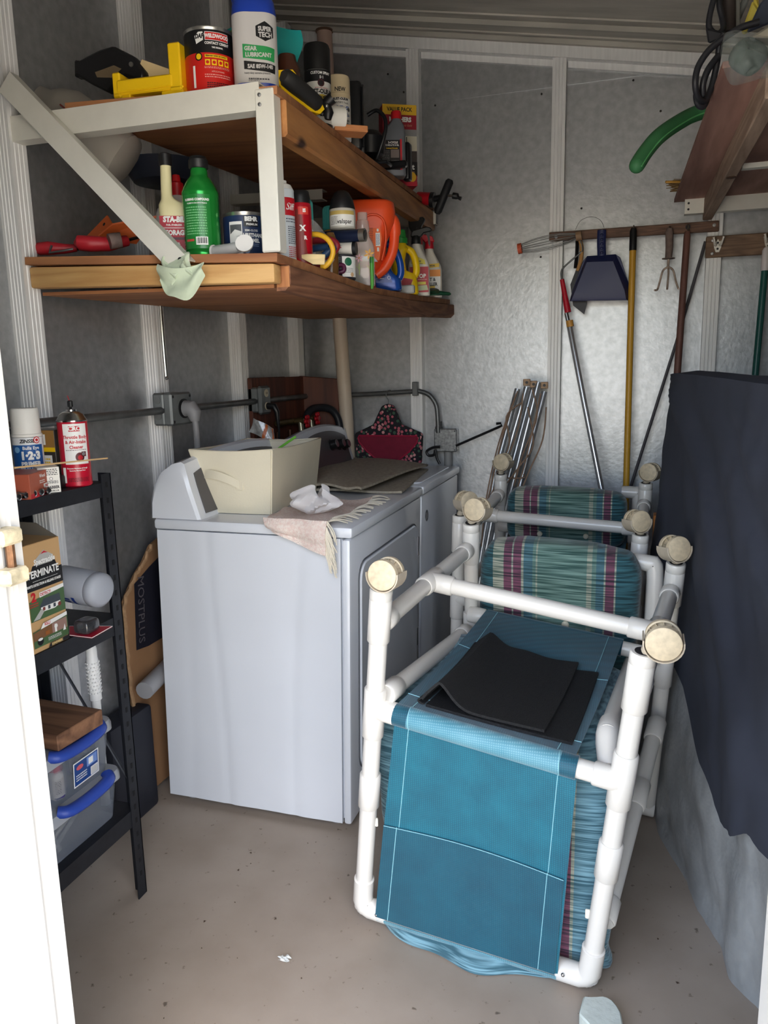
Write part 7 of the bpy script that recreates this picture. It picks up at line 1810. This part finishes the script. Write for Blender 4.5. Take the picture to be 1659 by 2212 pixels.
# enamel paint can
t = thing('paint_can', 'navy and white urethane enamel paint can on lower shelf', 'can', lo(-.930, 1.775), math.radians(26))
lathed(t, 'can_body', [(.048, 0), (.054, .001), (.054, .004), (.0525, .006), (.0525, .108), (.054, .110), (.054, .114), (.051, .115), (.050, .110), (.004, .109)], M_tin)
label_on(t, 'label', .0527, [('band', -.08, .08, .008, .106, 0), ('band', -.040, -.006, .012, .092, 1), ('band', -.038, -.008, .058, .085, 3), ('poly', [(-.04, .062), (-.024, .074), (-.006, .068), (-.006, .06), (-.04, .056)], 1), ('band', -.002, .034, .080, .104, 4), ('text', 'BEHR', .0135, .016, .097, 1, .0009, .95), ('text', 'PREMIUM', .0068, .018, .085, 1, .0002, 1.0), ('text', 'SEMI-GLOSS', .0068, .016, .071, 1, .0001, .9), ('text', 'URETHANE', .0118, .021, .060, 1, .0006, .85), ('text', 'ENAMEL', .0118, .017, .048, 1, .0006, .85), ('lines', .0, .034, .034, .042, 2, 5), ('disc', .004, .024, .006, 5), ('disc', -.022, .022, .0012, 4), ('disc', -.026, .022, .0012, 4)], [ink((30, 48, 84)), WHITE, GREY, ink((84, 88, 92)), BLACK, ink((130, 150, 180))])
t = thing('clear_cup', 'clear blue-grey plastic cup right of the navy paint can', 'cup', lo(-.855, 1.80))
lathed(t, 'cup', [(.020, 0), (.024, .08), (.022, .08), (.018, .004), (.001, .003)], mat('blue_clear', (130, 160, 180), .2, 0, alpha=.55))
t = thing('syringe_tube', 'clear plastic tube with white round end lying before paint can', 'tube', lo(-.905, 1.655, .016))
obj('barrel', MB().tube([(-.055, .012, 0), (-.050, .011, 0), (.022, -.004, .004)], [.013, .0145, .012], 14), mat('frosted_clear', (206, 206, 204), .35, 0, alpha=.7), t, 50)
obj('end_disc', MB().lathe([(.001, -.004), (.020, -.003), (.0205, .003), (.001, .004)], 24, M=Matrix.Translation((.040, -.012, .010)) @ Matrix.Rotation(math.radians(70), 4, 'X') @ Matrix.Rotation(math.radians(16), 4, 'Y')), mat('frosted_white', (226, 224, 220), .4), t, 40)
obj('flange', MB().lathe([(.001, -.002), (.017, -.002), (.017, .002), (.001, .002)], 18, M=Matrix.Translation((-.054, .012, 0)) @ Matrix.Rotation(PI / 2, 4, 'Y')), mat('frosted_white', (226, 224, 220), .4), t, 40)
# aerosols by the post
t = aerosol('spray_can', 'white and red aerosol can close behind the aluminium post', lo(-.822, 1.762), .029, .165, ink((206, 214, 220), .3), [(.028, .164), (.022, .176), (.012, .180), (.012, .186), (.002, .187)], math.radians(30))
label_on(t, 'label', .029, [('band', -.03, .034, .105, .145, 0), ('text', 'Siff', .022, .008, .124, 1, .0004, .9, .3), ('lines', -.004, .03, .088, .100, 2, 2), ('lines', .0, .03, .04, .082, 9, 2), ('lines', .0, .03, .01, .036, 6, 0)], [RED, WHITE, ink((70, 80, 96))], -PI / 2 + .3)
t = thing('lighter_fluid', 'slim red bottle with black cap beside the aluminium post', 'bottle', lo(-.803, 1.825), math.radians(24))
lathed(t, 'bottle_body', [(.024, 0), (.026, .003), (.026, .138), (.024, .146)], mat('deep_red', (166, 16, 32), .3))
lathed(t, 'cap', [(.0235, .145), (.0235, .160), (.021, .174), (.019, .176)], BLACK)
label_on(t, 'label', .026, [('poly', [(-.02, .02), (.004, .0), (.012, .0), (-.006, .13), (-.02, .13)], 2), ('band', -.012, .014, .118, .136, 3), ('text', 'IS', .011, .003, .127, 1, .0006), ('text', 'X', .018, -.002, .086, 1, .001), ('text', 'R', .012, .004, .064, 1, .0006)], [RED, WHITE, ink((120, 44, 38)), ink((206, 60, 50))], -PI / 2 + .2)
# mustard bottles with teal caps
M_mus = mat('mustard_plastic', (196, 136, 36), .4); M_tealcap = mat('teal_cap', (70, 160, 156), .45)
for (x, y, r, h, lab) in ((-.915, 2.10, .030, .15, 'mustard bottle with teal screw cap behind the bagged white roll'), (-.872, 2.22, .038, .155, 'bigger mustard bottle with teal cap behind the black-domed can')):
    t = thing('mustard_bottle', lab, 'bottle', lo(x, y))
    lathed(t, 'bottle_body', [(r * .95, 0), (r, .004), (r, h * .8), (r * .78, h)], M_mus)
    cp = MB(); 
    for k in range(28):
        a0 = 2 * PI * k / 28
    cp.lathe([(r * .84, h), (r * .86, h + .004), (r * .82, h + .062), (r * .76, h + .066)], 28)
    c_ = obj('cap', cp, M_tealcap, t, 40)
    kn = MB()
    for k in range(28):
        a0 = 2 * PI * k / 28
        kn.tube([(r * .86 * math.cos(a0), r * .86 * math.sin(a0), h + .006), (r * .83 * math.cos(a0), r * .83 * math.sin(a0), h + .06)], .0012, 4)
    obj('cap_ridges', kn, M_tealcap, c_, 60)['kind'] = 'stuff'
# bagged white roll
t = thing('bagged_roll', 'white roll wrapped in clear plastic beside the red bottle', 'roll', lo(-.86, 1.99))
obj('roll', MB().box((-.035, -.03, .045), (.02, .03, .125), .022, seg=4), mat('roll_white', (228, 224, 222), .7), t, 60)
obj('carton', MB().box((-.04, -.03, 0), (.05, .03, .045), .003), ink((130, 40, 44)), t, 20)
obj('wrap', MB().grid(lambda u, v: V((-.04 + .12 * u + .008 * math.sin(8 * v), -.036 + .010 * math.sin(6 * u + 5 * v), .02 + .12 * v * (.7 + .3 * math.sin(4 * u)))), 14, 10, thick=.0006), mat('clear_wrap2', (226, 226, 226), .12, 0, alpha=.28, coat=.6), t, 60)
obj('amber_bottle', MB().lathe([(.02, 0), (.022, .08), (.012, .105), (.010, .11)], 16, M=Matrix.Translation((.055, .03, .0))), mat('amber_glass', (120, 84, 44), .2), t, 40)
# yellow-ringed scissors and others
t = thing('yellow_snips', 'snips with big yellow ring handle at the lower shelf edge', 'snips', lo(-.805, 1.90))
o0 = V(lo(-.805, 1.90))
rg_ = [(-0.8346,1.885,1.672), (-0.8161,1.885,1.684), (-0.7832,1.885,1.683), (-0.7585,1.885,1.67), (-0.7456,1.885,1.646), (-0.7502,1.885,1.624), (-0.7659,1.885,1.607), (-0.7787,1.885,1.605)]
obj('ring_handle', MB().tube(smoothpath([V(p) - o0 for p in rg_], 6), .0068, 10), mat('yellow_vinyl', (226, 174, 44), .45), t, 60)
rg2 = [(-0.8691,1.95,1.674), (-0.8212,1.95,1.68), (-0.7769,1.95,1.679), (-0.7594,1.95,1.665), (-0.7703,1.95,1.648), (-0.7968,1.95,1.637)]
t2 = thing('red_snips', 'snips with red and blue grips behind the yellow ring', 'snips', lo(-.82, 1.97))
obj('red_grip', MB().tube(smoothpath([V(p) - V(lo(-.82, 1.97)) for p in rg2], 6), .0085, 10), mat('dark_red_vinyl', (140, 34, 44), .45), t2, 60)
obj('blue_grip', MB().tube([V(p) - V(lo(-.82, 1.97)) for p in ((-0.8686,1.94,1.645), (-0.8267,1.93,1.657), (-0.7681,1.92,1.659))], .0085, 10), mat('blue_vinyl', (34, 62, 96), .45), t2, 50)
obj('blue_grip', MB().tube([V(p) - V(lo(-.82, 1.97)) for p in ((-0.7843,1.92,1.637), (-0.7659,1.92,1.649), (-0.7594,1.93,1.657))], .009, 10), mat('blue_vinyl', (34, 62, 96), .45), t2, 50)
o0 = V(lo(-.79, 1.83, .012))
t = tag(obj('paint_stick', MB().hexa([V(p) - o0 for p in ((-0.8093,1.8,1.604), (-0.767,1.81,1.601), (-0.7387,1.815,1.597), (-0.8361,1.86,1.617), (-0.8082,1.8,1.628), (-0.7831,1.81,1.628), (-0.7377,1.815,1.623), (-0.835,1.86,1.641))][:0] or [V(p) - o0 for p in ((-0.8085,1.8,1.623), (-0.7652,1.8,1.599), (-0.7349,1.8,1.598), (-0.737,1.808,1.599), (-0.8083,1.8,1.626), (-0.78,1.8,1.626), (-0.7328,1.8,1.622), (-0.7348,1.808,1.623))], .0015), mat('pale_stick', (226, 202, 150), .7, 0, (14, .2, 3, (1, 8, 8)))), 'pale wooden stirring stick poking out at the lower shelf edge', 'stick'); t.location = o0
t = tag(obj('white_tub', MB().lathe([(.024, 0), (.026, .003), (.026, .05), (.022, .052)], 20), mat('tub_white', (226, 224, 218), .5)), 'small plain white tub behind the yellow ring handle', 'tub'); t.location = lo(-.825, 2.035)
# stack: labelled can, roller refill, navy tube, domed can
t = thing('label_can', 'white-labelled can with green motif under the navy tube', 'can', lo(-.802, 2.10), math.radians(18))
lathed(t, 'can_body', [(.034, 0), (.036, .002), (.036, .064), (.034, .066)], ink((46, 44, 50)))
label_on(t, 'label', .036, [('band', .0, .05, .006, .060, 0), ('disc', .018, .046, .011, 1), ('lines', .006, .034, .016, .030, 4, 2), ('disc', .030, .012, .006, 3), ('lines', -.03, -.004, .03, .058, 6, 2)], [WHITE, ink((34, 106, 76)), GREY, ink((206, 170, 130))], -PI / 2)
obj('purple_hook', MB().tube(smoothpath([(-.034, -.040, .012), (-.012, -.046, .016), (.004, -.046, .020), (.004, -.044, .034), (-.008, -.042, .036), (-.016, -.040, .030)], 5), .006, 8), mat('purple_plastic', (88, 30, 64), .4), t, 60)
t = thing('roller_refill', 'short white labelled roller tube lying under the navy tube', 'roll', V(lo(-.800, 2.10)) + V((0, 0, .084)), math.radians(12))
obj('roll', MB().tube([(-.04, .004, 0), (.030, -.002, 0)], .0175, 16), ink((222, 216, 206)), t, 50)
obj('black_end', MB().tube([(.028, -.002, 0), (.038, -.003, 0)], .0178, 16), BLACK, t, 50)
obj('black_grip', MB().tube([(-.075, .006, -.004), (-.038, .004, 0)], .019, 16), BLACK, t, 50)
facelabel(t, 'mark', (-.03, -.0172, -.008), (1, 0, 0), (0, 0, 1), (0, -1, 0), [('text', '9"', .014, .022, .006, 0, .0005), ('lines', .014, .03, .014, .017, 2, 1)], [ink((170, 60, 70)), BLACK])
t = thing('navy_tube', 'dark navy metal tube lying across the lower shelf stack', 'tube', V(lo(-.80, 2.10)) + V((0, 0, .119)), math.radians(6))
obj('tube_body', MB().tube([(-.075, .008, .0), (.056, -.004, -.002)], .0165, 18), mat('navy_tube', (28, 38, 66), .35, .3), t, 50)
obj('steel_end', MB().tube([(.050, -.004, -.002), (.066, -.006, -.002)], .0175, 18), M_tin, t, 50)
obj('dark_bore', MB().lathe([(.0004, 0), (.0145, 0), (.0145, .001), (.0004, .001)], 18, M=Matrix.Translation((.0662, -.006, -.002)) @ Matrix.Rotation(math.radians(95), 4, 'Y')), BLACK, t, 0)
t = thing('domed_can', 'silver hair-product can with black domed cap on the stack', 'can', V(lo(-.803, 2.11)) + V((0, 0, .136)), math.radians(18))
lathed(t, 'can_body', [(.033, 0), (.036, .002), (.037, .03), (.036, .052), (.035, .054)], ink((196, 194, 186), .3))
lathed(t, 'dome_cap', [(.0355, .053), (.036, .056), (.031, .078), (.020, .098), (.012, .103), (.002, .104)], mat('black_dome', (24, 25, 28), .45))
label_on(t, 'label', .0372, [('band', -.04, .04, .006, .044, 0), ('band', -.04, .04, .036, .046, 1), ('text', 'valspar', .016, .008, .017, 2, .0003, .95), ('lines', -.034, -.012, .01, .032, 6, 3)], [WHITE, ink((196, 170, 96)), BLACK, GREY])
# clear bottle with painted flowers
t = thing('flower_bottle', 'clear glass bottle painted with yellow and pink flowers', 'bottle', lo(-.792, 2.245), math.radians(18))
M_glass = mat('clear_glass', (222, 222, 218), .08, 0, alpha=.38, coat=1.0)
rings_body(t, 'bottle_body', [(0, .031, .024, 0, .012), (0, .034, .026, .003, .012), (0, .034, .026, .105, .014), (0, .032, .024, .118, .016), (0, .021, .020, .140, .018), (0, .019, .019, .152, .018), (0, .021, .021, .158, .019), (0, .018, .018, .185, .017), (0, .015, .015, .187, .014), (0, .015, .015, .208, .014)], M_glass)
fl = []
def flower(cx, cy, r, mi, mc):
    o_ = []
    for k in range(6):
        a = PI / 3 * k + .3
        tip = (cx + r * math.cos(a), cy + r * math.sin(a)); l_ = (cx + r * .55 * math.cos(a + .38), cy + r * .55 * math.sin(a + .38)); r_ = (cx + r * .55 * math.cos(a - .38), cy + r * .55 * math.sin(a - .38))
        o_.append(('poly', [(cx, cy), r_, tip, l_], mi))
    return o_ + [('disc', cx, cy, r * .18, mc)]
fl = flower(.018, .088, .017, 0, 1) + flower(-.012, .078, .014, 2, 1)
for x in (-.012, .02): fl += [('poly', [(x - .0008, .03), (x + .0008, .03), (x + .001, .062), (x - .001, .062)], 3), ('poly', [(x, .045), (x - .012, .060), (x - .004, .052)], 3), ('poly', [(x, .040), (x + .010, .058), (x + .004, .048)], 3)]
facelabel(t, 'flowers', (0, -.0262, 0), (1, 0, 0), (0, 0, 1), (0, -1, 0), fl, [ink((226, 170, 70)), ink((196, 120, 50)), ink((222, 176, 190)), ink((150, 186, 76))])
t = thing('green_pen', 'green translucent pen leaning upright at the lower shelf edge', 'pen', (-.752, 2.20, 1.574))
obj('barrel', MB().tube([(.0, 0, .002), (.001, .001, .012), (.0, .004, .075)], [.003, .005, .0055], 10), mat('green_clear', (70, 150, 50), .25), t, 50)
obj('clip', MB().tube([(.006, -.002, .055), (.006, .0, .09)], .002, 6), mat('green_clear', (70, 150, 50), .25), t, 50)
obj('push_cap', MB().tube([(0, .004, .075), (0, .005, .092)], .006, 10), mat('dark_green_clear', (40, 110, 40), .25), t, 50)
# upside-down orange jug
OJ = lo(-.838, 2.44)
t = thing('orange_jug', 'big orange detergent jug standing upside down on its cap', 'jug', OJ, math.radians(18))
M_or = mat('orange_plastic', (238, 84, 40), .38)
rings_body(t, 'jug_body', [(-.01, .020, .020, .030, .018), (-.012, .024, .024, .045, .02), (-.014, .045, .040, .065, .035), (-.012, .060, .048, .10, .04), (-.010, .066, .050, .15, .04), (0, .080, .052, .20, .042), (0, .084, .054, .235, .042), (0, .080, .050, .262, .04), (0, .070, .042, .270, .036)], M_or)
obj('handle', MB().tube(smoothpath([(.060, 0, .225), (.078, 0, .205), (.080, 0, .165), (.072, 0, .115), (.048, 0, .070), (.018, 0, .046)], 6), [.020] * 12 + [.016] * 19, 14), M_or, t, 60)
obj('cap', MB().lathe([(.026, 0), (.028, .003), (.026, .034)], 20, M=Matrix.Translation((-.01, 0, 0))), mat('orange_cap', (206, 60, 36), .4), t, 40)
obj('moulded_rim', MB().tube(smoothpath([(-.065, -.046, .075), (-.052, -.052, .15), (-.03, -.055, .20), (.01, -.057, .222), (.045, -.056, .205), (.052, -.053, .15), (.038, -.05, .085)], 6), .0035, 8), M_or, t, 60)
facelabel(t, 'label', (0, -.0545, 0), (1, 0, 0), (0, .02, 1), (0, -1, .02), [('poly', [(-.044, .09), (.030, .085), (.040, .15), (.034, .19), (.010, .205), (-.02, .20), (-.042, .16)], 0), ('lines', -.034, .012, .095, .195, 19, 1), ('band', .020, .034, .128, .168, 2), ('lines', .021, .033, .131, .165, 9, 3), ('band', .024, .030, .172, .180, 2), ('band', .024, .030, .112, .124, 2), ('poly', [(-.02, .086), (.026, .080), (.012, .098), (-.02, .104)], 4)], [ink((242, 106, 30)), ink((120, 40, 30)), WHITE, ink((60, 80, 150)), ink((200, 196, 214))])
# blue jug
t = thing('blue_jug', 'blue detergent jug with loop handle on the lower shelf', 'jug', lo(-.812, 2.52), math.radians(16))
M_bj = mat('glossy_blue', (26, 72, 156), .25, .1)
rings_body(t, 'jug_body', [(0, .048, .030, 0, .02), (0, .054, .034, .006, .022), (-.002, .053, .034, .035, .022), (-.014, .042, .033, .055, .022), (-.026, .032, .032, .09, .022), (-.030, .030, .030, .13, .022), (-.028, .026, .026, .15, .02), (-.024, .018, .018, .165, .016), (-.024, .017, .017, .185, .016)], M_bj)
obj('handle', MB().tube(smoothpath([(.036, 0, .030), (.050, 0, .055), (.047, 0, .095), (.030, 0, .135), (.002, 0, .155), (-.014, 0, .155)], 6), .0118, 12), M_bj, t, 60)
obj('cap', MB().lathe([(.021, .182), (.021, .212), (.018, .215)], 20, M=Matrix.Translation((-.024, 0, 0))), mat('dark_blue_cap', (28, 50, 104), .4), t, 40)
facelabel(t, 'label', (0, -.0345, 0), (1, 0, 0), (0, 0, 1), (0, -1, 0), [('poly', [(-.05, .025), (.024, .025), (.012, .05), (.0, .08), (-.006, .12), (-.05, .12)], 0), ('text', 'Deep Cleans', .0072, -.018, .072, 1, .0002, .85), ('text', 'Protects Colors', .0072, -.016, .064, 1, .0002, .85), ('lines', -.036, .002, .046, .056, 3, 2), ('lines', -.03, -.004, .036, .040, 1, 1), ('disc', .012, .040, .0055, 1), ('disc', .012, .040, .0045, 0), ('poly', [(-.04, .095), (-.005, .11), (-.008, .116), (-.04, .102)], 1)], [ink((24, 58, 150), .3), WHITE, ink((170, 190, 230))])
# yellow jug with green cap
t = thing('yellow_jug', 'yellow jug with green cap and loop handle on the lower shelf', 'jug', lo(-.815, 2.76), math.radians(14))
M_yj = mat('yellow_jug_plastic', (246, 206, 24), .38)
rings_body(t, 'jug_body', [(0, .044, .028, 0, .016), (0, .048, .032, .005, .018), (-.002, .046, .032, .045, .02), (-.006, .042, .030, .070, .02), (-.022, .026, .026, .085, .018), (-.024, .023, .024, .12, .016), (-.022, .026, .026, .145, .018), (-.016, .030, .026, .158, .02), (-.014, .020, .020, .172, .018), (-.014, .018, .018, .180, .016)], M_yj)
obj('handle', MB().tube(smoothpath([(.028, 0, .060), (.040, 0, .080), (.036, 0, .12), (.022, 0, .150), (-.006, 0, .164)], 6), .0128, 12), M_yj, t, 60)
obj('cap', MB().lathe([(.024, .178), (.024, .196), (.019, .198), (.017, .222), (.015, .224)], 18, M=Matrix.Translation((-.014, 0, 0))), mat('green_cap', (40, 140, 56), .4), t, 40)
facelabel(t, 'label', (0, -.0325, 0), (1, 0, 0), (0, 0, 1), (0, -1, 0), [('poly', [(-.046, .018), (.014, .014), (.028, .050), (-.01, .058), (-.046, .064)], 0)], [ink((176, 26, 44))])
tag(obj('grey_box', MB().box((-.034, -.012, 0), (.032, .012, .028), .004), mat('grey_box', (176, 178, 176), .5)), 'small grey box lying in front of the yellow jug', 'box').location = lo(-.785, 2.66)
# trigger sprayers
def sprayer(label, loc, hh, hd, hd2, front, mats, rz, dark=None):
    t = thing('spray_bottle', label, 'spray bottle', loc, math.radians(rz))
    rings_body(t, 'bottle_body', [(0, .036, .024, 0, .014), (0, .040, .027, .004, .016), (0, .040, .027, .105, .018), (0, .037, .025, .122, .018), (-.004, .026, .020, .150, .016), (-.008, .017, .016, .175, .014), (-.009, .015, .015, .19, .014)], mat('spray_white', (226, 222, 212), .4))
    z = .188
    m = hd
    o = MB(); o.lathe([(.0175, z), (.0185, z + .004), (.0165, z + .024), (.014, z + .03)], 18, M=Matrix.Translation((-.009, 0, 0)))
    obj('collar', o, m, t, 40)
    prof_ = [(-.030, z + .026), (-.022, z + .048), (.030, z + .060), (.046, z + .056), (.050, z + .044), (.020, z + .038), (.008, z + .024)]
    mm = 1 if hd2 > 0 else -1
    pr2 = [(p[0] * mm - (0 if mm > 0 else .018), p[1]) for p in prof_]
    obj('trigger_head', MB().prism(pr2, -.011, .011, M=Mv, bev=.003), m, t, 40)
    tr = [(.026, z + .042), (.034, z + .022), (.036, z + .002), (.042, z - .010), (.044, z + .002), (.042, z + .024), (.040, z + .046)]
    tr = [(p[0] * mm - (0 if mm > 0 else .018), p[1]) for p in tr]
    obj('trigger', MB().prism(tr, -.005, .005, M=Mv), m, t, 40)
    facelabel(t, 'label', (0, -.0272, 0), (1, 0, 0), (0, 0, 1), (0, -1, 0), front, mats)
    return t
sprayer('white trigger bottle with black sprayer and red STOP label', lo(-.803, 2.90), .24, mat('black_sprayer', (24, 26, 28), .45), 1, [('band', -.034, .036, .012, .104, 0), ('poly', [(-.03, .116), (-.004, .140), (.022, .128), (.026, .112)], 4), ('text', '33%', .009, .002, .122, 3, .0004), ('lines', -.02, .016, .112, .117, 1, 3), ('text', 'STOP', .0205, .004, .070, 1, .0008, .9), ('text', 'Bug', .013, -.012, .086, 3, .0003, .9, .2), ('lines', -.03, .03, .056, .060, 1, 1), ('band', -.02, .026, .040, .050, 4), ('poly', [(-.034, .016), (.034, .02), (.030, .038), (-.02, .036)], 2)], [ink((176, 36, 52)), WHITE, ink((180, 190, 150)), BLACK, ink((214, 200, 70))], 14)
sprayer('white trigger bottle with red sprayer and killer label by wall', lo(-.805, 3.10), .265, mat('red_sprayer', (200, 30, 48), .4), -1, [('band', -.034, .034, .010, .106, 0), ('band', -.034, .034, .080, .106, 1), ('poly', [(-.034, .112), (.030, .116), (.030, .130), (-.034, .126)], 4), ('text', '25% MORE', .008, -.004, .121, 3, .0003, .9), ('text', 'ANT &', .017, -.008, .068, 3, .0006, .9), ('text', 'KILLER', .017, .0, .050, 3, .0008, .85), ('band', -.028, .012, .034, .044, 4), ('disc', .004, .024, .026, 3, .012), ('disc', -.008, .026, .003, 2), ('disc', .012, .022, .003, 2)], [WHITE, ink((238, 150, 60)), ink((200, 190, 180)), BLACK, ink((226, 190, 60))], 14)
t = thing('pump_bottle', 'white bottle with red collar and black pump behind yellow jug', 'bottle', lo(-.845, 3.03))
lathed(t, 'bottle_body', [(.03, 0), (.033, .004), (.033, .16), (.02, .20)], mat('spray_white', (226, 222, 212), .4))
lathed(t, 'red_collar', [(.021, .198), (.022, .22), (.018, .24)], mat('red_cap', (196, 26, 34), .4))
obj('black_pump', MB().prism([(-.03, .262), (-.015, .24), (.02, .238), (.018, .262), (.034, .29), (.026, .30), (-.032, .29)], -.011, .011, M=Mv, bev=.003), BLACK, t, 40)
obj('black_neck', MB().lathe([(.012, .238), (.012, .262)], 12), BLACK, t, 40)
o0 = V(lo(-.775, 3.0, .016))
t = thing('green_trowel', 'dark green hand tool lying at the wall end of lower shelf', 'garden tool', o0)
obj('handle', MB().tube([V(p) - o0 for p in ((-0.7087,3.02,1.625), (-0.716,3.02,1.626), (-0.7357,3.01,1.628), (-0.7554,3,1.63), (-0.7798,2.98,1.629), (-0.8161,2.95,1.618))], [.004, .009, .010, .0125, .010, .004], 12, flat=.75), mat('dark_green_plastic', (22, 70, 48), .4), t, 50)
obj('blade', MB().hexa([V(p) - o0 for p in ((-0.8133,2.94,1.614), (-0.7431,2.98,1.621), (-0.7479,3,1.638), (-0.7942,3,1.638), (-0.8133,2.94,1.617), (-0.743,2.98,1.626), (-0.7552,3,1.645), (-0.7942,3,1.642))], .001), mat('dark_green_plastic', (22, 70, 48), .4), t, 20)
